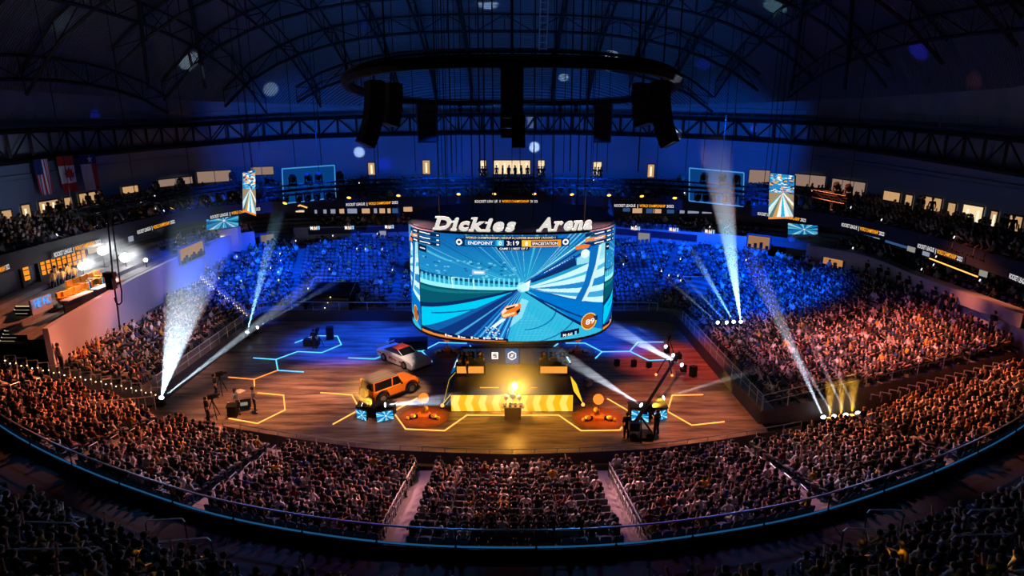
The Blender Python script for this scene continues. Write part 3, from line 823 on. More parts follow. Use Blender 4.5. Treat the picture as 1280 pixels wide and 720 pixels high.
o = sm.build('seating', attr_mat('seat_plastic', .6)); tag(o, 'long rows of tip up seats in the farther parts of the stands', 'seats', None, 'stuff')
print('PEOPLE', len(people), 'SEATS', len(seats))
# people standing along the walls and at the rails
st = [(1122, 352), (1133, 362), (1147, 372), (1165, 376), (1178, 382), (1187, 385), (1240, 408), (1083, 342), (1098, 345), (1107, 350)]
for i, (x, y) in enumerate(st):
    p = at_x(x, y, 32.2)
    p = Vector((32.2, p.y, interp([38, 46, 55, 62], [4.6, 4.75, 4.9, 5.0], p.y)))
    add_person('spectator', f'dark person standing below the right balcony wall, {ORD[i]} from the far end', 'stand', p, PI / 2 + .2 * (i % 3), SHIRTS[i % 4][1], False, 'people standing below the right wall')
for i, (x, y) in enumerate([(70, 455), (78, 462), (200, 324), (206, 322), (214, 320), (226, 318)]):
    if i < 2: p = at_z(x, y, 3.5)
    else: p = C3(3.0 + i * .08, 1.2, 6.1)
    add_person('spectator', ['pale shirted person standing at the near foot of the left wall', 'second person in white standing below the left wall end'][i] if i < 2 else f'dark person standing on the left club level by the corner, {ORD[i - 2]} of four', 'stand', p, -.6, SHIRTS[4 if i < 2 else i][1], False)
# ------------------------------------------------------------------ light lines on the floor
E_OR = emit('orange_led', (1.0, .40, .08), 2.0); E_ORD = emit('deep_orange_led', (1.0, .25, .05), 1.8); E_BL = emit('blue_led', (.10, .50, 1.0), 2.0); E_CY = emit('cyan_led', (.5, .85, 1.0), 2.2)
Z1 = lambda pts: [(260 + x / 4.237, 390 + y / 4.237) for x, y in pts]
Z2 = lambda pts: [(480 + x / 4, 400 + y / 4) for x, y in pts]
Z8 = lambda pts: [(700 + x / 8, 420 + y / 8) for x, y in pts]
Z6 = lambda pts: [(770 + x / 4.8, 410 + y / 4.8) for x, y in pts]
LINES = [
 (Z1([(462, 162), (565, 125), (685, 127), (706, 172), (603, 215), (475, 209), (360, 251), (242, 243)]), E_BL, 'long blue zigzag light line at the far left of the floor'),
 (Z1([(360, 251), (370, 308), (505, 317)]), E_BL, 'short blue bent light line joining the orange lines at the left'),
 (Z1([(370, 308), (244, 356), (110, 345)]), E_ORD, 'deep orange bent light line below the blue zigzag'),
 (Z1([(244, 356), (246, 392)]), E_OR, 'short orange light line behind the standing presenter'),
 (Z1([(262, 428), (400, 440), (408, 518), (262, 590), (112, 563), (108, 480)]), E_OR, 'orange hexagon light line around the presenter'),
 (Z1([(598, 427), (762, 438), (803, 515)]), E_OR, 'bent orange light line beside the orange car'),
 (Z1([(663, 593), (778, 530)]), E_OR, 'short slanting orange light line left of the left screen plinth'),
 (Z2([(165, 390), (45, 458), (108, 545), (303, 553), (415, 475), (603, 476)]), E_OR, 'orange light line around the near left game pad up to the trophy podium'),
 (Z2([(685, 476), (873, 475), (985, 553), (1180, 550), (1235, 462), (1118, 393)]), E_OR, 'orange light line around the near right game pad up to the trophy podium'),
 (Z1([(745, 243), (885, 248), (918, 235)]), E_BL, 'bent blue light line left of the white race car'),
 (Z1([(948, 155), (965, 178)]), E_BL, 'tiny blue light line behind the white race car'),
 (Z1([(1075, 205), (1133, 207), (1185, 262)]), E_BL, 'bent blue light line right of the white race car'),
 (Z1([(1133, 207), (1225, 160)]) + Z2([(275, 112), (413, 116)]), E_BL, 'blue light line behind the far left game pad'),
 (Z2([(430, 128), (440, 139)]), E_BL, 'tiny blue light line at the far left corner of the stage'),
 (Z2([(870, 118), (842, 138)]), E_BL, 'tiny blue light line at the far right corner of the stage'),
 (Z8([(60, 70), (250, 70), (420, 157), (355, 222)]), E_BL, 'blue light line behind the far right game pad'),
 (Z8([(420, 157), (698, 152), (885, 243), (1105, 235)]), E_BL, 'long blue light line running right of the far right game pad'),
 (Z8([(698, 152), (780, 60), (1030, 60)]), E_BL, 'bent blue light line at the far right of the floor'),
 (Z6([(520, 400), (338, 403), (308, 500), (455, 583), (648, 562)]), E_OR, 'orange light line right of the right screen plinth'),
]
for pts, m, lab in LINES:
    P = [at_z(x, y, .03) for x, y in pts]; b = MB()
    for p, q in zip(P, P[1:]):
        d = (q - p).normalized(); b.box((p + q) / 2, ((q - p).length + .06, .075, .04), rot=Matrix.Rotation(math.atan2(d.y, d.x), 3, 'Z'))
    tag(b.build('floor_light_line', m), lab, 'light strip', 'light lines on the event floor')

# ------------------------------------------------------------------ stage
M_STAGE = mat('stage_deck_gloss', (.02, .018, .022), .22, noise=.2, spec=.6)
t = thing('stage', 'low dark glossy stage with a glowing yellow chevron front under the hanging scoreboard', 'stage', (0, 41.6, 0))
SX = 4.02
b = MB(); b.box((0, 0, .62), (2 * SX, 9.0, 1.2)); b.build('platform', M_STAGE, t)
b = MB(); b.box((0, 0, 1.235), (2 * SX + .06, 9.06, .04)); b.build('deck_edge', M_DARK, t)
# chevron LED front
fr = MB(); W_, Hh = 2 * SX, 1.16
fr.add([(-SX, 0, 0), (SX, 0, 0), (SX, 0, Hh), (-SX, 0, Hh)], [(0, 1, 2, 3)])
base = fr.build('front_screen', emit('yellow_led', (1.0, .52, .01), 1.0), t, loc=(0, -4.53, .03))
cv = MB(); n = 18; st_ = W_ / n
for i in range(n):
    if i % 2: continue
    x = -SX + i * st_
    for z0_, z1_, a, c in ((0, Hh / 2, .5, 0), (Hh / 2, Hh, 0, .5)):
        s = -1 if x < 0 else -1
        x0a, x1a = x + a * st_ * .8, x + st_ + a * st_ * .8; x0c, x1c = x + c * st_ * .8, x + st_ + c * st_ * .8
        cl = lambda q: max(-SX, min(SX, q))
        cv.add([(cl(x0a), 0, z0_), (cl(x1a), 0, z0_), (cl(x1c), 0, z1_), (cl(x0c), 0, z1_)], [(0, 1, 2, 3)])
cv.build('chevron', emit('pale_yellow_led', (1.0, .72, .12), 1.15), base, loc=(0, -.012, 0))
# LED wall at the back with team marks
Y0 = 42.3 - 41.6
b = MB(); b.box((0, Y0 + .12, 1.9), (7.4, .2, 1.3)); wl = b.build('back_wall', M_BLACK, t)
b = MB()
for i in range(7): b.box((-3.12 + i * 1.04, Y0, 1.9), (.98, .03, 1.16), mi=0 if i != 3 else 1)
b.build('wall_screen', [emit('dim_screen', (.012, .02, .045), 1.0), emit('team_blue_screen', (.0, .09, .28), 1.0)], t)
E_WH = emit('white_led', (1, 1, 1), 1.3)
def hexa(r, w, x, z, y):
    vs = [(x + r * math.sin(PI / 3 * k), y, z + r * math.cos(PI / 3 * k)) for k in range(6)] + [(x + (r - w) * math.sin(PI / 3 * k), y, z + (r - w) * math.cos(PI / 3 * k)) for k in range(6)]
    return vs, [(k, (k + 1) % 6, 6 + (k + 1) % 6, 6 + k) for k in range(6)]
lg = MB(); lg.add(*hexa(.36, .09, 0, 1.95, Y0 - .03)); lg.box((0, Y0 - .03, 1.95), (.26, .01, .07), rot=Matrix.Rotation(-.6, 3, 'Y')); lg.box((.03, Y0 - .03, 2.03), (.2, .01, .06)); lg.box((-.03, Y0 - .03, 1.87), (.2, .01, .06))
lg.build('team_mark', E_WH, t)
lg = MB()
lg.add([(-1.5, Y0 - .03, 1.68), (-1.02, Y0 - .03, 1.68), (-1.02, Y0 - .03, 2.22), (-1.5, Y0 - .03, 2.22)], [(0, 1, 2, 3)]); lg.build('team_mark', E_WH, t)
lg = MB(); lg.box((-1.26, Y0 - .045, 2.06), (.26, .01, .07)); lg.box((-1.35, Y0 - .045, 2.0), (.07, .01, .16)); lg.box((-1.26, Y0 - .045, 1.95), (.26, .01, .07)); lg.box((-1.17, Y0 - .045, 1.88), (.07, .01, .16)); lg.box((-1.26, Y0 - .045, 1.82), (.26, .01, .07)); lg.build('team_mark', M_BLACK, t)
# two player desks
for s, lab in ((-1, 'dark player desk with a glowing orange front at the left of the stage'), (1, 'dark player desk with a glowing orange front at the right of the stage')):
    d = thing('player_desk', lab, 'desk', (s * 2.95, 40.6, 1.255), 0, 'player desks')
    b = MB(); b.box((0, 0, .72), (2.1, .7, .05)); b.build('desktop', M_BLACK, d)
    for e in (-1, 1): b = MB(); b.box((e * 1.02, 0, .35), (.05, .66, .7)); b.build('side_panel', M_BLACK, d)
    b = MB(); b.box((0, -.34, .40), (1.9, .02, .5)); b.build('front_screen', emit('desk_orange', (.95, .36, .05), 1.0), d)
    for q in range(3):
        m = thing('monitor', f'black gaming monitor on the {"left" if s < 0 else "right"} player desk, {ORD[q]} from the left', 'monitor', (s * 2.95 - .65 + q * .65, 40.62, 2.0), 0, 'player monitors')
        b = MB(); b.box((0, 0, .30), (.52, .04, .32)); b.build('screen_case', M_BLACK, m)
        b = MB(); b.box((0, 0, .08), (.05, .05, .2)); b.box((0, 0, .012), (.24, .18, .02)); b.build('stand', M_DARK, m)
        add_person('player', f'seated player in dark jersey behind the {"left" if s < 0 else "right"} desk, {ORD[q]} from the left', 'clap', (s * 2.95 - .65 + q * .65, 41.35, 1.255), PI, (.02, .03, .08), False, 'players at the desks')
        c = thing('gaming_chair', f'black gaming chair at the {"left" if s < 0 else "right"} desk, {ORD[q]} from the left', 'chair', (s * 2.95 - .65 + q * .65, 41.4, 1.255), PI, 'gaming chairs')
        b = MB(); b.box((0, -.05, .43), (.46, .44, .07)); b.build('seat', M_BLACK, c); b = MB(); b.box((0, -.33, .85), (.44, .07, .72), taper=1); b.build('backrest', M_BLACK, c)
        b = MB(); b.tube((0, -.05, .05), (0, -.05, .4), .03, 6); b.box((0, -.05, .04), (.5, .06, .04)); b.box((0, -.05, .04), (.06, .5, .04)); b.build('base', M_DARK, c)
# two people standing at the left side of the stage
for i, (x, y) in enumerate([(578.5, 468), (585, 469)]):
    p = at_z(x, y, 1.26); add_person('person', ['dark standing person by the left desk, nearer the stage edge', 'dark standing person beside the left desk, closer to its orange front'][i], 'stand', p, .4 + i, SHIRTS[0][1], False)
# small lit monitors facing the players near the stage front
for x0, x1, c, lab in ((480 + 475 / 4, 480 + 580 / 4, E_OR, 'thin orange lit floor monitor left of the star light'), (550 + 750 / 6.74, 550 + 820 / 6.74, E_ORD, 'thin dim orange floor monitor right of the star light')):
    p, q = at_z(x0, 484.5, 1.3), at_z(x1, 484.5, 1.3)
    t2 = thing('floor_monitor', lab, 'monitor', ((p.x + q.x) / 2, p.y, 1.255)); b = MB(); b.box((0, 0, .08), (q.x - p.x, .18, .15)); b.build('case', M_BLACK, t2)
    b = MB(); b.box((0, -.092, .09), ((q.x - p.x) * .92, .01, .06)); b.build('screen', c, t2)
# slanted side wings of the stage: glowing yellow and blue blades
def blade(name, lab, px, m_in, thick=.12):
    P = [at_z(x, y, z) for x, y, z in px]
    c = sum(P, Vector()) / len(P)
    t = thing(name, lab, 'light panel', (c.x, c.y, 0))
    b = MB(); nrm = (P[1] - P[0]).cross(P[2] - P[0]).normalized()
    L = [p - Vector((c.x, c.y, 0)) for p in P]
    b.prism([p + nrm * .02 for p in L], nrm, thick); b.build('case', M_BLACK, t)
    cc = sum(L, Vector()) / len(L)
    b = MB(); b.add([cc + (p - cc) * .94 - nrm * .0 for p in L], [tuple(range(len(L)))]); b.build('lit_face', m_in, t)
    b = MB(); b.add([cc + (p - cc) * .45 - nrm * .012 for p in L], [tuple(range(len(L)))]); b.build('face_motif', E_WH if 'left' in lab else M_BLACK, t)
zf = lambda x, y: (550 + x / 6.74, 425 + y / 6.74)
q = zf
blade('side_blade', 'slender glowing yellow blade standing along the left edge of the stage', [(*q(155, 235), 1.3), (*q(110, 440), .9), (*q(22, 550), .1), (*q(75, 330), .9)], emit('blade_yellow', (1.0, .60, .03), 1.1))
blade('side_blade', 'slender glowing blue blade behind the yellow one at the left of the stage', [(*q(190, 70), 1.6), (*q(150, 235), 1.3), (*q(85, 300), .8), (*q(130, 170), 1.2)], emit('blade_blue', (.0, .10, .35), 1.0))
blade('side_blade', 'slender glowing yellow blade standing along the right edge of the stage', [(*q(1095, 295), 1.3), (*q(1150, 365), .9), (*q(1212, 550), .1), (*q(1125, 430), .6)], emit('blade_yellow', (1, .6, .03), 1.1))
blade('side_blade', 'short glowing cyan blade behind the right yellow one', [(*q(1060, 140), 1.5), (*q(1075, 140), 1.5), (*q(1105, 190), 1.3), (*q(1095, 195), 1.3)], E_CY)
for x, y, lab in ((*q(20, 555), 'small orange lamp at the foot of the left yellow blade'), (*q(1205, 548), 'small orange lamp at the foot of the right yellow blade')):
    p = at_z(x, y, .15); t2 = thing('foot_lamp', lab, 'lamp', (p.x, p.y, 0)); b = MB(); b.box((0, 0, .04), (.25, .25, .08)); b.build('base', M_BLACK, t2); b = MB(); b.ball((0, 0, .18), .13); b.build('globe', E_OR, t2, True)
# podium, trophy and the star light
t = thing('podium', 'brown square podium with a wide top before the yellow stage front', 'podium', (.05, 36.2, 0))
b = MB(); b.box((0, 0, .42), (1.05, .6, .84), taper=1.04); b.build('column', mat('podium_brown', (.22, .12, .05), .5, noise=.3), t)
b = MB(); b.box((0, 0, .87), (1.45, .75, .06)); b.build('top', mat('podium_top', (.75, .5, .3), .4, noise=.1), t)
M_GOLD = mat('trophy_metal', (.9, .75, .5), .22, 1.0, noise=.1)
for i, (x, y, s, n) in enumerate([(0, .05, 1.0, 'tall middle silver gilt trophy on the podium'), (-.42, .08, .8, 'smaller round trophy left of the middle one on the podium'), (.42, .08, .8, 'smaller round trophy right of the middle one on the podium')]):
    u = thing('trophy', n, 'trophy', (.05 + x, 36.2 + y, .90))
    b = MB(); b.lathe([(.11 * s, 0), (.11 * s, .04), (.04 * s, .09), (.03 * s, .32 * s), (.06 * s, .38 * s)], n=12); b.build('stem', M_GOLD, u, True)
    b = MB(); b.ball((0, 0, .62 * s), .21 * s, 12, 8); b.build('bowl', mat('trophy_white', (.9, .85, .78), .3, noise=.05), u, True)
for i in range(4):
    u = thing('award_disc', f'small round award disc standing at the podium front, {ORD[i]} from the left', 'award', (-.46 + i * .34, 35.93, .90), 0, 'award discs')
    b = MB(); b.lathe([(.13, -.02), (.13, .02)], (0, 0, .16), 14, axis=Matrix.Rotation(PI / 2, 3, 'X')); b.build('disc', M_GOLD, u, True)
    b = MB(); b.box((0, 0, .02), (.16, .08, .04)); b.build('foot', M_BLACK, u)
p = at_z(643, 485.5, 1.62)
t = thing('star_lamp', 'dazzling round amber lamp at the front edge of the stage', 'lamp', (p.x, p.y + .3, 1.255))
b = MB(); b.box((0, 0, .03), (.3, .3, .06)); b.tube((0, 0, .05), (0, 0, .3), .03, 6); b.build('stand', M_BLACK, t)
b = MB(); b.ball((0, 0, .42), .20, 12, 8); b.build('lamp_globe', emit('star_globe', (1, .72, .30), 14), t, True)
b = MB(); b.lathe([(.21, -.1), (.26, .0), (.30, .03)], (0, .03, .42), 14, axis=Matrix.Rotation(PI / 2, 3, 'X')); b.build('reflector', emit('star_reflector', (1, .45, .05), 2.4), t, True)

# ------------------------------------------------------------------ four game pads with a floating ball
M_PADO = mat('pad_orange', (.75, .25, .03), .5, noise=.2); M_PADG = mat('pad_gold', (.9, .60, .15), .35, .4, noise=.1)
E_BALL = emit('ball_orange', (1, .26, .03), 1.25)
def pad(x, y, lab, rad, k, red=False):
    p = at_z(x, y, 0)
    t = thing('game_pad', lab, 'floor prop', (p.x, p.y, 0), 0, 'glowing game pads')
    b = MB(); b.lathe([(1.65 * k, 0), (1.65 * k, .015), (1.55 * k, .02)], n=28); b.build('disc', mat('pad_disc', (.30, .10, .03), .6, noise=.6, nscale=1.5), t)
    b = MB(); b.lathe([(.55 * k, .02), (.50 * k, .22), (.34 * k, .30), (.22 * k, .24)], n=6); b.build('hub', M_PADO, t)
    b = MB(); b.lathe([(.17 * k, .25), (.15 * k, .42), (.08 * k, .46)], (0, .32 * k, 0), n=6); b.build('cap', M_PADG, t)
    for a in (-PI / 2 - 1.15, -PI / 2 + 1.15, PI / 2):
        c, s = math.cos(a), math.sin(a)
        b = MB(); b.tube((c * .42 * k, s * .42 * k, .13), (c * .95 * k, s * .95 * k, .10), .14 * k, 6, r2=.1 * k); arm = b.build('arm', M_BLACK, t)
        b = MB(); b.ball((c * .75 * k, s * .75 * k, .2), .2 * k, 6, 4, (1.1, 1, .8)); b.build('node', M_PADG, arm)
        b = MB(); b.ball((c * 1.08 * k, s * 1.08 * k, .13), .14 * k, 6, 4); b.build('foot', M_PADG, arm)
    u = thing('pad_ball', 'glowing orange ball on a thin post over the ' + lab.split('game pad')[0].replace('glowing orange ', '') + 'game pad', 'ball light', (p.x, p.y + .15, 0), 0, 'pad balls')
    b = MB(); b.tube((0, 0, 0), (0, 0, .95 * k), .02, 5); b.build('post', M_BLACK, u)
    b = MB(); b.ball((0, 0, 1.25 * k), .34 * k, 14, 10); b.build('ball', E_BALL if not red else emit('ball_red', (.75, .12, .06), .55), u, True)
pad(530, 521, 'near left glowing orange game pad, hub and three arms on a disc', 1, 1)
pad(747.5, 523, 'near right glowing orange game pad, hub and three arms on a disc', 1, 1.02)
pad(559, 440, 'far left glowing orange game pad, half hidden under the scoreboard', 1, .9, True)
pad(722, 440, 'far right glowing orange game pad, half hidden under the scoreboard', 1, .9, True)

# ------------------------------------------------------------------ pictures for the screens
def canvas(w, h, col): a = np.empty((h, w, 3), np.float32); a[:] = srgb(*col); return a
def poly(a, pts, col, soft=1.0):
    h, w = a.shape[:2]; P = np.array(pts, float)
    x0, x1 = max(0, int(P[:, 0].min())), min(w, int(P[:, 0].max()) + 2); y0, y1 = max(0, int(P[:, 1].min())), min(h, int(P[:, 1].max()) + 2)
    if x1 <= x0 or y1 <= y0: return
    X, Y = np.meshgrid(np.arange(x0, x1) + .5, np.arange(y0, y1) + .5); ins = np.zeros(X.shape, bool); n = len(P)
    for i in range(n):
        xa, ya = P[i]; xb, yb = P[(i + 1) % n]
        if ya == yb: continue
        c = ((ya > Y) != (yb > Y)) & (X < (xb - xa) * (Y - ya) / (yb - ya) + xa); ins ^= c
    s = a[y0:y1, x0:x1]; c = np.array(srgb(*col)); s[ins] = s[ins] * (1 - soft) + c * soft
def disc(a, cx, cy, r, col, soft=1.0, sq=1.0):
    poly(a, [(cx + r * sq * math.cos(2 * PI * k / 32), cy + r * math.sin(2 * PI * k / 32)) for k in range(32)], col, soft)
def game_picture():
    W, H = 500, 296
    a = canvas(W, H, (16, 92, 160))
    # zoom frame: x 95..940 , y 190..675 -> canvas
    T = lambda pts: [((x - 97) / (938 - 97) * W, (y - 190) / (672 - 190) * H) for x, y in pts]
    rn = np.random.RandomState(3)
    for y in range(190, 430, 6): poly(a, T([(95, y), (940, y), (940, y + 6), (95, y + 6)]), (14 + (y - 190) // 9, 96 + (y - 190) // 3, 170 + (y - 190) // 6), .9)
    vx, vy = 575, 412
    for k in range(46):     # rays out of the vanishing point over the sky
        an = PI + rn.rand() * PI; da = .006 + rn.rand() * .02; c = [(90, 220, 245), (10, 70, 140), (20, 120, 200), (160, 235, 250)][k % 4]
        poly(a, T([(vx, vy), (vx + 700 * math.cos(an), vy + 500 * math.sin(an)), (vx + 700 * math.cos(an + da), vy + 500 * math.sin(an + da))]), c, .45)
    poly(a, T([(95, 285), (350, 330), (350, 385), (95, 375)]), (30, 130, 190), .8)
    for k in range(60): x, y = 95 + rn.rand() * 440, 300 + rn.rand() * 80; poly(a, T([(x, y), (x + 12, y), (x + 12, y + 6), (x, y + 6)]), (120, 210, 235) if k % 3 else (10, 60, 120), .6)
    poly(a, T([(95, 372), (560, 398), (560, 410), (95, 388)]), (8, 50, 105), .9)
    for x in range(105, 560, 22): poly(a, T([(x, 380), (x + 8, 380), (x + 8, 418), (x, 418)]), (110, 225, 245), .8)
    poly(a, T([(95, 412), (560, 420), (560, 432), (95, 432)]), (150, 235, 245), .95)
    for p, q in (((250, 385), (255, 430)), ((345, 388), (350, 430)), ((250, 383), (350, 386))): poly(a, T([p, (p[0] + 6, p[1] - 3), (q[0] + 6, q[1]), q]), (190, 250, 250))
    poly(a, T([(95, 432), (560, 432), (520, 445), (95, 535)]), (6, 84, 104)); poly(a, T([(95, 445), (480, 438), (480, 443), (95, 462)]), (20, 120, 130), .8)
    poly(a, T([(95, 528), (540, 428), (545, 434), (95, 550)]), (10, 40, 90))
    poly(a, T([(100, 548), (480, 452), (520, 440), (105, 640), (95, 640)]), (0, 196, 236)); poly(a, T([(150, 560), (420, 505), (420, 511), (150, 566)]), (10, 90, 150))
    poly(a, T([(180, 640), (500, 452), (545, 428), (340, 655)]), (12, 52, 120)); poly(a, T([(250, 652), (530, 450), (534, 450), (268, 652)]), (70, 160, 220))
    poly(a, T([(330, 660), (545, 430), (575, 430), (490, 680)]), (22, 110, 190))
    for k in range(9): x = 340 + k * 17; poly(a, T([(x, 665), (551 + k * 2, 432), (553 + k * 2, 432), (x + 6, 668)]), (90, 200, 240) if k % 2 else (8, 40, 110), .85)
    poly(a, T([(490, 680), (560, 436), (600, 440), (850, 610), (940, 660), (940, 690)]), (48, 178, 214))
    for k in range(26):
        y = 500 + k * 7; poly(a, T([(530 + (k % 3) * 4, y), (560 + k * 8, y), (560 + k * 8, y + 2), (530, y + 2)]), (110, 214, 232), .35)
    for k in range(14): x = 560 + k * 18; poly(a, T([(x, 480 + k * 9), (x + 3, 480 + k * 9), (x - 60, 680), (x - 64, 680)]), (20, 140, 190), .4)
    for r0 in (150, 250):
        pts = [(560 + r0 * math.cos(u), 520 + r0 * .62 * math.sin(u)) for u in np.linspace(-.2, 1.5, 20)]
        for p, q in zip(pts, pts[1:]): poly(a, T([p, q, (q[0] + 5, q[1] + 4), (p[0] + 5, p[1] + 4)]), (14, 116, 170))
    poly(a, T([(575, 425), (940, 530), (940, 660), (850, 615)]), (0, 112, 196)); poly(a, T([(580, 440), (850, 612), (838, 620), (570, 440)]), (8, 34, 92)); poly(a, T([(600, 460), (880, 600), (880, 594), (600, 450)]), (10, 50, 120))
    poly(a, T([(590, 418), (940, 300), (940, 530)]), (196, 236, 242)); poly(a, T([(600, 425), (940, 400), (940, 440)]), (30, 130, 200)); poly(a, T([(600, 432), (940, 470), (940, 500)]), (60, 160, 214)); poly(a, T([(600, 420), (940, 340), (940, 360)]), (70, 180, 220))
    poly(a, T([(590, 400), (790, 285), (800, 330), (610, 398)]), (10, 44, 96)); 
    for k in range(12): x = 655 + k * 11; poly(a, T([(x, 362 - k * 5.2), (x + 7, 359 - k * 5.2), (x + 7, 350 - k * 5.2), (x, 353 - k * 5.2)]), (220, 235, 240), .9)
    poly(a, T([(570, 400), (905, 195), (925, 195), (580, 402)]), (20, 60, 130)); poly(a, T([(570, 402), (940, 215), (940, 226), (575, 406)]), (8, 60, 150)); poly(a, T([(560, 400), (870, 195), (885, 195)]), (170, 236, 246))
    poly(a, T([(800, 330), (800, 300), (940, 240), (940, 320)]), (150, 222, 232), .9); disc(a, *T([(838, 283)])[0], 12, (230, 250, 250), .9)
    poly(a, T([(862, 255), (905, 255), (890, 340), (862, 430), (828, 498), (795, 490), (835, 420), (855, 340)]), (10, 104, 180)); poly(a, T([(905, 255), (918, 255), (905, 340), (878, 430), (845, 500), (828, 498), (862, 430), (890, 340)]), (200, 232, 236))
    poly(a, T([(545, 415), (598, 388), (590, 435), (560, 438)]), (235, 250, 250)); disc(a, *T([(562, 420)])[0], 14, (170, 240, 250), .7)
    poly(a, T([(490, 650), (520, 560), (560, 470), (590, 480), (560, 560), (500, 610)]), (150, 225, 240), .75)   # trail
    poly(a, T([(425, 600), (475, 560), (490, 566), (440, 606)]), (220, 240, 245)); 
    for k in range(40): x, y = 400 + rn.rand() * 60, 600 + rn.rand() * 60; poly(a, T([(x, y), (x + 5, y), (x + 5, y + 5), (x, y + 5)]), (190, 230, 245) if k % 4 else (250, 190, 90))
    poly(a, T([(470, 530), (490, 505), (548, 490), (558, 500), (552, 530), (535, 548), (480, 560), (470, 548)]), (232, 120, 40))   # the car
    poly(a, T([(472, 530), (492, 508), (545, 493), (545, 503), (500, 522), (474, 545)]), (246, 222, 190)); poly(a, T([(490, 515), (532, 503), (530, 510), (494, 524)]), (60, 24, 30)); poly(a, T([(536, 528), (552, 515), (552, 530), (540, 545)]), (20, 20, 40)); poly(a, T([(475, 545), (530, 532), (530, 540), (480, 556)]), (250, 214, 150))
    # information bars
    for y0, c in ((190, (12, 30, 66)), (212, (10, 60, 110)), (232, (12, 30, 66))):
        poly(a, T([(95, y0), (205, y0 + 4), (205, y0 + 20), (95, y0 + 17)]), c, .95); poly(a, T([(103, y0 + 6), (158, y0 + 8), (158, y0 + 13), (103, y0 + 11)]), (235, 240, 245)); poly(a, T([(187, y0 + 9), (200, y0 + 9), (200, y0 + 15), (187, y0 + 15)]), (235, 240, 245))
        poly(a, T([(835, y0 + 4), (940, y0), (940, y0 + 16), (835, y0 + 20)]), c if y0 != 212 else (226, 140, 60), .95); poly(a, T([(880, y0 + 8), (930, y0 + 6), (930, y0 + 11), (880, y0 + 13)]), (235, 240, 245))
    poly(a, T([(790, 246), (835, 240), (860, 246), (850, 258), (795, 262)]), (226, 120, 50))
    poly(a, T([(97, 255), (137, 257), (137, 287), (97, 285)]), (10, 24, 60)); poly(a, T([(103, 268), (130, 269), (130, 274), (103, 273)]), (220, 230, 240))
    poly(a, T([(312, 195), (712, 195), (712, 208), (312, 208)]), (14, 30, 66), .85)
    poly(a, T([(275, 207), (765, 207), (765, 242), (275, 242)]), (10, 34, 84), .95)
    poly(a, T([(315, 212), (482, 212), (482, 238), (315, 238)]), (24, 130, 190)); poly(a, T([(322, 216), (445, 216), (445, 234), (322, 234)]), (14, 80, 150)); poly(a, T([(452, 212), (482, 212), (482, 238), (452, 238)]), (60, 190, 230))
    poly(a, T([(482, 208), (560, 208), (560, 254), (482, 254)]), (8, 24, 60)); poly(a, T([(560, 212), (728, 212), (728, 242), (560, 242)]), (240, 150, 40)); poly(a, T([(600, 217), (715, 217), (715, 237), (600, 237)]), (60, 24, 20))
    poly(a, T([(560, 212), (598, 212), (598, 242), (560, 242)]), (250, 190, 40))
    poly(a, T([(452, 240), (595, 240), (590, 256), (458, 256)]), (8, 24, 60))
    for cx in (290, 748): disc(a, *T([(cx, 224)])[0], 8, (245, 248, 250)); disc(a, *T([(cx, 224)])[0], 4, (20, 50, 90))
    poly(a, T([(345, 345), (402, 345), (402, 366), (345, 366)]), (150, 190, 220), .8); poly(a, T([(352, 351), (394, 351), (394, 360), (352, 360)]), (240, 245, 250))
    # badge, lower strips
    c = T([(867, 600)])[0]; disc(a, *c, 24.5, (250, 190, 60), 1, .95); disc(a, *c, 21, (60, 30, 30), 1, .95); disc(a, c[0], c[1], 19.5, (190, 92, 30), 1, .95); poly(a, [(c[0] + 12, c[1] - 14), (c[0] + 26, c[1] - 10), (c[0] + 26, c[1] + 4), (c[0] + 18, c[1] + 2)], (20, 40, 90))
    poly(a, T([(735, 630), (820, 622), (820, 648), (735, 657)]), (8, 14, 40))
    poly(a, T([(97, 640), (500, 656), (500, 672), (97, 660)]), (10, 22, 56)); poly(a, T([(97, 655), (490, 666), (490, 675), (97, 675)]), (226, 130, 50))
    for x in (215, 275, 335, 390, 445): poly(a, T([(x, 650), (x + 8, 650), (x + 8, 660), (x, 660)]), (240, 240, 245)); poly(a, T([(x + 12, 653), (x + 34, 654), (x + 34, 659), (x + 12, 658)]), (225, 230, 235))
    n = rn.rand(H, W, 1).astype(np.float32); a *= (.88 + .24 * n)
    return np.clip(a, 0, 1)
GAME = game_picture()
def burst_picture(seed, W=90, H=60, warm=False):
    a = canvas(W, H, (30, 150, 210)); rn = np.random.RandomState(seed); vx, vy = W * .55, H * .5
    for k in range(26):
        an = 2 * PI * k / 26 + rn.rand() * .1; c = [(10, 50, 120), (90, 210, 240), (200, 240, 250), (20, 120, 190)][k % 4]
        if warm and k % 5 == 0: c = (220, 170, 90)
        poly(a, [(vx, vy), (vx + W * 1.3 * math.cos(an), vy + W * 1.3 * math.sin(an)), (vx + W * 1.3 * math.cos(an + .17), vy + W * 1.3 * math.sin(an + .17))], c, .9)
    disc(a, vx, vy, H * .08, (230, 250, 255)); return a
def strip_picture(seed, W=40, H=110):
    a = canvas(W, H, (40, 130, 190)); rn = np.random.RandomState(seed)
    for k in range(120):
        x, y = rn.rand() * W, rn.rand() * H * .45; c = [(240, 245, 250), (20, 60, 120), (240, 160, 60), (90, 200, 230)][k % 4]; poly(a, [(x, y), (x + 7, y), (x + 7, y + 2.5), (x, y + 2.5)], c)
    y0 = H * .42; poly(a, [(0, y0), (W, y0), (W, H), (0, H)], (150, 130, 100))
    for k in range(12):
        c = [(40, 170, 210), (225, 235, 230), (190, 215, 220), (90, 110, 110), (190, 150, 90), (240, 240, 235)][k % 6]; x = -W * .6 + k * W * 2.2 / 12
        poly(a, [(W * .55, y0), (W * .62, y0), (x + W * .2, H), (x, H)], c)
    poly(a, [(0, H - 5), (W, H - 5), (W, H), (0, H)], (230, 130, 50)); return a
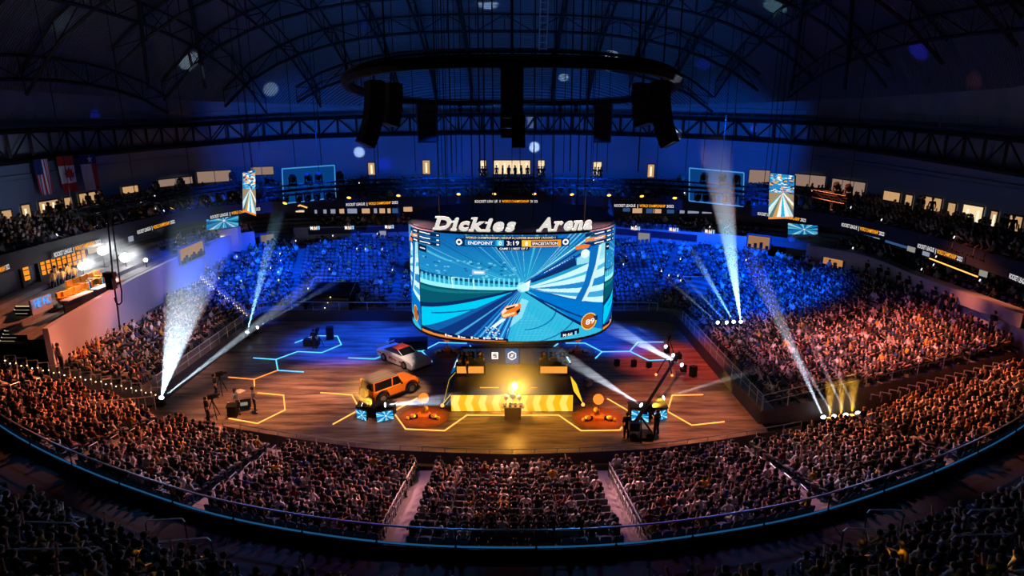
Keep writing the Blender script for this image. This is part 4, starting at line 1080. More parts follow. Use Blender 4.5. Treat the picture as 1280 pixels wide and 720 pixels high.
def screen_mesh(name, pic, fn, m, parent):
    """fn(u,v) -> point, u 0..1 left to right, v 0..1 from the top; one small face per picture cell"""
    h, w_ = pic.shape[:2]
    vs = [fn(i / w_, j / h) for j in range(h + 1) for i in range(w_ + 1)]
    me = bpy.data.meshes.new(name); V = np.array([tuple(v) for v in vs], np.float32); me.vertices.add(len(V)); me.vertices.foreach_set('co', V.reshape(-1))
    J, I = np.meshgrid(np.arange(h), np.arange(w_), indexing='ij'); a = (J * (w_ + 1) + I).reshape(-1)
    L = np.stack([a, a + w_ + 1, a + w_ + 2, a + 1], 1).reshape(-1).astype(np.int32)
    me.loops.add(len(L)); me.loops.foreach_set('vertex_index', L); me.polygons.add(h * w_); me.polygons.foreach_set('loop_start', np.arange(0, len(L), 4, dtype=np.int32)); me.update(calc_edges=True)
    at = me.attributes.new('Col', 'FLOAT_COLOR', 'FACE'); at.data.foreach_set('color', np.concatenate([pic.reshape(-1, 3), np.ones((h * w_, 1), np.float32)], 1).reshape(-1).astype(np.float32))
    me.materials.append(m); return link(name, me, parent)
M_PIC = emit_attr('screen_picture', 1.15)

# ------------------------------------------------------------------ hanging scoreboard
SBC = Vector((0, 42.5)); SA, SB, SN = 6.9, 7.5, 2.8; SZ0, SZ1 = 5.63, 12.2
def sb(theta):
    c, s = math.cos(theta), math.sin(theta)
    return Vector((SBC.x + SA * math.copysign(abs(c) ** (2 / SN), c), SBC.y + SB * math.copysign(abs(s) ** (2 / SN), s), 0))
def sb_x(x):   # on the front half by x
    r = min(1, abs(x / SA)); return Vector((x, SBC.y - SB * (1 - r ** SN) ** (1 / SN), 0))
XF = 5.72
def front(u, v, off=0.0):
    x = lerp(-XF, XF, u); p = sb_x(x); q = sb_x(x + .02); d = Vector((q.x - p.x, q.y - p.y, 0)).normalized(); n = Vector((d.y, -d.x, 0))
    return Vector((p.x, p.y, lerp(SZ1, SZ0, v))) + n * off
t = thing('scoreboard', 'huge hanging drum shaped scoreboard with curved video screens over the stage', 'scoreboard')
M_SB = mat('scoreboard_case', (.012, .016, .028), .45, noise=.15)
b = MB(); ring = [sb(2 * PI * i / 72) for i in range(72)]; k = .985
c0 = Vector((SBC.x, SBC.y, 0)); rr = [c0 + (p - c0) * k for p in ring]
top = [Vector((p.x, p.y, SZ1 + .12)) for p in rr]; bot = [Vector((p.x, p.y, SZ0 - .10)) for p in rr]
b.add(top + bot, [tuple(range(72)), tuple(range(143, 71, -1))] + [(i, 72 + i, 72 + (i + 1) % 72, (i + 1) % 72) for i in range(72)])
b.build('body', M_SB, t)
b = MB(); inn = [c0 + (p - c0) * .55 for p in ring]
b.add([Vector((p.x, p.y, SZ0 - .10)) for p in inn] + [Vector((p.x, p.y, SZ0 - .9)) for p in [c0 + (p - c0) * .5 for p in ring]], [(i, 72 + i, 72 + (i + 1) % 72, (i + 1) % 72) for i in range(72)] + [tuple(range(143, 71, -1))])
b.build('lower_hub', M_BLACK, t)
fs = screen_mesh('front_screen', GAME, lambda u, v: front(u, v, .03), M_PIC, t)
th1 = math.atan2(-((1 - (XF / SA) ** SN) ** (1 / SN)) ** (SN / 2), (XF / SA) ** (SN / 2))
def side(sgn):
    a0 = th1 + .02; a1 = PI - 1.02 - (-0) ; 
    def f(u, v):
        # right side: from the front edge backwards
        uu = u if sgn > 0 else 1 - u
        a = lerp(a0, a0 + 1.75, uu); p = sb(a); x = p.x if sgn > 0 else -p.x
        n = Vector((x - SBC.x, (p.y - SBC.y), 0)).normalized()
        return Vector((x, p.y, lerp(SZ1, SZ0, v))) + n * .03
    return f
half = GAME[::2, ::2]
screen_mesh('right_screen', half, side(1), M_PIC, t); screen_mesh('left_screen', half, side(-1), M_PIC, t)
b = MB(); pts = [sb(2 * PI * i / 72) for i in range(73)]
b.path([Vector((p.x, p.y, SZ0 - .02)) for p in pts], .09, 5); b.build('bottom_frame', M_DARK, t)
b = MB(); b.path([Vector((p.x, p.y, SZ1 + .03)) for p in pts], .05, 5); b.build('top_frame', M_SB, t)
# standing letters on the front edge of the roof of the scoreboard
lt = thing('roof_sign', 'white slanted Dickies Arena letters standing on top of the scoreboard', 'sign', (0, 0, 0))
def dick(txt, cx, wd, hgt):
    vs, fs_ = text_data(txt, 1.0, .035, .32, 1.08, .05)
    X0, X1 = min(v[0] for v in vs), max(v[0] for v in vs); Z0, Z1_ = min(v[1] for v in vs), max(v[1] for v in vs)
    b = MB(); b.add([(cx + (v[0] - (X0 + X1) / 2) / (X1 - X0) * wd, 35.35 - v[2] * 2 , SZ1 + .14 + (v[1] - Z0) / (Z1_ - Z0) * hgt) for v in vs], fs_); return b
lm = mat('letter_white', (.9, .88, .82), .5, noise=.05)
lm.node_tree.nodes['Principled BSDF'].inputs['Emission Color'].default_value = (1, .96, .88, 1); lm.node_tree.nodes['Principled BSDF'].inputs['Emission Strength'].default_value = .75
SLAB = {'D': ('bl', 'tl'), 'i': ('bc', 'ml'), 'c': (), 'k': ('bl', 'br', 'tl'), 'e': (), 's': (), 'A': ('bl', 'br'), 'r': ('bl', 'ml'), 'n': ('bl', 'br', 'ml'), 'a': ('br',)}
def word(txt, xc, wd, hgt):
    gl = []; x = 0
    for ch in txt:
        vs, f_ = text_data(ch, 1.0, .045, 0, 1, .05); a, b_ = min(v[0] for v in vs), max(v[0] for v in vs); gl.append((ch, [(v[0] - a + x, v[1], v[2]) for v in vs], f_, x, x + b_ - a)); x += b_ - a + .10
    k = wd / (x - .1); H0 = max(v[1] for g in gl for v in g[1] if g[0] in 'DA' or True); Zb = min(v[1] for v in gl[0][1]); Zt = max(v[1] for v in gl[0][1])
    P = lambda X, Z, Y: (xc - wd / 2 + X * k + (Z - Zb) / (Zt - Zb) * hgt * .34 - hgt * .17, 35.35 + abs(xc - wd / 2 + X * k) ** 2 * .035 - Y * 2, SZ1 + .14 + (Z - Zb) / (Zt - Zb) * hgt)
    for ch, vs, f_, x0, x1 in gl:
        b = MB(); b.add([P(*((v[0], v[1], v[2]))) for v in vs], f_)
        for s in SLAB[ch]:
            z0 = {'b': Zb, 't': Zt - .1, 'm': Zb + .44}[s[0]]; c = {'l': x0 + .06, 'r': x1 - .06, 'c': (x0 + x1) / 2}[s[1]]; hw = .12 if s[1] != 'c' else .14
            if s[0] in 'mt': c -= .05
            q = [(c - hw, z0), (c + hw, z0), (c + hw, z0 + .09), (c - hw, z0 + .09)]
            b.add([P(X, Z, .055) for X, Z in q] + [P(X, Z, -.055) for X, Z in q], [(0, 1, 2, 3), (7, 6, 5, 4), (0, 4, 5, 1), (1, 5, 6, 2), (2, 6, 7, 3), (3, 7, 4, 0)])
        b.build('letter', lm, lt)
word('Dickies', -2.15, 4.75, .80); word('Arena', 3.22, 3.2, .80)
# writing on the front screen
def onfront(cx, cy, k=1.0):
    # photo px -> canvas
    def f(x, y, z):
        u = ((cx - 97) / (938 - 97)) + x / (2 * XF); v = (cy - 190) / (672 - 190) - y / (SZ1 - SZ0); return front(u, v, .14)
    return f
PXM = 2 * XF / (938 - 97)
def sbt(txt, cx, cy, wz_, hz, m, bold=.03):
    lettering('lettering', txt, hz * PXM * 1.30, onfront(cx, cy), m, t, bold=bold, width=wz_ * PXM)
E_W = emit('text_white', (1, 1, 1), 1.2); E_T = emit('text_orange', (1, .75, .4), 1.2); E_K = emit('text_dark', (.02, .03, .08), 1)
sbt('WORLD CHAMPIONSHIP | GROUP A | LOWER BRACKET | ROUND 1', 512, 202, 380, 9, E_T)
sbt('ENDPOINT', 383, 225, 105, 15, E_W); sbt('0', 467, 225, 12, 18, E_W); sbt('3:19', 521, 225, 52, 20, E_W); sbt('1', 579, 227, 9, 18, E_W)
sbt('SPACESTATION', 657, 227, 108, 13, E_W); sbt('GAME 1 | BEST OF 7', 524, 248, 120, 9, E_W)
sbt('89', 867, 600, 42, 26, E_W); 
sbt('M', 749, 645, 12, 14, E_W); sbt('o', 761, 644, 8, 12, emit('text_o', (1, .35, .05), 1.3)); sbt('bil', 775, 643, 18, 14, E_W); sbt('1', 800, 641, 9, 18, emit('text_blue', (.3, .6, 1), 1))
# suspension cables of the scoreboard and rigging lines around it
for i, (x, y) in enumerate([(-4.5, 38), (4.5, 38), (-5, 47), (5, 47), (-1.2, 40), (1.4, 40), (-2.9, 45), (3.0, 45)]):
    b = MB(); b.tube((x, y, SZ1 + .12), (x * 1.02, y, roof_z(x, y) - 2), .045, 5)
    tag(b.build('suspension_cable', M_BLACK), f'thin black steel cable holding the scoreboard, {["front left corner", "front right corner", "rear left corner", "rear right corner", "front left of the middle", "front right of the middle", "rear left of the middle", "rear right of the middle"][i]}', 'cable', 'scoreboard cables')
random.seed(21)
for i, px in enumerate([565, 571, 578, 590, 606, 650, 690, 704, 712, 722, 738, 745, 600, 676, 758, 553, 797, 520, 474, 856]):
    Y = 61 + (i % 3); p = at_y(px, 226, Y); b = MB(); b.tube((p.x, Y, 13.9), (p.x, Y, roof_z(p.x, Y) - 1.6), .035 if i % 4 else .07, 4)
    tag(b.build('rigging_line', M_BLACK), f'thin dark rigging line above the far lighting truss, {ORD[sorted([565, 571, 578, 590, 606, 650, 690, 704, 712, 722, 738, 745, 600, 676, 758, 553, 797, 520, 474, 856]).index(px)]} from the left', 'cable', 'rigging lines')
# ------------------------------------------------------------------ vehicles (nose towards +x, wheels on z = 0)
def profile_body(prof, halfw, bev, ins):
    """side outline (x,z) swept across the width with rounded shoulders: rows at y = -w, -w+bev, +w-bev, +w"""
    b = MB(); n = len(prof); cz = sum(z for _, z in prof) / n; rows = []
    for y, k in ((-halfw, ins), (-halfw + bev, 0), (halfw - bev, 0), (halfw, ins)):
        rows.append([(x * (1 - k * .2), y, z - k * max(0, z - cz)) for x, z in prof])
    vs = [p for r in rows for p in r]
    fs = [tuple(range(n)), tuple(range(4 * n - 1, 3 * n - 1, -1))]
    for r in range(3): fs += [(r * n + i, (r + 1) * n + i, (r + 1) * n + (i + 1) % n, r * n + (i + 1) % n) for i in range(n)]
    return b.add(vs, fs)
def arch(cx, r, z0, n=7): return [(cx + r * math.cos(PI - PI * i / (n - 1)) * -1, z0 + r * math.sin(PI * i / (n - 1))) for i in range(n)][::-1]
def wheel(t, x, y, r, wd, lab=None):
    R = Matrix.Rotation(PI / 2, 3, 'X')
    b = MB(); b.lathe([(r * .6, -wd / 2), (r * .93, -wd / 2), (r, -wd * .32), (r, wd * .32), (r * .93, wd / 2), (r * .6, wd / 2)], n=20, axis=R); wh = b.build('wheel', M_RUBBER, t, loc=(x, y, r))
    b = MB(); b.lathe([(r * .6, -.02), (r * .55, .02)], (0, (-1 if y < 0 else 1) * wd * .45, 0), 16, axis=R)
    for k in range(5): a = 2 * PI * k / 5; b.box((math.cos(a) * r * .3, (-1 if y < 0 else 1) * wd * .52, math.sin(a) * r * .3), (r * .55, .03, r * .13), rot=Matrix.Rotation(-a, 3, 'Y'))
    b.build('rim', mat('wheel_rim', (.25, .25, .27), .35, .8, noise=.1), wh)
# orange off road car
M_OR = mat('car_orange', (.85, .22, .02), .3, noise=.05, spec=.6)
pc = at_z(490, 500, 0)
a = at_z(473, 506, 0); c_ = at_z(508, 492.5, 0); hd = math.atan2(c_.y - a.y, c_.x - a.x); mid = (a + c_) / 2
t = thing('off_road_car', 'boxy orange off road car with grey hard top beside the stage', 'car', (mid.x - .32, mid.y + .72, 0), hd); t.scale = (.91, .91, .91)
wr = .44
prof = [(-2.05, .48)] + [(-1.98, .55)] + [(-1.75, .5)] + arch(-1.35, .5, .48) + [(-.75, .45), (.75, .45)] + arch(1.35, .5, .48) + [(1.92, .5), (2.08, .58), (2.1, .92), (2.0, 1.08), (.62, 1.16), (.55, 1.12), (-2.05, 1.12), (-2.1, .9)]
profile_body(prof, .95, .10, .10).build('body', M_OR, t)
b = MB(); b.box((1.38, 0, 1.13), (1.2, 1.5, .08), taper=.92); b.build('hood', M_OR, t)
cab = [(-2.0, 1.12), (.62, 1.12), (.22, 1.78), (-1.96, 1.80)]
profile_body(cab, .86, .12, .12).build('cabin_glass', M_GLASSDK, t)
b = MB(); b.box((-.92, 0, 1.83), (2.25, 1.66, .09), taper=.97)
for k in range(3): b.box((-.92, -.5 + k * .5, 1.885), (2.1, .03, .02))
b.build('hard_top', mat('hard_top_grey', (.22, .18, .15), .5, noise=.15), t)
b = MB()
for s in (-1, 1):
    b.tube((.60, s * .84, 1.14), (.22, s * .78, 1.80), .045, 6); b.box((-.35, s * .85, 1.45), (.09, .05, .66)); b.box((-1.95, s * .83, 1.45), (.10, .07, .66)); b.box((-.9, s * .815, 1.80), (2.2, .06, .05))
b.build('roof_pillars', M_OR, t)
for x in (-1.35, 1.35):
    for s in (-1, 1): wheel(t, x, s * .90, wr, .30)
for s in (-1, 1):
    for x in (-1.35, 1.35):
        b = MB(); pts = [(x + .58 * math.cos(PI * i / 8), .48 + .58 * math.sin(PI * i / 8)) for i in range(9)]
        for (xa, za), (xb, zb) in zip(pts, pts[1:]): b.box(((xa + xb) / 2, s * .99, (za + zb) / 2), (.25, .12, .07), rot=Matrix.Rotation(-math.atan2(zb - za, xb - xa), 3, 'Y'))
        b.build('fender_flare', M_BLACK, t)
b = MB(); b.box((2.12, 0, .62), (.18, 1.8, .18)); b.build('front_bumper', M_BLACK, t)
b = MB(); b.box((-2.12, 0, .60), (.16, 1.8, .18)); b.build('rear_bumper', M_BLACK, t)
b = MB(); b.box((2.1, 0, .90), (.05, 1.3, .2)); b.build('grille', M_BLACK, t)
for s in (-1, 1):
    b = MB(); b.lathe([(.11, -.02), (.11, .03)], (2.12, s * .68, .9), 12, axis=Matrix.Rotation(PI / 2, 3, 'Y')); b.build('headlamp', mat('lamp_glass', (.8, .8, .75), .1, noise=.02), t)
    b = MB(); b.box((-2.1, s * .82, .95), (.05, .14, .26)); b.build('tail_lamp', mat('tail_red', (.5, .01, .01), .2, noise=.02), t)
    b = MB(); b.box((-1.0, s * .965, .98), (.14, .03, .03)); b.build('door_handle', M_BLACK, t); b = MB(); b.box((.42, s * 1.03, 1.18), (.1, .16, .13)); b.build('side_mirror', M_BLACK, t)
b = MB(); b.lathe([(.24, -.13), (.40, -.13), (.43, -.06), (.43, .06), (.40, .13), (.24, .13)], (-2.28, .05, 1.0), 18, axis=Matrix.Rotation(PI / 2, 3, 'Y')); b.build('spare_wheel', M_RUBBER, t)
b = MB()
for s in (-1, 1): b.box((0, s * 1.0, .42), (1.7, .16, .05))
b.build('side_step', M_BLACK, t)
# white race car
M_WH = mat('race_white', (.85, .82, .80), .3, noise=.03, spec=.6)
a = at_z(483.5, 451, 0); c_ = at_z(511, 462.5, 0); hd = math.atan2(c_.y - a.y, c_.x - a.x); mid = (a + c_) / 2
t = thing('race_car', 'low white race car with red markings, dark windows and black door numbers', 'car', (mid.x + .35, mid.y + .75, 0), hd)
prof = [(-2.25, .30), (-1.85, .22)] + arch(-1.32, .40, .24) + [(-.8, .17), (.8, .17)] + arch(1.32, .40, .24) + [(1.85, .18), (2.3, .16), (2.42, .30), (2.38, .58), (2.2, .72), (1.7, .80), (.75, .88), (.1, .90), (-1.5, .92), (-2.15, .90), (-2.35, .75)]
profile_body(prof, .97, .16, .16).build('body', M_WH, t)
cab = [(-1.65, .90), (.85, .84), (.15, 1.22), (-.85, 1.24)]
profile_body(cab, .74, .12, .10).build('cabin_glass', M_GLASSDK, t)
b = MB(); b.box((-.36, 0, 1.245), (1.0, 1.2, .04), taper=.94); b.build('roof', mat('race_red', (.55, .08, .06), .35, noise=.2), t)
b = MB()
for s in (-1, 1): b.tube((.78, s * .66, .88), (.15, s * .62, 1.23), .03, 5); b.tube((-1.55, s * .66, .92), (-.85, s * .62, 1.24), .035, 5)
b.build('window_pillars', M_WH, t)
b = MB(); b.box((-2.3, 0, 1.03), (.05, 1.7, .16)); b.build('rear_spoiler', M_WH, t)
b = MB(); b.box((2.42, 0, .14), (.2, 1.85, .05)); b.build('front_splitter', M_BLACK, t)
b = MB(); b.box((2.36, 0, .40), (.06, 1.25, .14)); b.build('grille', M_BLACK, t)
for x in (-1.32, 1.32):
    for s in (-1, 1): wheel(t, x, s * .88, .34, .27)
b = MB()
for s in (-1, 1):
    b.box((-.1, s * .975, .52), (.9, .012, .12), rot=Matrix.Rotation(.15, 3, 'Y')); b.box((-1.9, s * .97, .62), (.5, .012, .10)); b.box((.85, s * .975, .48), (.3, .012, .16))
b.build('red_markings', mat('race_red', (.55, .08, .06), .35), t)
def flat(cx, cy, z, k, rz=0.0): return lambda x, y, w_: (cx + (x * math.cos(rz) - y * math.sin(rz)) * k, cy + (x * math.sin(rz) + y * math.cos(rz)) * k, z)
lettering('door_number', '14', 1, flat(1.45, -.05, .815, .62, -PI / 2), M_BLACK, t, bold=.03)
for s in (-1, 1):
    lettering('door_number', '14', 1, (lambda s: lambda x, y, w_: (-.35 + x * .5 * -s * -1 if s < 0 else -.35 - x * .5, s * .985, .52 + y * .5))(s), M_BLACK, t, bold=.03)
    b = MB(); b.box((2.2, s * .72, .60), (.25, .3, .05), rot=Matrix.Rotation(.5, 3, 'Y')); b.build('headlamp', M_BLACK, t)

# ------------------------------------------------------------------ presenter corner at the left
p = at_z(319, 516, 0)
add_person('presenter', 'standing presenter in grey jacket and black trousers on the left floor hexagon', 'host', (p.x, p.y, 0), -1.1, (.16, .18, .22), True, None, False, 1.04)
p = at_z(297, 517, 0); p2 = at_z(299.5, 523, 0)
add_person('camera_operator', 'person in pale blue shirt standing behind the dark console on the left hexagon', 'stand', (p.x, p.y, 0), -1.6, (.20, .30, .48), True, None, True, 1.0)
t = thing('console', 'dark tall wheeled production console at the left edge of the floor hexagon', 'console', (p2.x - .5, p2.y + .2, 0), .2)
b = MB(); b.box((0, 0, .45), (.55, .5, .75)); b.build('cabinet', M_BLACK, t); b = MB(); b.box((0, -.05, .87), (.62, .55, .05), rot=Matrix.Rotation(.15, 3, 'X')); b.build('desk_top', M_DARK, t)
for s in (-1, 1): b = MB(); b.ball((s * .38, .2, .06), .06, 6, 4); b.build('caster', M_RUBBER, t)
p = at_z(306, 512, 0); t = thing('preview_monitor', 'black preview monitor on a low foot in front of the presenter', 'monitor', (p.x, p.y, 0), .3)
b = MB(); b.box((0, 0, .45), (.85, .08, .55), rot=Matrix.Rotation(-.35, 3, 'X')); b.build('case', M_BLACK, t); b = MB(); b.box((0, -.06, .44), (.45, .02, .22), rot=Matrix.Rotation(-.35, 3, 'X')); b.build('screen', emit('preview', (.5, .45, .4), .5), t)
b = MB(); b.box((0, 0, .03), (.6, .5, .05)); b.box((0, .1, .15), (.1, .06, .25)); b.build('foot', M_DARK, t)
p = at_z(299, 490.5, 0); t = thing('floor_marker', 'small white angled paper marker lying behind the presenter', 'marker', (p.x, p.y, 0), .5)
b = MB(); b.add([(-.45, -.1, .03), (0, -.28, .03), (.5, .05, .03), (.1, .1, .22), (.02, .32, .03), (-.2, .12, .18)], [(0, 1, 3, 5), (1, 2, 3), (3, 4, 5), (5, 4, 0), (2, 4, 3)]); b.build('sheet', mat('paper', (.85, .85, .85), .6, noise=.05), t)
def tripod_cam(x, y, lab, sc=1.0, person=True, dr=0.0):
    p = at_z(x, y, 0); t = thing('camera_tripod', 'black broadcast camera on a tripod ' + lab, 'camera', (p.x, p.y, 0), dr)
    for k in range(3): a = 2 * PI * k / 3; b = MB(); b.tube((0, 0, 1.25 * sc), (.5 * math.cos(a), .5 * math.sin(a), 0), .03, 5); b.build('leg', M_BLACK, t)
    b = MB(); b.box((0, 0, 1.5 * sc), (.22, .5, .28)); b.box((0, 0, 1.3 * sc), (.12, .12, .12)); b.build('camera_body', M_BLACK, t); b = MB(); b.tube((0, .25, 1.5 * sc), (0, .5, 1.5 * sc), .08, 8); b.build('lens', M_DARK, t)
    if person: add_person('camera_operator', 'camera operator in black ' + lab, 'stand', (p.x - .1 * math.cos(dr), p.y - .65, 0), dr, SHIRTS[0][1], False)
tripod_cam(268, 522, 'left of the floor hexagon, nearer the seats', 1.0, True, -.8)
tripod_cam(277, 492, 'left of the floor hexagon, farther from the seats', 1.0, True, -1.0)
tripod_cam(835, 441, 'far back on the right side of the floor', 1.0, False)
tripod_cam(870, 412, 'by the far end of the right stand', 1.0, True)
tripod_cam(398, 433, 'inside the far left blue floor lines', 1.0, True)
# equipment cases and black props far back
for i, (x, y, w_, d_, h_, lab) in enumerate([(390, 432, 1.3, .7, .55, 'inside the far left blue lines'), (511, 436, 3.2, 1.2, .8, 'behind the white race car'), (413, 424, .6, .6, 1.1, 'standing upright at the far left of the floor'), (771, 458, .35, .3, .5, 'at the edge of the right blue floor area, leftmost of three'), (792, 459, .35, .3, .55, 'at the edge of the right blue floor area, middle of three'),
    (811, 460, .35, .3, .45, 'at the edge of the right blue floor area, rightmost of three'), (866, 471, .45, .4, .8, 'beside the front of the right stand'), (735, 483, .5, .4, .5, 'right of the stage with a pale top')]):
    p = at_z(x, y, 0); t = thing('equipment_case', 'black wheeled equipment case ' + lab, 'case', (p.x, p.y, 0), .1 * i, 'equipment cases')
    b = MB(); b.box((0, 0, h_ / 2 + .06), (w_, d_, h_)); b.build('box', M_BLACK if i < 7 else M_RAIL, t); b = MB(); b.box((0, 0, h_ * .7 + .06), (w_ * 1.02, d_ * 1.02, .04)); b.build('metal_edge', M_DARK, t)

# ------------------------------------------------------------------ the two low plinths with screens and lamps
def moving_head(name, lab, loc, dirv, lens, up=True, k=1.0, group='moving head lamps'):
    d = Vector(dirv).normalized(); t = thing(name, lab, 'stage light', loc, 0, group); s = 1 if up else -1
    b = MB(); b.box((0, 0, s * .07 * k), (.42 * k, .36 * k, .14 * k)); b.build('base', M_BLACK, t)
    b = MB(); b.box((-.2 * k, 0, s * .34 * k), (.05 * k, .12 * k, .44 * k)); b.box((.2 * k, 0, s * .34 * k), (.05 * k, .12 * k, .44 * k)); b.box((0, 0, s * .15 * k), (.44 * k, .12 * k, .04 * k)); b.build('yoke', M_BLACK, t)
    R = d.to_track_quat('Z', 'Y').to_matrix(); c = Vector((0, 0, s * .45 * k))
    b = MB(); b.lathe([(.10 * k, -.24 * k), (.15 * k, -.2 * k), (.16 * k, 0), (.19 * k, .2 * k), (.17 * k, .22 * k)], c, 10, axis=R); hd_ = b.build('head', M_BLACK, t)
    b = MB(); b.lathe([(.155 * k, .222 * k), (.12 * k, .24 * k)], c, 10, axis=R); b.build('lens', lens, hd_)
    return Vector(loc) + c
L_WHT = emit('lens_white', (.75, .9, 1.0), 6); L_AMB = emit('lens_amber', (1.0, .42, .06), 3.5); L_OFF = mat('lens_dark', (.02, .02, .03), .1, noise=.1); L_BLU = emit('lens_blue', (.15, .4, 1), 4)
def plinth(cx, cy, side_lab, panels, rz0):
    c = at_z(cx, cy, 0); t = thing('screen_plinth', f'low black plinth with two small glowing blue screens, {side_lab}', 'plinth', (c.x, c.y, 0))
    b = MB(); b.box((0, .75, .36), (2.4, .9, .72)); b.box((0, .75, .75), (2.5, 1.0, .05)); b.build('platform', M_BLACK, t)
    for i, pts in enumerate(panels):
        P = [at_z(x, y, z) - Vector((c.x, c.y, 0)) for x, y, z in pts]   # tl, tr, br, bl
        nrm = (P[1] - P[0]).cross(P[3] - P[0]).normalized()
        if nrm.y > 0: nrm = -nrm
        b = MB(); b.prism([p - nrm * .03 for p in P], -nrm, .12); pn = b.build('screen_case', M_BLACK, t)
        screen_mesh('screen', burst_picture(i + int(cx)), lambda u, v: P[0].lerp(P[1], u).lerp(P[3].lerp(P[2], u), v) + nrm * .02, M_PIC, t)
    return c
ZL = lambda x, y, z: (430 + x / 14.22, 490 + y / 14.22, z)
cL = plinth(468, 525, 'left of the near left game pad', [[ZL(205, 300, .75), ZL(400, 350, .75), ZL(400, 515, .05), ZL(240, 455, .05)], [ZL(568, 365, .78), ZL(865, 325, .78), ZL(885, 475, .05), ZL(590, 535, .05)]], 0)
ZR = lambda x, y, z: (770 + x / 4.8, 410 + y / 4.8, z)
cR = plinth(812, 526, 'right of the near right game pad', [[ZR(95, 492, .78), ZR(195, 505, .78), ZR(195, 565, .05), ZR(90, 552, .05)], [ZR(228, 505, .78), ZR(303, 490, .78), ZR(307, 540, .05), ZR(235, 558, .05)]], 0)

# camera crane
base = at_z(800, 546, 0); tip = at_y(849, 441, 43.5)
t = thing('camera_crane', 'long black camera crane reaching from the near right floor towards the back', 'camera crane', (base.x, base.y, 0))
tp = tip - Vector((base.x, base.y, 0)); piv = Vector((0, 0, 1.5)); tail = piv - (tp - piv).normalized() * 1.6
b = MB()
for k in range(3): a = 2 * PI * k / 3 + .4; b.tube((0, 0, 1.3), (.9 * math.cos(a), .9 * math.sin(a), .05), .06, 5)
b.box((0, 0, .12), (1.3, 1.1, .2)); b.build('dolly', M_BLACK, t)
b = MB(); b.tube(tail, tp, .09, 5); b.tube(tail + Vector((0, 0, .3)), tp + Vector((0, 0, .12)), .04, 4)
for k in range(10): f = k / 10; b.tube(tail.lerp(tp, f), (tail + Vector((0, 0, .3))).lerp(tp + Vector((0, 0, .12)), f + .05), .02, 3)
b.build('arm', M_BLACK, t)
b = MB(); b.box(tail, (.6, .4, .5)); b.build('counterweight', M_DARK, t); b = MB(); b.box(tp - Vector((0, 0, .25)), (.35, .4, .4)); b.tube(tp - Vector((0, 0, .25)), tp + Vector((-.1, .5, -.3)), .1, 8); b.build('camera_head', M_BLACK, t)
b = MB()
for k in range(2): b.lathe([(.25, -.08), (.25, .08)], (-.5 + k, -.45, .25), 12, axis=Matrix.Rotation(PI / 2, 3, 'X'))
b.build('wheel', M_RUBBER, t)
add_person('camera_operator', 'crane operator in black standing at the near end of the camera crane', 'stand', (base.x - .9, base.y - .3, 0), .2, SHIRTS[0][1], False)
add_person('camera_operator', 'second operator in black right of the camera crane base', 'host', (base.x + 1.0, base.y + .1, 0), .8, SHIRTS[1][1], False)
for i, (fx, fy, tx, ty) in enumerate([(820, 470, 833, 452), (840, 471, 837, 455)]):
    p = at_z(fx, fy, 0); t = thing('floor_lamp', ['slim tilted lamp bar with orange foot light, left one at the right floor edge', 'slim tilted lamp bar with orange foot light, right one at the right floor edge'][i], 'lamp', (p.x, p.y, 0))
    b = MB(); b.tube((0, 0, .1), ((tx - fx) * .06, .5, 1.2), .05, 5); b.build('bar', M_DARK, t); b = MB(); b.ball((0, 0, .12), .1, 6, 4); b.build('foot_light', E_OR, t)

# ------------------------------------------------------------------ rails in the aisles
def loop_rail(x, y0, y1, z0, z1, lab, grp, m=M_RAIL):
    t = thing('aisle_handrail', lab, 'handrail', (x, y0, z0), 0, grp)
    h = .85; b = MB(); r = .025
    b.path([(0, 0, h * .55), (0, 0, h), (0, y1 - y0, z1 - z0 + h), (0, y1 - y0, z1 - z0 + h * .55), (0, 0, h * .55)], r, 5); b.build('loop', m, t)
    for f in (.15, .85): b = MB(); b.tube((0, (y1 - y0) * f, (z1 - z0) * f), (0, (y1 - y0) * f, (z1 - z0) * f + h * .56), r, 5); b.build('post', m, t)
AN = {-29.0: 'far left wing aisle', -20.5: 'outer left aisle', -13.1: 'inner left aisle', -4.6: 'left centre aisle', 4.6: 'right centre aisle', 12.9: 'inner right aisle', 20.2: 'outer right aisle', 28.6: 'far right wing aisle'}
for x, nm in AN.items():
    n = near_rows(x); j = 0
    for k in range(1, n - 1, 2 if abs(x) > 8 else 1):
        off = (.42 if x < 0 else -.42) * (-1 if abs(x) < 8 else 1)
        y = yo(x) + (k + .1) * PN
        if not in_frame((x, y, 3)): continue
        loop_rail(x + off * (1 if abs(x) > 8 else (1 if x < 0 else 1)), y, y + .62, near_row_z(x, k) + .05, near_row_z(x, k) + .05 - .08, f'small looped steel handrail in the {nm}, {ORD[j]} from the curb', 'looped aisle handrails'); j += 1
# front barrier of the near stand and side barriers
t = thing('barrier', 'steel crowd barrier along the front of the near stand', 'barrier')
xs2 = [i * 1.25 for i in range(-14, 15)]
BF = lambda x: yi(x) + 1.1
b = MB(); b.path([(x, BF(x), 1.05) for x in xs2], .03, 5); b.path([(x, BF(x), .5) for x in xs2], .02, 4); b.build('rail', M_RAIL, t)
for x in xs2: b = MB(); b.tube((x, BF(x), 0), (x, BF(x), 1.05), .025, 4); b.build('post', M_RAIL, t)
b = MB()
for xa, xb in zip(xs2, xs2[1:]): b.box(((xa + xb) / 2, (BF(xa) + BF(xb)) / 2 - .03, .4), (abs(xb - xa) * 1.02, .04, .75), rot=Matrix.Rotation(math.atan2(yi(xb) - yi(xa), xb - xa), 3, 'Z'))
b.build('board', mat('barrier_board', (.12, .10, .12), .6, noise=.2), t)
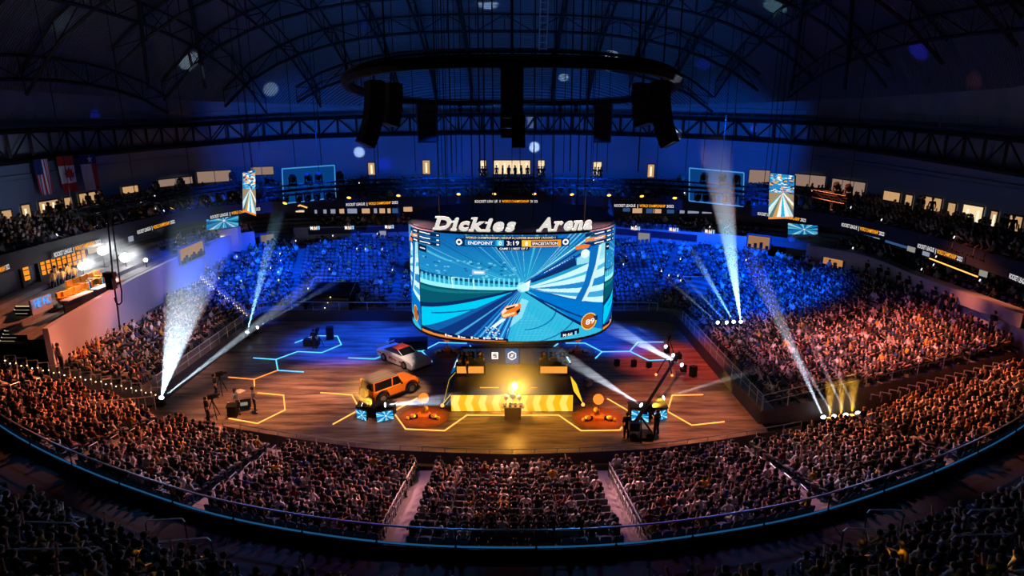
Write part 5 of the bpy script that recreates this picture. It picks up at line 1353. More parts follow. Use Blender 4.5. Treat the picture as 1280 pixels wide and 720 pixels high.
# vomitory rails, stepped: left and right, with their little bulbs
def step_rail(p0, p1, n, lab, grp, bulb=None, dx=(.9, 0, .0), h=.95, name='stepped_rail'):
    p0, p1 = Vector(p0), Vector(p1)
    for k in range(n):
        p = p0.lerp(p1, k / max(1, n - 1)); D = Vector(dx)
        t = thing(name, lab.format(ORD[k]), 'handrail', p, 0, grp)
        b = MB(); b.path([(0, 0, 0), (0, 0, h), tuple(D + Vector((0, 0, h))), tuple(D)], .03, 4); b.build('rail', M_RAIL, t)
        if bulb: b = MB(); b.ball((0, 0, h * .55), .045, 5, 4); b.ball(tuple(D * .4 + Vector((0, 0, h * .25))), .04, 5, 4); b.build('bulb', bulb, t)
E_BULB = emit('bulb_warm', (1, .75, .35), 3.5)
step_rail(at_z(190, 497, 1.0), at_z(8, 458, 4.0), 15, 'stepped rail section with tiny warm bulbs left of the side stand, {} from the floor', 'bulb lit vomitory rails', E_BULB, (.6, .1, 0), .7)
step_rail(at_z(195, 512, .8), at_z(132, 520, 2.0), 6, 'pale stepped rail at the corner of the left tunnel, {} from the floor', 'left tunnel rails', None, (-.8, -.35, 0))
step_rail(at_z(1088, 500, 1.6), at_z(1240, 461, 4.0), 14, 'pale stepped rail between the near and right stands, {} from the floor', 'right tunnel rails', None, (.5, -.3, 0), .4)
step_rail(at_z(308, 397, 1.2), at_z(252, 352, 4.0), 16, 'dark rail with tiny warm bulbs in the far left corner stand, {} from the floor', 'corner bulb rails', E_BULB, (.1, .1, 0), .8)
# near end and front rails of the right stand
t = thing('barrier', 'pale railing along the front edge of the right stand', 'barrier')
P = [spl(UI, tt) + Vector((.1, 0, .05)) for tt in [10.05 + i * .15 for i in range(14)]]
b = MB(); b.path([p + Vector((0, 0, 1.0)) for p in P], .03, 4); b.path([p + Vector((0, 0, .55)) for p in P], .02, 4); b.build('rail', M_RAIL, t)
for p in P: b = MB(); b.tube(p, p + Vector((0, 0, 1)), .025, 4); b.build('post', M_RAIL, t)
t = thing('barrier', 'pale railing down the near end of the right stand', 'barrier')
P = [u_pt(11.99, k * PITCH_ROW * 2)[0] + Vector((0, 0, u_z(12, k * 2))) * 1 for k in range(9)]; P = [Vector((p.x, p.y - .1, u_z(12, k * 2))) for k, p in enumerate(P)]
b = MB(); b.path([p + Vector((0, 0, 1.1)) for p in P], .03, 4); b.path([p + Vector((0, 0, .6)) for p in P], .02, 4); b.build('rail', M_RAIL, t)
for p in P: b = MB(); b.tube(p, p + Vector((0, 0, 1.1)), .03, 4); b.build('post', M_RAIL, t)
t = thing('barrier', 'dark railing along the front edge of the left stand', 'barrier')
P = [spl(UI, tt) + Vector((0, 0, .05)) for tt in [.02 + i * .17 for i in range(14)]]
b = MB(); b.path([p + Vector((0, 0, 1.0)) for p in P], .03, 4); b.path([p + Vector((0, 0, .5)) for p in P], .025, 4); b.build('rail', M_RAIL, t)
for p in P: b = MB(); b.tube(p, p + Vector((0, 0, 1)), .025, 4); b.build('post', M_RAIL, t)
t = thing('barrier', 'pale blue lit railing along the front edge of the far stand', 'barrier')
P = [spl(UI, 4.1 + i * .24) + Vector((0, 0, .05)) for i in range(18)]
b = MB(); b.path([p + Vector((0, 0, .9)) for p in P], .05, 4); b.build('rail', M_RAIL, t); 
for p in P: b = MB(); b.tube(p, p + Vector((0, 0, .9)), .03, 4); b.build('post', M_RAIL, t)
# handrails across the dark near upper deck
for i, (x0, y0, x1, y1, zz) in enumerate([(0, 651, 98, 654, 0), (0, 687, 115, 685, 0), (181, 651, 230, 648, 0), (188, 678, 263, 672, 0), (238, 702, 270, 696, 0), (1085, 637, 1131, 638, 0), (1055, 660, 1126, 663, 0), (1054, 684, 1080, 690, 0), (1210, 638, 1280, 634, 0), (1190, 670, 1265, 667, 0)]):
    m_ = at_y((x0 + x1) / 2, (y0 + y1) / 2, 10); d = sight((x0 + x1) / 2, (y0 + y1) / 2)
    # march along the sight line until one metre above the deck
    tt = .001
    while True:
        x, y, z = d[0] * tt, d[1] * tt, CAMZ + d[2] * tt
        k = (yo(x) - DK0 - y) / PITCH_ROW
        if z < zo(x) + .35 + max(0, k) * DZ + 1.0 or tt > .1: break
        tt += .0002
    q0 = at_z(x0, y0, z); q1 = at_z(x1, y1, z)
    t = thing('deck_handrail', f'blue glinting handrail on the dark upper deck, {["far left edge, upper", "far left edge, lower", "left of the yellow seats, upper", "left of the yellow seats, middle", "left of the yellow seats, lowest", "right side, topmost", "right side, middle", "right side, lowest", "far right edge, upper", "far right edge, lower"][i]}', 'handrail', (q0.x, q0.y, 0), 0, 'upper deck handrails')
    L = q1 - q0; b = MB(); b.path([(0, 0, z - .15), (L.x * .06, L.y * .06, z), (L.x * .94, L.y * .94, z), (L.x, L.y, z - .15)], .03, 6); b.build('rail', mat('glinting_rail', (.85, .92, 1), .3, .5, noise=.05), t)
    for f in (0.0, 1.0): b = MB(); b.tube((L.x * f, L.y * f, z - 1.1), (L.x * f, L.y * f, z - .14), .025, 5); b.build('post', M_DARK, t)
# stair gate at the middle of the curved rail
t = thing('stair_gate', 'black stair rails with rungs crossing the curved curb at the middle', 'stair rail', (2.1, yo(2.1), 3.0))
for s in (-.55, .45):
    b = MB(); b.tube((s, .3, .1), (s, -.5, 1.5), .05, 5); b.tube((s, .3, -.1), (s, .35, 1.1), .05, 5); b.build('upright', M_BLACK, t)
for k in range(5): b = MB(); b.tube((-.55, .25 - k * .18, .25 + k * .2), (.45, .25 - k * .18, .25 + k * .2), .03, 5); b.build('rung', M_BLACK, t)
# ------------------------------------------------------------------ lit windows of the window wall
E_WIN = emit('window_warm', (1.0, .58, .26), .55); E_WIN2 = emit('window_pale', (.80, .52, .40), .34); E_WIN3 = emit('window_bright', (1, .74, .42), .95)
M_FRAME = mat('window_reveal', (.10, .10, .13), .7, noise=.1)
PW = [W3(i * .02) for i in range(801)]
def hit_path(x, y, P, z=None):
    """where the sight line crosses the vertical wall over path P"""
    d = sight(x, y); best = None
    for a, b_ in zip(P, P[1:]):
        den = d[0] * (b_.y - a.y) - d[1] * (b_.x - a.x)
        if abs(den) < 1e-9: continue
        t = (a.x * (b_.y - a.y) - a.y * (b_.x - a.x)) / den; s = ((a.x * d[1] - a.y * d[0])) / den
        if 0 <= s <= 1.0001 and t > 0 and (best is None or t < best[0]): best = (t, a, b_)
    if not best: return None
    t, a, b_ = best; tn = Vector((b_.x - a.x, b_.y - a.y, 0)).normalized()
    return Vector((d[0] * t, d[1] * t, CAMZ + d[2] * t)), tn, Vector((tn.y, -tn.x, 0))
wins = [(0, 14, 262, 278, 0, ''), (26, 38, 255, 283, 1, ''), (47, 73, 250, 270, 1, 'p'), (79, 90, 246, 268, 0, ''), (97, 123, 240, 256, 0, 'p'), (151, 172, 232, 242, 0, ''), (196, 240, 222, 232, 2, ''), (245, 289, 213, 228, 2, ''), (313, 342, 208, 219, 2, ''),
        (460, 469, 203, 219, 1, ''), (528, 538, 200, 218, 1, ''), (599, 608, 200, 219, 3, 'p'), (617, 663, 200, 218, 3, 'pp'), (672, 681, 200, 219, 3, 'p'), (741, 752, 202, 220, 3, 'p'), (809, 818, 205, 222, 1, ''),
        (936, 963, 212, 230, 2, ''), (993, 1033, 218, 234, 2, ''), (1040, 1083, 225, 244, 2, ''), (1105, 1127, 239, 252, 0, ''), (1132, 1142, 243, 262, 0, ''), (1154, 1179, 246, 264, 0, 'p'), (1185, 1196, 253, 275, 0, ''), (1203, 1230, 256, 286, 3, 'pp'), (1238, 1248, 263, 289, 1, ''), (1262, 1280, 269, 290, 0, 'p')]
def wall_lab(x): return 'left' if x < 330 else ('far' if x < 900 else 'right')
cnt = {}
for i, (x0, x1, y0, y1, k, ppl) in enumerate(wins):
    a, b_ = hit_path(x0, (y0 + y1) / 2, PW), hit_path(x1, (y0 + y1) / 2, PW)
    if not a or not b_: continue
    ztop = hit_path((x0 + x1) / 2, y0, PW)[0].z; zbot = hit_path((x0 + x1) / 2, y1, PW)[0].z
    A, B = a[0], b_[0]; n = a[2];
    if n.dot(Vector((0, 45, 0)) - A) < 0: n = -n
    tn = (B - A); tn.z = 0; L = tn.length; tn.normalize(); up = Vector((0, 0, 1))
    wl = wall_lab(x0); cnt[wl] = cnt.get(wl, 0) + 1
    O = Vector((A.x, A.y, zbot)) + n * .12; Hh = ztop - zbot
    fr = MB()
    for p, q in ((O, O + tn * L), (O + up * Hh, O + tn * L + up * Hh), (O, O + up * Hh), (O + tn * L, O + tn * L + up * Hh)): fr.tube(p, q, .07, 4)
    for q in range(1, max(1, int(L / 1.8))): fr.tube(O + tn * L * q / max(1, int(L / 1.8)), O + tn * L * q / max(1, int(L / 1.8)) + up * Hh, .035, 4)
    w_ = fr.build(f'window_{i + 1}', M_FRAME); struct(w_)
    pn = MB(); pn.add([O - n * .06, O - n * .06 + tn * L, O - n * .06 + tn * L + up * Hh, O - n * .06 + up * Hh], [(0, 1, 2, 3)])
    # warm room picture on the pane: lamps, shelves, doors seen inside
    if k == 3 or k == 1:
        for q in range(max(1, int(L / .9))): 
            c = O + tn * (L * (q + .5) / max(1, int(L / .9))) - n * .05
            pn.add([c + up * Hh * .12 - tn * .12, c + up * Hh * .12 + tn * .12, c + up * Hh * .8 + tn * .12, c + up * Hh * .8 - tn * .12], [(0, 1, 2, 3)], 1)
    pn.build('window_pane', [[E_WIN, E_WIN, E_WIN2, E_WIN3][k], emit('window_lamp', (1, .85, .6), 1.2)], w_)
    for q in range(len(ppl) * 3 if ppl else 0):
        f = (q + .5) / (len(ppl) * 3); p = O + tn * L * f + n * (.5 + .2 * (q % 2)); zf_ = zbot - .55
        add_person('spectator', f'dark standing figure before lit window {cnt[wl]} of the {wl} wall, {ORD[q]} from its left', 'stand', (p.x, p.y, zf_), q * 1.3, SHIRTS[0][1], False, 'people before the lit windows')
# ------------------------------------------------------------------ ribbon displays on the fascia
FP = [F3(i * .02) for i in range(801)]
FL_ = [0.0]
for a, b_ in zip(FP, FP[1:]): FL_.append(FL_[-1] + (b_ - a).length)
def ribbon_at(s, z, off=.08):
    i = max(0, min(799, int(np.searchsorted(FL_, s)) - 1)); f = (s - FL_[i]) / max(1e-6, FL_[i + 1] - FL_[i])
    a, b_ = FP[i], FP[i + 1]; p = a.lerp(b_, f); tn = (b_ - a).normalized(); n = Vector((tn.y, -tn.x, 0)); return Vector((p.x + n.x * off, p.y + n.y * off, z))
def s_of(px, py):
    h = hit_path(px, py, FP)[0]; return min(range(801), key=lambda i: (FP[i].x - h.x) ** 2 + (FP[i].y - h.y) ** 2), h.z
E_RW = emit('ribbon_white', (.9, .85, .85), .95); E_RO = emit('ribbon_orange', (1.0, .36, .02), 1.3)
for i, (x0, x1, y0, y1) in enumerate([(-30, 10, 350, 333), (67, 124, 319, 302), (170, 217, 291, 277), (262, 325, 272, 261), (433, 498, 256, 253), (593, 673, 252, 252), (768, 842, 257, 258), (948, 1009, 267, 276), (1054, 1106, 281, 293), (1148, 1205, 307, 325), (1264, 1330, 345, 372)]):
    ia, za = s_of(x0, y0); ib, zb = s_of(x1, y1); s0, s1 = FL_[ia], FL_[ib]; L = s1 - s0; z = (za + zb) / 2; z0_, z1_ = za, zb
    t = thing('ribbon_display', f'lit lettering on the dark upper deck fascia, {ORD[i]} from the left end', 'display', (0, 0, 0), 0, 'ribbon displays on the fascia')
    b = MB(); n = 12
    for q in range(n):
        sa, sb_ = s0 - .2 + (L + .4) * q / n, s0 - .2 + (L + .4) * (q + 1) / n; za_, zb_ = lerp(z0_, z1_, q / n), lerp(z0_, z1_, (q + 1) / n)
        b.add([ribbon_at(sa, za_ - .28, .04), ribbon_at(sb_, zb_ - .28, .04), ribbon_at(sb_, zb_ + .28, .04), ribbon_at(sa, za_ + .28, .04)], [(0, 1, 2, 3)])
    b.build('display_panel', mat('display_black', (.004, .004, .006), .4, noise=.1), t)
    for txt, f0, f1, m in (('ROCKET LEAGUE', 0, .36, E_RW), ('|', .395, .405, E_RW), ('WORLD CHAMPIONSHIP', .43, .86, E_RO), ('2022', .88, 1.0, E_RW)):
        c = s0 + L * (f0 + f1) / 2
        lettering('lettering', txt, .44, lambda x, y, w_, c=c: ribbon_at(c + x, y + lerp(z0_, z1_, (c + x - s0) / L), .10), m, t, bold=.03, width=L * (f1 - f0))
# sponsor words on the far balcony wall
UP_ = [spl(UO, i * .02) for i in range(601)]
def upath(px, py):
    h, tn, n = hit_path(px, py, UP_); 
    if n.dot(Vector((0, 40, 0)) - Vector((h.x, h.y, 0))) < 0: n = -n
    return h, tn, n
t0b, t1b = 4.15, 8.2
b = MB()
for q in range(60):
    ta, tb = lerp(t0b, t1b, q / 60), lerp(t0b, t1b, (q + 1) / 60); p, r = spl(UO, ta), spl(UO, tb); d = Vector((r.y - p.y, -(r.x - p.x), 0)).normalized() * .08
    b.add([(p.x + d.x, p.y + d.y, 5.75), (r.x + d.x, r.y + d.y, 5.75), (r.x + d.x, r.y + d.y, 6.5), (p.x + d.x, p.y + d.y, 6.5)], [(0, 1, 2, 3)])
t = thing('balcony_board', 'dark board band with sponsor words along the far balcony wall', 'board'); b.build('board', mat('board_navy', (.02, .03, .06), .5, noise=.1), t)
for x, y in ((394, 285), (437, 284.5), (487, 283.5), (795, 285.5), (843, 287), (888, 289.5)):
    h, tn, n = upath(x, y)
    tn = Vector((abs(tn.x), tn.y * (1 if tn.x > 0 else -1), 0))
    for txt, ox, wd, m in (('M', -.42, .26, E_W), ('o', -.20, .2, emit('text_o', (1, .35, .05), 1.3)), ('bil', .06, .34, E_W), ('1', .42, .18, emit('text_blue', (.3, .6, 1), 1))):
        lettering('lettering', txt, .62, lambda X, Y, w_, ox=ox: h + tn * (X + ox) * 1.0 + Vector((0, 0, Y)) + n * .14, m, t, bold=.02, width=wd)
# openings in the far and corner walls of the lower level
for i, (x0, x1, y0, y1, m, lab) in enumerate([(474, 484, 287.5, 301, (.55, .6, .75), 'pale lit doorway in the far wall left of the scoreboard'), (797, 813, 290, 304, (.5, .48, .5), 'pale lit doorway in the far wall right of the scoreboard'), (325, 343, 292, 304, (.4, .30, .25), 'wide lit opening by the far left corner'), (934, 963, 294, 308, (.75, .38, .18), 'wide orange lit refreshment counter opening at the far right'), (1028, 1055, 311, 333, (1, .45, .15), 'orange lit bar opening in the right wall corner'), (222, 254, 305, 317, (.8, .38, .18), 'orange lit bar opening at the end of the left club level')]):
    A, B = at_z(x0, y1, 5.4), at_z(x1, y1, 5.4)
    hA, hB = upath(x0, y1), upath(x1, y1); n = hA[2]; P0 = hA[0] + n * .12; P1 = hB[0] + n * .12; tp = upath((x0 + x1) / 2, y0)[0].z; bt = min(P0.z, P1.z)
    t = thing('wall_opening', lab, 'opening', (P0.x, P0.y, 0)); Lh = P1 - P0; Lh.z = 0
    b = MB(); b.add([(0, 0, bt), (Lh.x, Lh.y, bt), (Lh.x, Lh.y, tp), (0, 0, tp)], [(0, 1, 2, 3)]); b.build('lit_interior', emit('opening_%d' % i, m, .45), t)
    b = MB(); b.path([(0, 0, bt), (0, 0, tp), (Lh.x, Lh.y, tp), (Lh.x, Lh.y, bt)], .1, 4); b.build('frame', M_FRAME, t)
    b = MB()
    for q in range(int(Lh.length / .5)):
        c = Lh * ((q + .5) / max(1, int(Lh.length / .5))) + n * .06
        hgt = .35 + .3 * ((q * 7) % 3) / 2; b.box((c.x, c.y, bt + hgt / 2), (.3, .1, hgt), rot=Matrix.Rotation(math.atan2(Lh.y, Lh.x), 3, 'Z'))
    if Lh.length > 1.6: b.build('counter_stock', M_BLACK, t)
# ------------------------------------------------------------------ corner screens on pale towers
for i, (x0, x1, y0, y1, lab, seed) in enumerate([(258, 298, 268, 288, 'blue picture screen on the pale tower at the far left corner', 4), (985, 1022, 279, 293, 'blue picture screen on the pale tower at the far right corner', 9)]):
    Y = 66 if i == 0 else 63.5
    P0, P1, P2, P3 = at_y(x0, y0, Y), at_y(x1, y0 - 3 if i == 0 else y0 + 3, Y), at_y(x1, y1 - 5 if i == 0 else y1, Y), at_y(x0, y1, Y)
    t = thing('corner_screen', lab, 'screen')
    b = MB(); b.prism([p + Vector((0, .05, 0)) for p in (P0, P1, P2, P3)], (0, 1, 0), .25); b.build('case', M_BLACK, t)
    screen_mesh('screen', burst_picture(seed, 80, 40), lambda u, v: P0.lerp(P1, u).lerp(P3.lerp(P2, u), v), emit_attr('corner_picture', .75), t)
    b = MB(); L0, L1 = P3 + Vector((.4, .1, -.1)), P2 + Vector((-.2 if i else -.2, .1, -.1)); bz = 5.0
    b.prism([L0, L1, Vector((L1.x, L1.y, bz)), Vector((L0.x, L0.y, bz))], (0, 1, 0), .8)
    tag(b.build('corner_tower', mat('tower_plaster', (.62, .56, .52), .8, noise=.08)), 'pale plastered wall tower under the ' + ('far left' if i == 0 else 'far right') + ' corner screen', 'wall tower')
    if i == 0:
        q = at_y(279, 299, Y - .1); b = MB(); b.box((q.x, q.y, q.z), (.5, .05, .75)); tag(b.build('wall_lantern', emit('lantern', (1, .8, .45), 1.3)), 'small bright yellow lantern on the far left corner tower', 'lamp')

# ------------------------------------------------------------------ hanging side screens
def hung_screen(name, lab, pts, Y, pic, edge, k=1.0):
    P = [at_y(x, y, yy) for (x, y), yy in zip(pts, Y)]; t = thing(name, lab, 'screen')
    n = (P[1] - P[0]).cross(P[3] - P[0]).normalized(); n = -n if n.dot(P[0] - Vector((0, 0, CAMZ))) > 0 else n
    b = MB(); b.prism([p - n * .04 for p in P], -n, .2); b.build('case', M_BLACK, t)
    if pic is None:
        b = MB(); c = sum(P, Vector()) / 4; b.add(P, [(0, 1, 2, 3)]); b.build('screen', emit('plain_blue_screen', (.002, .045, .20), k), t)
        b = MB(); b.path([p + n * .02 for p in P + [P[0]]], .06, 4); b.build('lit_border', emit('border_blue', (.06, .28, .65), 1), t)
    else: screen_mesh('screen', pic, lambda u, v: P[0].lerp(P[1], u).lerp(P[3].lerp(P[2], u), v), M_PIC, t)
    b = MB()
    for f in (.25, .75): q = P[0].lerp(P[1], f); b.tube(q, Vector((q.x, q.y, roof_z(q.x, q.y) - 2)), .035, 4)
    b.build('hanger', M_BLACK, t)
hung_screen('hanging_screen', 'plain blue hanging screen with a pale border behind the left truss', [(352.5, 211), (418, 206.5), (419.5, 247), (354.5, 254.5)], [63, 66, 66, 63], None, 1)
hung_screen('hanging_screen', 'plain blue hanging screen with a pale border behind the right truss', [(862, 210), (930, 216), (929, 258), (861.5, 251)], [66, 62, 62, 66], None, 1)
hung_screen('hanging_screen', 'slim upright hanging screen with a bright picture at the left', [(303, 216), (319, 212), (320, 270), (303.5, 264)], [57, 57.6, 57.6, 57], strip_picture(2), 0)
hung_screen('hanging_screen', 'slim upright hanging screen with a converging lines picture at the right', [(962, 216), (993, 219.5), (991.5, 273), (960.5, 274)], [55, 53, 53, 55], strip_picture(5, 60, 110), 0)

# ------------------------------------------------------------------ flags
def flag(lab, x0, x1, y0, y1, Xp, fields):
    A = at_x(x0, y0, Xp); B = at_x(x1, y0 - 2, Xp); C_ = at_x(x0, y1, Xp); L = B.y - A.y; Hh = A.z - C_.z
    t = thing('flag', lab, 'flag', (Xp, A.y, A.z))
    b = MB(); b.tube((0, -.1, .04), (0, L + .1, .04), .04, 5); b.build('rod', M_DARK, t)
    for nm, u0, u1, v0, v1, m in fields:
        b = MB(); n = 10; R = []
        for j in range(5):
            for i in range(n + 1):
                u = lerp(u0, u1, i / n); v = lerp(v0, v1, j / 4); R.append((.10 * math.sin(u * 11 + v) * (.3 + v), u * L, -v * Hh))
        b.add(R, [(j * (n + 1) + i, j * (n + 1) + i + 1, (j + 1) * (n + 1) + i + 1, (j + 1) * (n + 1) + i) for j in range(4) for i in range(n)]); b.build(nm, m, t)
    return t, L, Hh
FR, FW_, FB = mat('flag_red', (.55, .03, .03), .8, noise=.1), mat('flag_white', (.75, .75, .78), .8, noise=.05), mat('flag_blue', (.02, .04, .18), .8, noise=.1)
fs_ = [('canton', .0, .55, 0, .42, FB)]
for k in range(13):
    u0, u1 = k / 13, (k + 1) / 13; fs_.append(('stripe', u0, u1, .42 if u0 < .5 else 0, 1, FR if k % 2 == 0 else FW_))
flag('striped red and white flag with blue corner hanging upright near the left windows', 41, 60, 200, 246, -37.6, fs_)
t, L, Hh = flag('red and white maple leaf flag hanging upright at the left wall', 70, 91, 196, 243, -37.6, [('red_band', 0, 1, 0, .26, FR), ('white_field', 0, 1, .26, .74, FW_), ('red_band', 0, 1, .74, 1, FR)])
b = MB(); leaf = [(0, .5), (.12, .28), (.3, .36), (.26, .1), (.5, .12), (.38, -.08), (.42, -.2), (.08, -.2), (.04, -.48), (-.04, -.48), (-.08, -.2), (-.42, -.2), (-.38, -.08), (-.5, .12), (-.26, .1), (-.3, .36), (-.12, .28)]
b.add([(.16, L * .5 + y * L * .62, -Hh * .5 + x * Hh * .42) for y, x in [(q[0], q[1]) for q in leaf]], [tuple(range(len(leaf)))]); b.build('maple_leaf', FR, t)
t, L, Hh = flag('hanging flag with blue top, white star and a red strip beside a white one', 98, 119, 194, 240, -37.6, [('blue_band', 0, 1, 0, .26, FB), ('white_field', 0, .62, .26, 1, FW_), ('red_field', .62, 1, .26, 1, FR)])
b = MB(); star = [(math.sin(PI * k / 5) * (.5 if k % 2 == 0 else .2), math.cos(PI * k / 5) * (.5 if k % 2 == 0 else .2)) for k in range(10)]
b.add([(.16, L * .5 + x * L * .35, -Hh * .13 + y * L * .35) for x, y in star], [tuple(range(10))]); b.build('star', FW_, t)

# ------------------------------------------------------------------ trusses and lamps
def box_truss(P, name, lab, w_=.42, seg=1.0):
    P = [Vector(p) for p in P]; t = thing(name, lab, 'truss'); ch, br = MB(), MB(); prev = None
    for p, q in zip(P, P[1:]):
        L = (q - p).length; n = max(1, int(L / seg)); tn = (q - p).normalized(); s = Vector((tn.y, -tn.x, 0)) * w_ / 2; u = Vector((0, 0, w_ / 2))
        for a in (s + u, s - u, -s + u, -s - u): ch.tube(p + a, q + a, .04, 4)
        for k in range(n):
            a, b_ = p.lerp(q, k / n), p.lerp(q, (k + 1) / n)
            for c0_, c1_ in ((s + u, s - u), (-s + u, -s - u), (s + u, -s + u), (s - u, -s - u)):
                br.tube(a + c0_, b_ + c1_, .022, 3); br.tube(a + c0_, a + c1_, .022, 3)
    ch.build('chord', M_BLACK, t); br.build('bracing', M_BLACK, t); 
    hg = MB()
    for p in P: hg = MB(); hg.tube(p + Vector((0, 0, w_ / 2)), Vector((p.x, p.y, roof_z(p.x, p.y) - 1.5)), .03, 4); hg.build('hanger_chain', M_BLACK, t)
    lo = MB()
    for p, q in zip(P, P[1:]): d_ = q - p; lo.box((p + q) / 2 - Vector((0, 0, .02)), (d_.length, .3, .22), rot=d_.to_track_quat('X', 'Z').to_matrix())
    lo.build('cable_loom', M_BLKCLOTH, t); return t
TZ = 13.3
tl = [at_z(92, 268, 12.4), at_z(170, 251, 12.6), at_z(240, 240, 12.8), at_z(318, 229, 13.0)]
box_truss(tl, 'lighting_truss', 'long black lattice lighting truss at the left under the upper wall', .6)
tf = [at_z(330, 241, TZ - .6), at_z(400, 234, TZ - .4), at_z(470, 230.5, TZ - .3), at_z(560, 228.5, TZ - .3), at_z(640, 228, TZ - .3), at_z(740, 229, TZ - .3), at_z(820, 231, TZ - .3), at_z(900, 236, TZ - .4), at_z(960, 243, TZ - .6)]
box_truss(tf, 'lighting_truss', 'long curved black lighting truss across the far side of the hall', .85)
tr = [at_z(955, 232, 13.0), at_z(1010, 240, 13.0), at_z(1060, 250, 12.8)]
box_truss(tr, 'lighting_truss', 'short black lattice lighting truss at the right under the upper wall', .6)
def on_path(P, x):
    for a, b_, xa, xb in P:
        if xa <= x <= xb: return a.lerp(b_, (x - xa) / (xb - xa))
TP = [(tf[i], tf[i + 1], x0, x1) for i, (x0, x1) in enumerate(zip([330, 400, 470, 560, 640, 740, 820, 900], [400, 470, 560, 640, 740, 820, 900, 960]))]
TPL = [(tl[i], tl[i + 1], x0, x1) for i, (x0, x1) in enumerate(zip([92, 170, 240], [170, 240, 318]))]
TPR = [(tr[i], tr[i + 1], x0, x1) for i, (x0, x1) in enumerate(zip([955, 1010], [1010, 1060]))]
amber = []
k_ = 0
for x in (355, 435, 497, 573, 618, 668, 715, 762, 803, 845):
    p = on_path(TP, x) - Vector((0, 0, .32)); d = Vector((random.uniform(-.15, .15), -.62, -.78))
    c = moving_head('moving_head_lamp', f'amber glowing moving head lamp hanging from the far truss, {ORD[k_]} from the left', p, d, L_AMB, False, 1.25); amber.append((c, d)); k_ += 1
k_ = 0
for x in (372, 383, 395, 408, 414, 456, 478, 530, 548, 690, 780, 792, 874, 884, 893, 908, 918, 930, 945):
    p = on_path(TP, x) - Vector((0, 0, .32)); moving_head('moving_head_lamp', f'unlit black moving head lamp hanging from the far truss, {ORD[k_]} from the left', p, (random.uniform(-.3, .3), -.4, -.8), L_OFF, False, 1.35, 'unlit lamps under the far truss'); k_ += 1
k_ = 0
for x in (366, 386, 399, 425, 880, 902, 920):
    p = on_path(TP, x) + Vector((0, 0, .32)); moving_head('moving_head_lamp', f'unlit black moving head lamp standing on top of the far truss, {ORD[k_]} from the left', p, (random.uniform(-.3, .3), -.4, .8), L_OFF, True, 1.5, 'unlit lamps on the far truss'); k_ += 1
k_ = 0
for x in (112, 128, 150, 196, 214, 226, 242, 262, 276, 300):
    am = x == 214; p = on_path(TPL, x) - Vector((0, 0, .32)); d = (.4, .1, -.8) if not am else (-.5, -.2, -.8)
    c = moving_head('moving_head_lamp', f'{"amber glowing" if am else "unlit black"} moving head lamp under the left truss, {ORD[k_]} from its near end', p, d, L_AMB if am else L_OFF, False, 1.2, 'lamps under the left truss'); k_ += 1
    if am: amber.append((c, Vector(d)))
k_ = 0
for x in (195, 227, 290):
    p = on_path(TPL, x) + Vector((0, 0, .32)); moving_head('moving_head_lamp', f'black moving head lamp standing on the left truss, {ORD[k_]} from its near end', p, (0, -.3, .9), L_OFF, True, 1.4, 'lamps on the left truss'); k_ += 1
k_ = 0
for x in (966, 978, 990, 1004, 1020, 1045):
    p = on_path(TPR, x) - Vector((0, 0, .32)); moving_head('moving_head_lamp', f'unlit black moving head lamp under the right truss, {ORD[k_]} from its far end', p, (-.3, -.2, -.8), L_OFF, False, 1.2, 'lamps under the right truss'); k_ += 1
for i, x in enumerate((1045, 1072)):
    p = on_path(TPR, min(x, 1059)) + Vector((0, 0, .32)); moving_head('moving_head_lamp', ['black moving head lamp standing on the right truss, inner one', 'black moving head lamp standing on the right truss, at its end'][i], p, (-.5, -.3, .7), L_OFF, True, 1.3)
# ------------------------------------------------------------------ hanging speaker ring over the stage
RZ = 20.55
def rp(a): # rounded oblong ring
    c, s = math.cos(a), math.sin(a); return Vector((10.2 * math.copysign(abs(c) ** .75, c) * (1 + .20 * s), 43.5 + 20 * math.copysign(abs(s) ** .8, s), RZ + .35 * (s < 0) * 0))
t = thing('speaker_ring', 'huge black oval rigging ring hanging above the scoreboard', 'rigging ring')
b = MB(); RPn = [rp(2 * PI * i / 60) for i in range(61)]
b.path(RPn, .26, 6); b.build('ring_tube', M_BLKCLOTH, t)
b = MB(); b.path([p + Vector((0, 0, .32)) for p in RPn], .05, 4)
for i in range(0, 60, 2): b.tube(RPn[i], RPn[i] + Vector((0, 0, .32)), .03, 3)
b.build('cable_tray', M_BLACK, t)
for i in range(0, 60, 5): b = MB(); b.tube(RPn[i], Vector((RPn[i].x, RPn[i].y, roof_z(RPn[i].x, RPn[i].y) - 2)), .035, 4); b.build('hanger_chain', M_BLACK, t)
def array(lab, p, facing, n, w_, h, curve=.0, z0=None):
    t = thing('speaker_array', lab, 'loudspeaker', (p.x, p.y, 0), facing, 'hanging loudspeaker arrays'); z = (z0 if z0 else RZ) - .2; y = 0; a = 0
    b = MB(); b.tube((0, 0, z), (0, 0, z + .5), .05, 4); b.box((0, 0, z), (w_ * .9, .5, .08)); b.build('fly_frame', M_BLACK, t)
    for k in range(n):
        z -= h * math.cos(a); b = MB(); b.box((0, y, z + h / 2), (w_, .75, h * .94), rot=Matrix.Rotation(-a, 3, 'X')); b.build('cabinet', M_BLACK, t); y -= h * math.sin(a); a += curve
q = rp(-PI / 2)
array('black loudspeaker array at the middle of the near side of the hanging ring', Vector((0, q.y, 0)), 0, 7, .82, .36, .0)
array('slim black loudspeaker column below the middle array of the ring', Vector((.35, q.y + 10, 0)), 0, 3, .7, .55, .03, 19.0)
qa = at_y(533, 130, 60); array('black loudspeaker array hanging from the far side of the ring, left one', Vector((qa.x, 60, 0)), .3, 7, 1.9, .5, .04)
qa = at_y(755, 130, 60); array('black loudspeaker array hanging from the far side of the ring, right one', Vector((qa.x, 60, 0)), -.3, 7, 1.6, .5, .04)
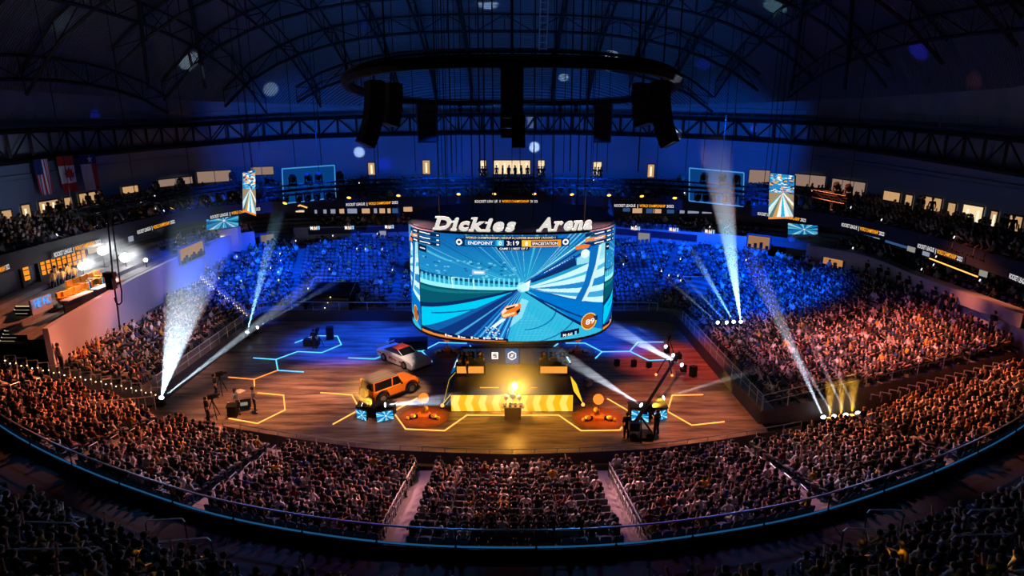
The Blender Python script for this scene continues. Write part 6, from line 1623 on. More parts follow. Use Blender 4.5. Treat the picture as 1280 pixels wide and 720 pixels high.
for sgn, lb in ((-1, 'left'), (1, 'right')):
    for px, Y, n, w_, lab in ((468 if sgn < 0 else 826, 32, 9, .95, 'outer'), (489 if sgn < 0 else 804, 34, 6, 1.3, 'inner')):
        qa = at_y(px, 110, Y); array(f'curved black loudspeaker array at the {lb} end of the ring, {lab} one', Vector((qa.x, Y, 0)), sgn * 1.0, n, w_, .36, .06, RZ + .1)
for i, px in enumerate((545, 575, 598, 700, 720, 745)):
    p = at_y(px, 134, 60); moving_head('moving_head_lamp', f'small dark spotlight under the far side of the hanging ring, {ORD[i]} from the left', Vector((p.x, 60, RZ - .3)), (0, -.3, -.9), L_OFF, False, .9, 'spotlights under the ring')

# ------------------------------------------------------------------ cable drop with microphone before the left wall
A = at_y(133, 262, 36.5); P = [A, at_y(137, 300, 36.5), at_y(141, 345, 36.5), at_y(147, 385, 36.5), at_y(150, 412, 36.5)]
t = thing('hanging_cable', 'black hanging cable with a loop in front of the left balcony wall', 'cable'); b = MB(); b.path(P, .05, 5); b.path([at_y(x, y, 36.5) for x, y in ((143, 372), (145, 378), (149, 381), (152, 378), (152, 365), (149, 345), (146, 320), (141, 285), (137, 262))], .04, 5); b.build('cable_run', M_BLACK, t)
q = at_y(138.5, 353, 36.5); b = MB(); b.box(q, (.42, .42, .85)); b.box(q + Vector((0, 0, .5)), (.62, .4, .28)); b.build('junction_box', M_BLACK, t)
# club level furniture at the left: lit back bar, orange armchairs, lamps, screens
M_ORF = mat('orange_leather', (.85, .30, .02), .5, noise=.15, nscale=3); E_BAR = emit('bar_orange', (1.0, .30, .02), 1.1); E_SPK = emit('white_flood', (1, 1, .96), 10)
def club_pt(x, y, z): return at_z(x, y, z)
# terrace rail/sign, orange chairs
random.seed(9)
row1 = [(82 + i * 7.2, 379 - i * 2.9 + (i % 2)) for i in range(9)]; row2 = [(94 + i * 8.5, 369 - i * 3.4) for i in range(5)] + [(146, 357)]
def armchair(lab, p, rz):
    t = thing('armchair', lab, 'armchair', p, rz, 'orange club armchairs')
    b = MB(); b.box((0, 0, .25), (.66, .6, .3), taper=.96); b.build('seat', M_ORF, t); b = MB(); b.box((0, -.3, .58), (.66, .16, .5), taper=.93); b.build('backrest', M_ORF, t)
    for s in (-1, 1): b = MB(); b.box((s * .36, -.02, .42), (.12, .6, .2)); b.build('armrest', M_ORF, t)
    b = MB(); b.box((0, 0, .05), (.5, .45, .1)); b.build('plinth', M_BLACK, t)
def club_z(p):  # terrace height under a point behind the left wall
    d = -29.4 - p.x; k = max(0, min(4, int((d - .3) / 1.1))); return 5.95 + k * .32
def on_club(x, y, z0=6.1):
    p = at_z(x, y, z0)
    for _ in range(4): p = at_z(x, y, club_z(p) + .35)
    return Vector((p.x, p.y, club_z(p)))
for i, (x, y) in enumerate(row1): armchair(f'orange armchair in the front club row above the left wall, {ORD[i]} from the near end', on_club(x, y), -PI / 2)
for i, (x, y) in enumerate(row2): armchair(f'orange armchair in the second club row above the left wall, {ORD[i]} from the near end', on_club(x, y), -PI / 2)
for i, (x, y) in enumerate([(113, 363.5), (129.5, 358)]):
    p = on_club(x, y); t = thing('desk_screen', f'small bright blue screen on the club terrace, {["nearer", "farther"][i]} of two', 'screen', p, -.9); b = MB(); b.box((0, .04, .75), (.95, .06, .7)); b.build('case', M_BLACK, t)
    screen_mesh('screen', burst_picture(20 + i, 30, 22), lambda u, v: Vector((lerp(-.45, .45, u), -.0, lerp(1.07, .43, v))), M_PIC, t); b = MB(); b.tube((0, .04, 0), (0, .04, .45), .04, 5); b.box((0, .04, .02), (.5, .4, .04)); b.build('stand', M_DARK, t)
# back bar with orange lit shelves under the fascia
for i, (x0, x1, y0, y1, lab) in enumerate([(51, 108, 338, 320, 'long orange lit back bar with bays under the left fascia'), (29, 38, 345, 342, 'short orange lit back bar at the near end of the left club level')]):
    A, B = at_x(x0, y0, -35.2), at_x(x1, y1, -35.2); t = thing('back_bar', lab, 'bar', (-35.2, 0, 0)); n = 9 if i == 0 else 1; zt = 8.9; zb = 7.35
    b = MB(); b.box((-.3, (A.y + B.y) / 2, (zt + zb) / 2 - .3), (.5, B.y - A.y + .2, zt - zb + .8)); b.build('carcass', M_BLACK, t)
    for k in range(n):
        ya, yb = lerp(A.y, B.y, k / n) + .08, lerp(A.y, B.y, (k + 1) / n) - .08
        b = MB(); b.add([(0, ya, zb + .15), (0, yb, zb + .15), (0, yb, zt - .25), (0, ya, zt - .25)], [(0, 1, 2, 3)]); bay = b.build('lit_bay', E_BAR, t)
        b = MB(); [b.box((.05, (ya + yb) / 2, z), (.14, yb - ya, .04)) for z in (zb + .5, zb + .9)]; b.build('shelf', M_BLACK, bay)
    b = MB(); b.box((.02, (A.y + B.y) / 2, zt + .02), (.05, B.y - A.y, .22)); b.build('lit_sign_strip', emit('bar_white', (1, .9, .85), .7), t)
for i, (x, y) in enumerate([(67, 352), (78, 349), (93, 345), (70, 346), (85, 343)]):   # bar staff and guests in orange tops in front of the bar
    p = at_x(x, y, -34.0); add_person('spectator', f'standing guest in orange top before the left back bar, {ORD[i]} from the near end', 'stand', (p.x, p.y, p.z - .9), 1.4, (.7, .3, .05), False, 'guests at the back bar')
floods = []
for i, (x, y, k) in enumerate([(103, 333, .30), (127.5, 313.5, .34), (156, 322, .40), (182, 325, .17)]):
    p = at_x(x, y, -33.2 if i < 3 else -32.2); floods.append(p)
    t = thing('flood_lamp', f'dazzling white round lamp on the left club level, {ORD[i]} from the near end', 'lamp', (p.x, p.y, p.z)); b = MB(); b.ball((0, 0, 0), k, 10, 8); b.build('lamp_globe', E_SPK, t, True)
    b = MB(); b.tube((0, 0, -1.3), (0, 0, -.1), .04, 5); b.box((0, 0, -1.3), (.5, .5, .05)); b.build('stand', M_BLACK, t)
# blue word sign on the terrace front
A, B = at_x(41, 384, -30.6), at_x(66, 372, -30.6); t = thing('terrace_sign', 'blue lit lettered sign at the near end of the left club level', 'sign')
b = MB(); b.box((-30.75, (A.y + B.y) / 2, (A.z + B.z) / 2 - .15), (.12, B.y - A.y, 1.0)); b.build('board', M_RAIL, t)
lettering('lettering', 'HE HC', .8, lambda x, y, w_: (-30.6, (A.y + B.y) / 2 + x, (A.z + B.z) / 2 + .05 + y), emit('sign_blue', (.02, .35, 1.0), 1.3), t, bold=.03, width=(B.y - A.y) * .8)
# white round-cornered table top at the terrace edge
A, B = at_x(90, 394, -29.75), at_x(158, 362, -29.75); t = thing('terrace_counter', 'pale counter top along the edge of the left balcony with a dark gap', 'counter')
for f0, f1 in ((0, .42), (.5, 1)): b = MB(); b.box((-30.1, lerp(A.y, B.y, (f0 + f1) / 2), 6.95), (.55, (B.y - A.y) * (f1 - f0), .06)); b.build('counter_top', mat('counter_white', (.8, .76, .70), .4, noise=.05), t)
b = MB(); b.box((-30.2, (A.y + B.y) / 2, 6.5), (.08, B.y - A.y, .85)); b.build('counter_front', M_DARK, t)
# stairs with lit nosings at the far left edge
b = MB(); nb = []
t = thing('lit_stair', 'dark stair with pale lit step edges at the left edge beside the balcony wall', 'stair')
P0, P1 = at_z(12, 425, 4.2), at_z(32, 382, 6.8)
for k in range(11):
    p = P0.lerp(P1, k / 10); q = MB(); q.box((p.x, p.y, p.z - .12), (1.2, .4, .24)); q.build('tread', M_DARK, t); q = MB(); q.box((p.x, p.y - .2, p.z + .02), (1.0, .05, .05)); q.build('nosing', emit('nosing', (1, .85, .5), .8), t)
# end wall piers left of the balcony wall
b = MB(); b.box((-34.6, 38.6, 3.3), (9.0, .5, 2.0)); struct(b.build('wall_left_pier', mat('pier_dark', (.05, .05, .07), .8, noise=.2)))
# vomitory portals
for x0, y0, lab in ((-18.05, 59.2, 'dark portal of the tunnel in the far left stand'), (19.0, 59.5, 'dark portal of the tunnel in the right corner stand')):
    t = thing('portal', lab, 'portal', (x0, y0, 0)); b = MB(); w_ = 4.4 if x0 < 0 else 2.6
    b.box((-w_ / 2, 0, 1.1), (.2, 3.8, 2.2)); b.box((w_ / 2, 0, 1.1), (.2, 3.8, 2.2)); b.box((0, 1.9, 1.4), (w_, .2, 2.8)); b.box((0, .6, 2.1), (w_, 2.6, .1)); b.build('side_walls', M_BLKCLOTH, t)
    b = MB(); b.path([(-w_ / 2, -1.9, 2.3), (-w_ / 2, 1.9, 3.3), (w_ / 2, 1.9, 3.3), (w_ / 2, -1.9, 2.3)], .03, 5); b.build('rail', M_RAIL, t)
p = at_y(967, 377, 55); q = MB(); q.box((p.x, p.y, p.z), (.9, .1, 1.5)); t = thing('poster_panel', 'pale warm lit panel standing at the tunnel of the right corner stand', 'panel'); q.build('panel', emit('panel_warm', (.55, .38, .22), .7), t)
q = MB(); q.tube((p.x, p.y + .1, p.z - .9), (p.x, p.y + .1, p.z + .8), .05, 4); q.build('post', M_BLACK, t)
p = at_y(942.5, 389, 53); t = thing('clock', 'small round white clock face beside the tunnel of the right corner stand', 'clock', p); q = MB(); q.lathe([(.34, -.05), (.34, 0)], n=16, axis=Matrix.Rotation(PI / 2, 3, 'X')); q.build('case', M_BLACK, t); q = MB(); q.lathe([(.29, 0.0), (.28, .03)], n=16, axis=Matrix.Rotation(PI / 2, 3, 'X')); q.build('dial', emit('dial', (.8, .85, .9), .9), t); q = MB(); q.box((.05, -.06, 0), (.14, .01, .03)); q.box((0, -.06, .07), (.03, .01, .14)); q.build('hands', M_BLACK, t)
# suites seen under the far fascia
E_S1, E_S2, E_S3 = emit('suite_warm', (.85, .5, .28), .7), emit('suite_pale', (.5, .55, .75), .5), emit('suite_blue', (.08, .2, .5), .4)
k_ = 0
for x0, x1, m in [(393, 397, E_S2), (404, 409, E_S2), (413, 420, E_S2), (424, 431, E_S1), (434, 447, E_S2), (452, 463, E_S1), (467, 472, E_S2), (474, 482, E_S1), (484, 489, E_S1), (490, 498, E_S3), (504, 516, E_S1), (778, 788, E_S3), (790, 803, E_S1), (807, 818, E_S3), (816, 827, E_S1), (833, 843, E_S3), (849, 856, E_S2), (859, 874, E_S2), (877, 890, E_S2), (918, 924, E_S1)]:
    yy = 262 if 500 < x0 < 780 else 263 + abs(x0 - 640) * .006
    p0, p1 = at_y(x0, yy + 3, 74.6 if abs(x0 - 640) < 200 else 70.5), at_y(x1, yy + 3, 74.6 if abs(x0 - 640) < 200 else 70.5); ph = at_y(x0, yy - 4, p0.y).z
    t = thing('suite_window', f'lit suite window under the far upper deck, {ORD[k_]} from the left', 'window', (p0.x, p0.y, p0.z), 0, 'suite windows'); k_ += 1
    q = MB(); q.add([(0, 0, 0), (p1.x - p0.x, 0, 0), (p1.x - p0.x, 0, ph - p0.z), (0, 0, ph - p0.z)], [(0, 1, 2, 3)]); q.build('pane', m, t); q = MB(); q.path([(0, 0, 0), (0, 0, ph - p0.z), (p1.x - p0.x, 0, ph - p0.z), (p1.x - p0.x, 0, 0), (0, 0, 0)], .05, 4); q.build('frame', M_BLACK, t)
t = thing('gable_sign', 'small glowing gable shaped sign at the far left under the blue screen', 'sign'); q = MB(); q.path([at_y(x, y, 69) for x, y in ((367, 260), (375, 256.5), (384, 259.5))], .09, 5); q.build('roof_line', emit('gable', (1, .5, .15), 1.2), t); q = MB(); q.path([at_y(x, y, 69) for x, y in ((370, 264), (380, 264))], .12, 5); q.build('lamp_row', emit('gable2', (1, .8, .5), .8), t)
# small pale panels hanging under the right fascia
for i, (x0, x1, y0, y1, m) in enumerate([(1092, 1099, 295, 299, E_S2), (1073, 1091, 291, 295, E_S3), (1107, 1134, 300, 311, E_S3), (1135, 1143, 307, 316, emit('pale_board', (.45, .42, .38), .6)), (1154, 1161, 313, 321, E_S2), (1225, 1233, 337, 347, emit('pale_board', (.45, .42, .38), .6)), (135, 142, 289, 298, emit('cream_board', (.8, .65, .5), .7)), (108, 131, 300, 312, emit('cream_board', (.8, .65, .5), .7)), (160, 167, 294, 301, E_S2)]):
    X = 31.9 if x0 > 640 else -33.4
    a, c = at_x(x0, y0, X), at_x(x1, y1, X); t = thing('wall_panel', f'small lit panel below the {"right" if x0 > 640 else "left"} fascia, {ORD[i]} of a loose row', 'panel', (X, a.y, a.z), 0, 'lit panels below the fascia'); q = MB(); q.box((0, (c.y - a.y) / 2, (c.z - a.z) / 2), (.06, abs(c.y - a.y), abs(c.z - a.z))); q.build('face', m, t); q = MB(); q.box((.06 if X > 0 else -.06, (c.y - a.y) / 2, (c.z - a.z) / 2), (.06, abs(c.y - a.y) + .1, abs(c.z - a.z) + .1)); q.build('case', M_BLACK, t)
A, B = at_x(1162, 323, 32.3), at_x(1222, 346, 32.3); t = thing('shelf_light', 'long thin orange light line under the right fascia above the club seats', 'light strip'); q = MB(); q.tube(A, B, .05, 4); q.build('strip', E_OR, t); q = MB(); q.tube(A + Vector((.1, 0, .06)), B + Vector((.1, 0, .06)), .06, 4); q.build('housing', M_BLACK, t)
# small glowing points scattered over the dark stands: phone screens held by spectators
E_PH = emit('phone_glow', (.8, .85, 1), 1.6); random.seed(33); n_ = 0
me_ph = MB(); me_ph.box((0, 0, 0), (.10, .02, .18)); me_ph = me_ph.mesh('phone', [E_PH])
cand = [s for s in people if s[8] in ('upper', 'club') or (s[8] == 'low' and s[4].startswith('far'))]
for s in random.sample(cand, 70):
    p = Vector((s[0], s[1], s[2])) + Matrix.Rotation(s[3], 3, 'Z') @ Vector((0, .42, .95)); o = link('phone', me_ph); o.location = p; o.rotation_euler = (.3, 0, s[3]); tag(o, f'glowing phone, {ORD[s[5]]} row of {s[4]}, {ORD[min(s[6], 39)]} place', 'phone', 'glowing phones')
# step lights of the far aisles
k_ = 0
for (xa, ya, xb, yb, n) in ((350, 345, 347, 373, 6), (355, 345, 353, 373, 6), (427, 345, 399, 398, 9), (300, 353, 310, 368, 4), (306, 355, 313, 368, 4), (853, 345, 882, 400, 9), (929, 350, 930, 402, 9)):
    for i in range(n):
        x, y = lerp(xa, xb, i / (n - 1)), lerp(ya, yb, i / (n - 1)); d = sight(x, y); tt = .02
        while tt < .3:
            p = Vector((d[0] * tt, d[1] * tt, CAMZ + d[2] * tt)); f = (p.y - 56.8) / 18.5
            if p.y > 57.2 and p.z < 1.2 + f * 4.3: break
            tt += .0003
        if p.z < .9: continue
        b = MB(); b.ball((0, 0, 0), .055, 5, 4); tag(b.build('step_light', E_BULB, loc=p), f'tiny warm step light in a far aisle, number {k_ + 1} from the left group', 'step light', 'far aisle step lights'); k_ += 1
# ------------------------------------------------------------------ light
def spot(name, loc, target, power, col, deg, blend=.5, size=.2):
    l = bpy.data.lights.new(name, 'SPOT'); l.energy = power; l.color = col; l.spot_size = math.radians(deg); l.spot_blend = blend; l.shadow_soft_size = size
    o = bpy.data.objects.new(name, l); C.objects.link(o); o.location = loc
    o.rotation_euler = (Vector(target) - Vector(loc)).to_track_quat('-Z', 'Y').to_euler(); return o
def point(name, loc, power, col, size=.2):
    l = bpy.data.lights.new(name, 'POINT'); l.energy = power; l.color = col; l.shadow_soft_size = size
    o = bpy.data.objects.new(name, l); C.objects.link(o); o.location = loc; return o
BLUE = (.0, .075, 1.0); ORG = (1.0, .25, .10); PINK = (1.0, .42, .40)
# blue wash over the far stand and corners
for x in (-18, -6, 6, 18): spot('blue_wash', (x, 55, 19.5), (x * 1.25, 66, 3), 64000, BLUE, 62, .8, .5)
spot('blue_wash', (-20, 50, 19), (-29, 61, 3), 60000, BLUE, 50, .8, .5)
spot('blue_wash', (18, 47, 19), (24, 55, 3), 85000, BLUE, 46, .9, .5)
spot('blue_wash', (14, 47, 19), (19, 51, 2), 30000, BLUE, 30, .9, .5)
spot('blue_wash', (-16, 44, 18), (-30, 54, 5), 14000, (.05, .14, 1), 26, .9, .5)
# blue on the upper wall and under the roof
for x in (-26, -9, 9, 26): spot('wall_wash', (x * .8, 64, 14.6), (x * 1.1, 82, 16.8), 7500, (.0, .13, .9), 80, .9, .4)
for x, k in ((-14, .7), (0, 1), (14, .7)): spot('roof_wash', (x, 63, 17.5), (x * 1.1, 70, 27), 4200 * k, (.01, .14, .55), 120, .9, .5)
for x, k in ((-14, .55), (0, 1), (14, .55)): spot('roof_wash', (x, 46, 21.5), (x * 1.05, 56, 32), 2600 * k, (.015, .15, .5), 120, .9, .5)
# floor
spot('floor_blue', (-13, 50, 18), (-14, 51, 0), 60000, (.0, .06, 1.0), 42, .7, .3)
spot('floor_blue', (-5, 49, 17), (-7, 52, 0), 26000, (.0, .06, 1.0), 36, .7, .3)
spot('floor_blue', (8, 50, 18), (8.5, 51.5, 0), 48000, (.0, .06, 1.0), 32, .6, .3)
spot('floor_warm', (-15, 36, 18), (-16.5, 38, 0), 17000, (1, .38, .12), 38, .8, .3)
spot('floor_warm', (-10, 40, 18), (-13, 42, 0), 13000, (1, .42, .30), 34, .8, .3)
spot('floor_warm', (-6, 38, 18), (-8, 40, 0), 9000, (1, .50, .32), 34, .7, .3)
spot('floor_warm', (-8, 30, 16), (-9, 33, 0), 3500, (.9, .45, .4), 40, .8, .3)
spot('floor_warm', (10, 38, 18), (10.5, 37, 0), 16000, (1, .30, .09), 38, .7, .3)
spot('floor_warm', (12, 44, 18), (13, 46, 0), 15000, (1, .09, .03), 34, .8, .3)
spot('floor_warm', (0, 32, 12), (0, 34, 0), 2600, (1, .42, .03), 62, .8, .3)
# cars picked out
spot('car_light', (-7, 30, 15), (-8, 39.6, .8), 15000, (1, .62, .36), 15, .5, .2)
spot('car_light', (-6, 36, 15), (-7.6, 45.6, .8), 13000, (1, .72, .62), 14, .5, .2)
for x, y, k in ((530, 521, 1), (747.5, 523, 1), (559, 440, .8), (722, 440, .8)):
    p = at_z(x, y, 0); spot('pad_light', (p.x, p.y - 1.5, 13), p, 7500 * k, (1, .26, .03) if k == 1 else (1, .08, .02), 14, .6, .1)
# warm wash over the near stand, a row of profile spots cut off at the walkway
for x, k, c in ((-33, 1.5, ORG), (-27, 2.1, ORG), (-21, 1.6, ORG), (-14.5, 1.25, PINK), (-8, .9, PINK), (-2.6, .75, PINK), (2.6, .75, PINK), (8, .9, PINK), (14.5, 1.1, PINK), (21, 1.7, ORG), (27, 2.2, ORG), (33, 1.9, ORG)):
    ty = lerp(yo(x), yi(x), .58)
    if abs(x) < 10:
        for s in (-1, 1): spot('crowd_wash', (s * 13, 44, 19.5), (x, ty, 2), 36000 * k * (1.25 if s * x < 0 else .9), c, 19, .8, .5)
    else: spot('crowd_wash', (x * (.95 if abs(x) < 16 else .6), ty + 21, 20.0), (x, ty, 2), 36000 * k, c, 22, .75, .5)
spot('crowd_wash', (10, 38, 20.5), (22.5, 41.5, 3), 34000, (1, .34, .26), 30, .9, .5)
spot('crowd_wash', (12, 42, 20.5), (26.5, 43, 4), 25000, (1, .24, .09), 26, .9, .5)
spot('crowd_wash', (10, 44, 20.5), (20, 46.5, 2), 26000, (1, .45, .40), 24, .9, .5)
spot('crowd_wash', (-14, 40, 20), (-26.5, 43.5, 2), 11500, (1, .55, .50), 30, .9, .5)
spot('wall_left_light', (-12, 42, 15), (-29.3, 47, 5.2), 9500, (.42, .38, .9), 40, .9, .5)
spot('wall_left_light', (-14, 34, 14), (-29.3, 37, 4.6), 900, (1, .25, .25), 16, .9, .5)
# faint cold light on the foreground deck and its rails
spot('deck_fill', (-8, 34, 14), (-17, 20, 4), 1300, (.15, .35, 1.0), 60, .9, .3)
spot('deck_fill', (8, 34, 14), (17, 20, 4), 1300, (.22, .32, 1.0), 60, .9, .3)
for x in (-21, -15, -9, -3, 3, 9, 15, 21): spot('curb_fill', (x * .6, 32, 12.5), (x, yo(x) - .05, 3.8), 3200, (.08, .42, 1.0), 17, .9, .2)  # unseen spots added to bring up the blue curb line
for x, y in ((45, 712), (78, 716), (178, 702), (246, 692), (1075, 688), (1120, 695), (1252, 700), (1234, 714)):
    d = sight(x, y); tt = .001
    while tt < .1:
        X, Y, Z = d[0] * tt, d[1] * tt, CAMZ + d[2] * tt; k = (yo(X) - DK0 - Y) / PITCH_ROW
        if Z < zo(X) + .35 + max(0, k) * DZ + .7: break
        tt += .0002
    spot('step_lamp', (X, Y, Z + .9), (X, Y, Z), 30, (1, .5, .03), 50, .5, .05)
spot('flag_fill', (-26, 38, 12.5), (-37.6, 46, 13.5), 1500, (.6, .7, 1), 40, .8, .2)  # unseen spot added so the flags show on the dark wall
spot('purple_fill', (4, 40, 20.5), (25, 42, 3), 7500, (.4, .12, 1), 36, .9, .6)
for s in (-1, 1): spot('purple_fill', (s * 13, 43, 20), (s * 8, 25.5, 2), 7000, (.45, .16, 1), 34, .9, .6)
# club level
for p in floods[:3]: point('flood', p + Vector((.6, 0, .3)), 260, (1, 1, .97), .3)
spot('club_light', (-31, 42, 9.1), (-31, 42, 6), 350, (1, .85, .7), 120, .9, .3)
point('star', (.1, 36.6, 1.9), 900, (1, .45, .05), .2)
for i, (c, d) in enumerate(amber): spot('amber_lamp', c, c + d, 700, (1, .30, .05), 14, .5, .1)

# ------------------------------------------------------------------ haze caught in the beams: a body of thin haze lit by the real lamp inside it
def haze_mat(den, aniso=.0):
    m = bpy.data.materials.new('stage_haze'); m.use_nodes = True; nt = m.node_tree; nt.nodes.clear()
    v = nt.nodes.new('ShaderNodeVolumeScatter'); v.inputs['Density'].default_value = den; v.inputs['Anisotropy'].default_value = aniso; v.inputs['Color'].default_value = (.9, .95, 1, 1)
    o = nt.nodes.new('ShaderNodeOutputMaterial'); nt.links.new(v.outputs[0], o.inputs['Volume']); return m
HZ = haze_mat(.05); HZ2 = haze_mat(.10)
def fade_haze(den, d, L):
    m = haze_mat(den); nt = m.node_tree; v = [n for n in nt.nodes if n.type == 'VOLUME_SCATTER'][0]
    tc = nt.nodes.new('ShaderNodeTexCoord'); dt = nt.nodes.new('ShaderNodeVectorMath'); dt.operation = 'DOT_PRODUCT'; dt.inputs[1].default_value = d
    mr = nt.nodes.new('ShaderNodeMapRange'); mr.inputs[1].default_value = L * .45; mr.inputs[2].default_value = L; mr.inputs[3].default_value = den; mr.inputs[4].default_value = 0
    nt.links.new(tc.outputs['Object'], dt.inputs[0]); nt.links.new(dt.outputs['Value'], mr.inputs[0]); nt.links.new(mr.outputs[0], v.inputs['Density']); return m
def beam(src, tgt, L, deg, power, col, lab, lens=None, fixture=True, hz=None, k=1.0, blend=.35):
    src, tgt = Vector(src), Vector(tgt); d = (tgt - src).normalized()
    spot('beam_lamp', src, tgt, power, col, deg, blend, .05)
    r = math.tan(math.radians(deg / 2)) * 1.02; R = d.to_track_quat('Z', 'Y').to_matrix()
    b = MB(); b.lathe([(.03, .12), (r * L * .25 + .03, L * .25), (r * L + .03, L)], (0, 0, 0), 20, axis=R)
    hm = fade_haze(.10 if hz else .05, d, L) if L > 5 else (hz or HZ)
    tag(b.build('beam_haze', hm, loc=src), lab, 'haze', 'haze in the beams', 'stuff')
    if fixture: moving_head('beam_fixture', lab.replace('haze lit by', 'black lamp of'), src - Vector((0, 0, .45 * k)) - d * .25 * k, d, lens or L_WHT, True, k, 'beam lamps on the floor')
WB = (.55, .80, 1.0)
def thru(x, y, Y): return at_y(x, y, Y)
beam(at_z(197, 502, .7) + Vector((.3, 0, .3)), thru(262, 262, 30.5), 17, 13, 90000, WB, 'haze lit by the thick pale beam rising from the left tunnel corner', hz=HZ2)
beam(at_z(203, 497, .6), thru(365, 372, 48), 17, 4.2, 110000, (.72, .88, 1), 'haze lit by the low pale beam running along the left stand front')
beam(at_z(309, 415, .7), thru(352, 250, 46), 14, 5, 120000, (.35, .75, 1), 'haze lit by the blue white beam rising at the far left floor corner')
beam(at_z(322, 409, .7), thru(450, 335, 50), 12, 3.4, 26000, (.4, .7, 1), 'haze lit by the faint slanting beam beside the far left floor corner')
beam(at_y(926, 402, 49), thru(895, 190, 40), 19, 6.5, 280000, (.40, .80, 1), 'haze lit by the thick pale beam rising from the right corner stand')
beam(at_y(917, 402, 49), thru(868, 318, 44), 11, 3.6, 150000, (.25, .72, 1), 'haze lit by the blue beam next to the thick one in the right corner', )
beam(at_y(908, 403, 49), thru(845, 335, 44), 9, 2.6, 60000, (.2, .6, 1), 'haze lit by the thin blue beam, third from the right in the corner')
beam(at_y(897, 403, 49), thru(830, 345, 44), 10, 2.2, 40000, (.4, .7, 1), 'haze lit by the thinnest blue beam, fourth from the right in the corner')
beam(at_z(1029, 521, .5), thru(952, 350, 33), 14, 4.6, 80000, (.72, .82, 1), 'haze lit by the long pale beam rising at the near end of the right stand')
beam(at_z(1042, 520, .5), thru(990, 432, 34), 7, 3, 40000, (.8, .85, 1), 'haze lit by the thin pale beam second at the near end of the right stand')
beam(at_z(1057, 518, .6), thru(1000, 395, 34), 9, 2.6, 42000, (.8, .85, 1), 'haze lit by the thin pale beam third at the near end of the right stand')
beam(at_z(1072, 516, .7), thru(1030, 435, 34), 6, 2.6, 32000, (.8, .85, 1), 'haze lit by the thin pale beam fourth at the near end of the right stand')
for i, (x, y) in enumerate(((1037, 522), (1051, 520), (1065, 518))): beam(at_z(x, y, .5), at_z(x, y, .5) + Vector((-.25, 0, 2.4)), 2.4, 18, 4200, (1, .5, .03), f'haze lit by the short amber beam, {ORD[i]} of three by the right stand', L_AMB, hz=HZ2)
beam(at_z(801, 506, 1.25), thru(690, 437, 34.5), 7.5, 8.5, 45000, (.85, .90, 1), 'haze lit by the pale beam from the right plinth towards the scoreboard')
beam(at_z(830, 497, 1.1), thru(935, 466, 34.5), 6.5, 4.2, 30000, (1, .85, .85), 'haze lit by the pale beam from the right plinth towards the right stand')
beam(at_z(813, 508, 1.0), at_z(850, 498, .2), 3.2, 34, 6000, (1, .45, .04), 'haze lit by the broad amber beam from the right plinth', L_AMB)
beam(at_z(482, 506, 1.1), thru(570, 499, 35.2), 5.2, 12, 18000, (.85, .90, 1), 'haze lit by the pale beam from the left plinth over the game pad', hz=HZ2)
beam(at_z(466, 507, .95), at_z(446, 488, 1.2), 3.0, 40, 4500, (1, .42, .04), 'haze lit by the broad amber beam from the left plinth behind the orange car', L_AMB)
beam(at_z(452, 506, .8), thru(375, 489, 36), 5, 2.6, 2600, (1, .75, .65), 'haze lit by the faint thin beam from the left plinth to the left')
beam(at_y(852, 456, 43.5), thru(752, 403, 40), 8.5, 8, 90000, (.6, .8, 1), 'haze lit by the broad blue white beam at the right floor edge')
beam(at_y(841, 444, 45.5), thru(790, 413, 43), 5.5, 2.6, 15000, (.4, .65, 1), 'haze lit by the thin blue beam above the broad one at the right floor edge')
beam(at_y(832, 433, 47.5), thru(795, 408, 45), 4.5, 2.4, 12000, (.4, .65, 1), 'haze lit by the topmost thin blue beam at the right floor edge')
for i, (c, d) in enumerate(amber):
    L = 2.6; b = MB(); r = math.tan(math.radians(7.2)); b.lathe([(.03, .25), (r * L, L)], (0, 0, 0), 14, axis=Vector(d).to_track_quat('Z', 'Y').to_matrix())
    tag(b.build('beam_haze', HZ2, loc=c), f'faint haze lit amber under a truss lamp, {ORD[i]} of the row', 'haze', 'haze in the beams', 'stuff')
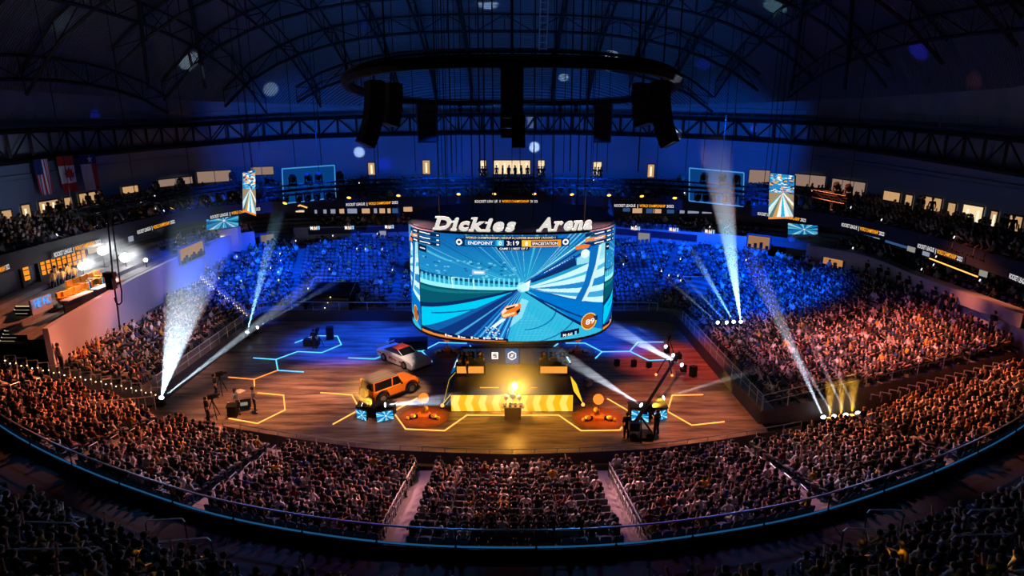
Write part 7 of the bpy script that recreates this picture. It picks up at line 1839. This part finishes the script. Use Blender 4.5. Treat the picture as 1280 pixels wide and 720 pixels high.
# haze round the dazzling lamps
def puff_mat(den, r):
    m = haze_mat(den); nt = m.node_tree; v = [n for n in nt.nodes if n.type == 'VOLUME_SCATTER'][0]
    tc = nt.nodes.new('ShaderNodeTexCoord'); mp = nt.nodes.new('ShaderNodeMapping'); mp.inputs['Scale'].default_value = (1 / r,) * 3
    g = nt.nodes.new('ShaderNodeTexGradient'); g.gradient_type = 'SPHERICAL'; mu = nt.nodes.new('ShaderNodeMath'); mu.operation = 'MULTIPLY'; mu.inputs[1].default_value = den
    nt.links.new(tc.outputs['Object'], mp.inputs[0]); nt.links.new(mp.outputs[0], g.inputs[0]); nt.links.new(g.outputs['Fac'], mu.inputs[0]); nt.links.new(mu.outputs[0], v.inputs['Density']); return m
def glow_haze(c, r, lab, den):
    h = puff_mat(den, r); b = MB(); b.ball((0, 0, 0), r, 16, 12); tag(b.build('haze', h, loc=c), lab, 'haze', 'haze round the lamps', 'stuff')
glow_haze((.1, 36.6, 2.2), 3.2, 'haze glowing amber round the star lamp on the stage', .16)
for i, p in enumerate(floods[:3]): glow_haze(p + Vector((.5, 0, .1)), 1.5, f'white haze glowing round the {ORD[i]} flood lamp of the left club level', .16)
# round spots thrown on the far wall and the roof by narrow lamps on the ring
for x, y, Y, deg, pw, col in ((449, 190, 82, 1.9, 26000, (.8, .88, .9)), (668, 184, 82, 1.9, 28000, (.85, .95, .95)), (845, 168, 82, 2.0, 22000, (.8, .9, .95)), (480, 205, 82, 2.6, 9000, (.0, .03, 1))):
    spot('wall_spot', (at_y(x, y, 66).x, 66, 14.5), at_y(x, y, Y), pw, col, deg * 2.9, .6, .05)
for x, y, pw, deg, col in ((235, 74, 20000, 7, (.7, .85, .95)), (337, 110, 16000, 6, (.6, .8, .95)), (765, 68, 30000, 6, (.7, .85, .95)), (610, 4, 34000, 7, (.6, .8, .95)), (970, 6, 16000, 7, (.4, .8, .8)), (75, 27, 2500, 6, (.4, .7, .7)), (455, 28, 14000, 6, (.0, .03, 1)), (1150, 62, 14000, 6, (.04, .04, 1)), (880, 80, 9000, 6, (.02, .04, 1)), (120, 146, 5000, 4, (.02, .04, 1)), (975, 142, 9000, 4, (.05, .1, 1)), (705, 95, 16000, 5, (.6, .9, 1)), (1222, 98, 1500, 5, (1, .3, .2)), (300, 136, 7000, 4, (.02, .05, 1))):
    d = Vector(sight(x, y)).normalized(); s = 20
    while s < 110:
        p = Vector((0, 0, CAMZ)) + d * s
        if p.z > roof_z(p.x, p.y) or p.y > 81.5 or abs(p.x + 1.5) > 37.2: break
        s += .5
    spot('roof_spot', (p.x * .55, p.y * .75 + 8, 13.5), p, pw, col, deg, .5, .05)
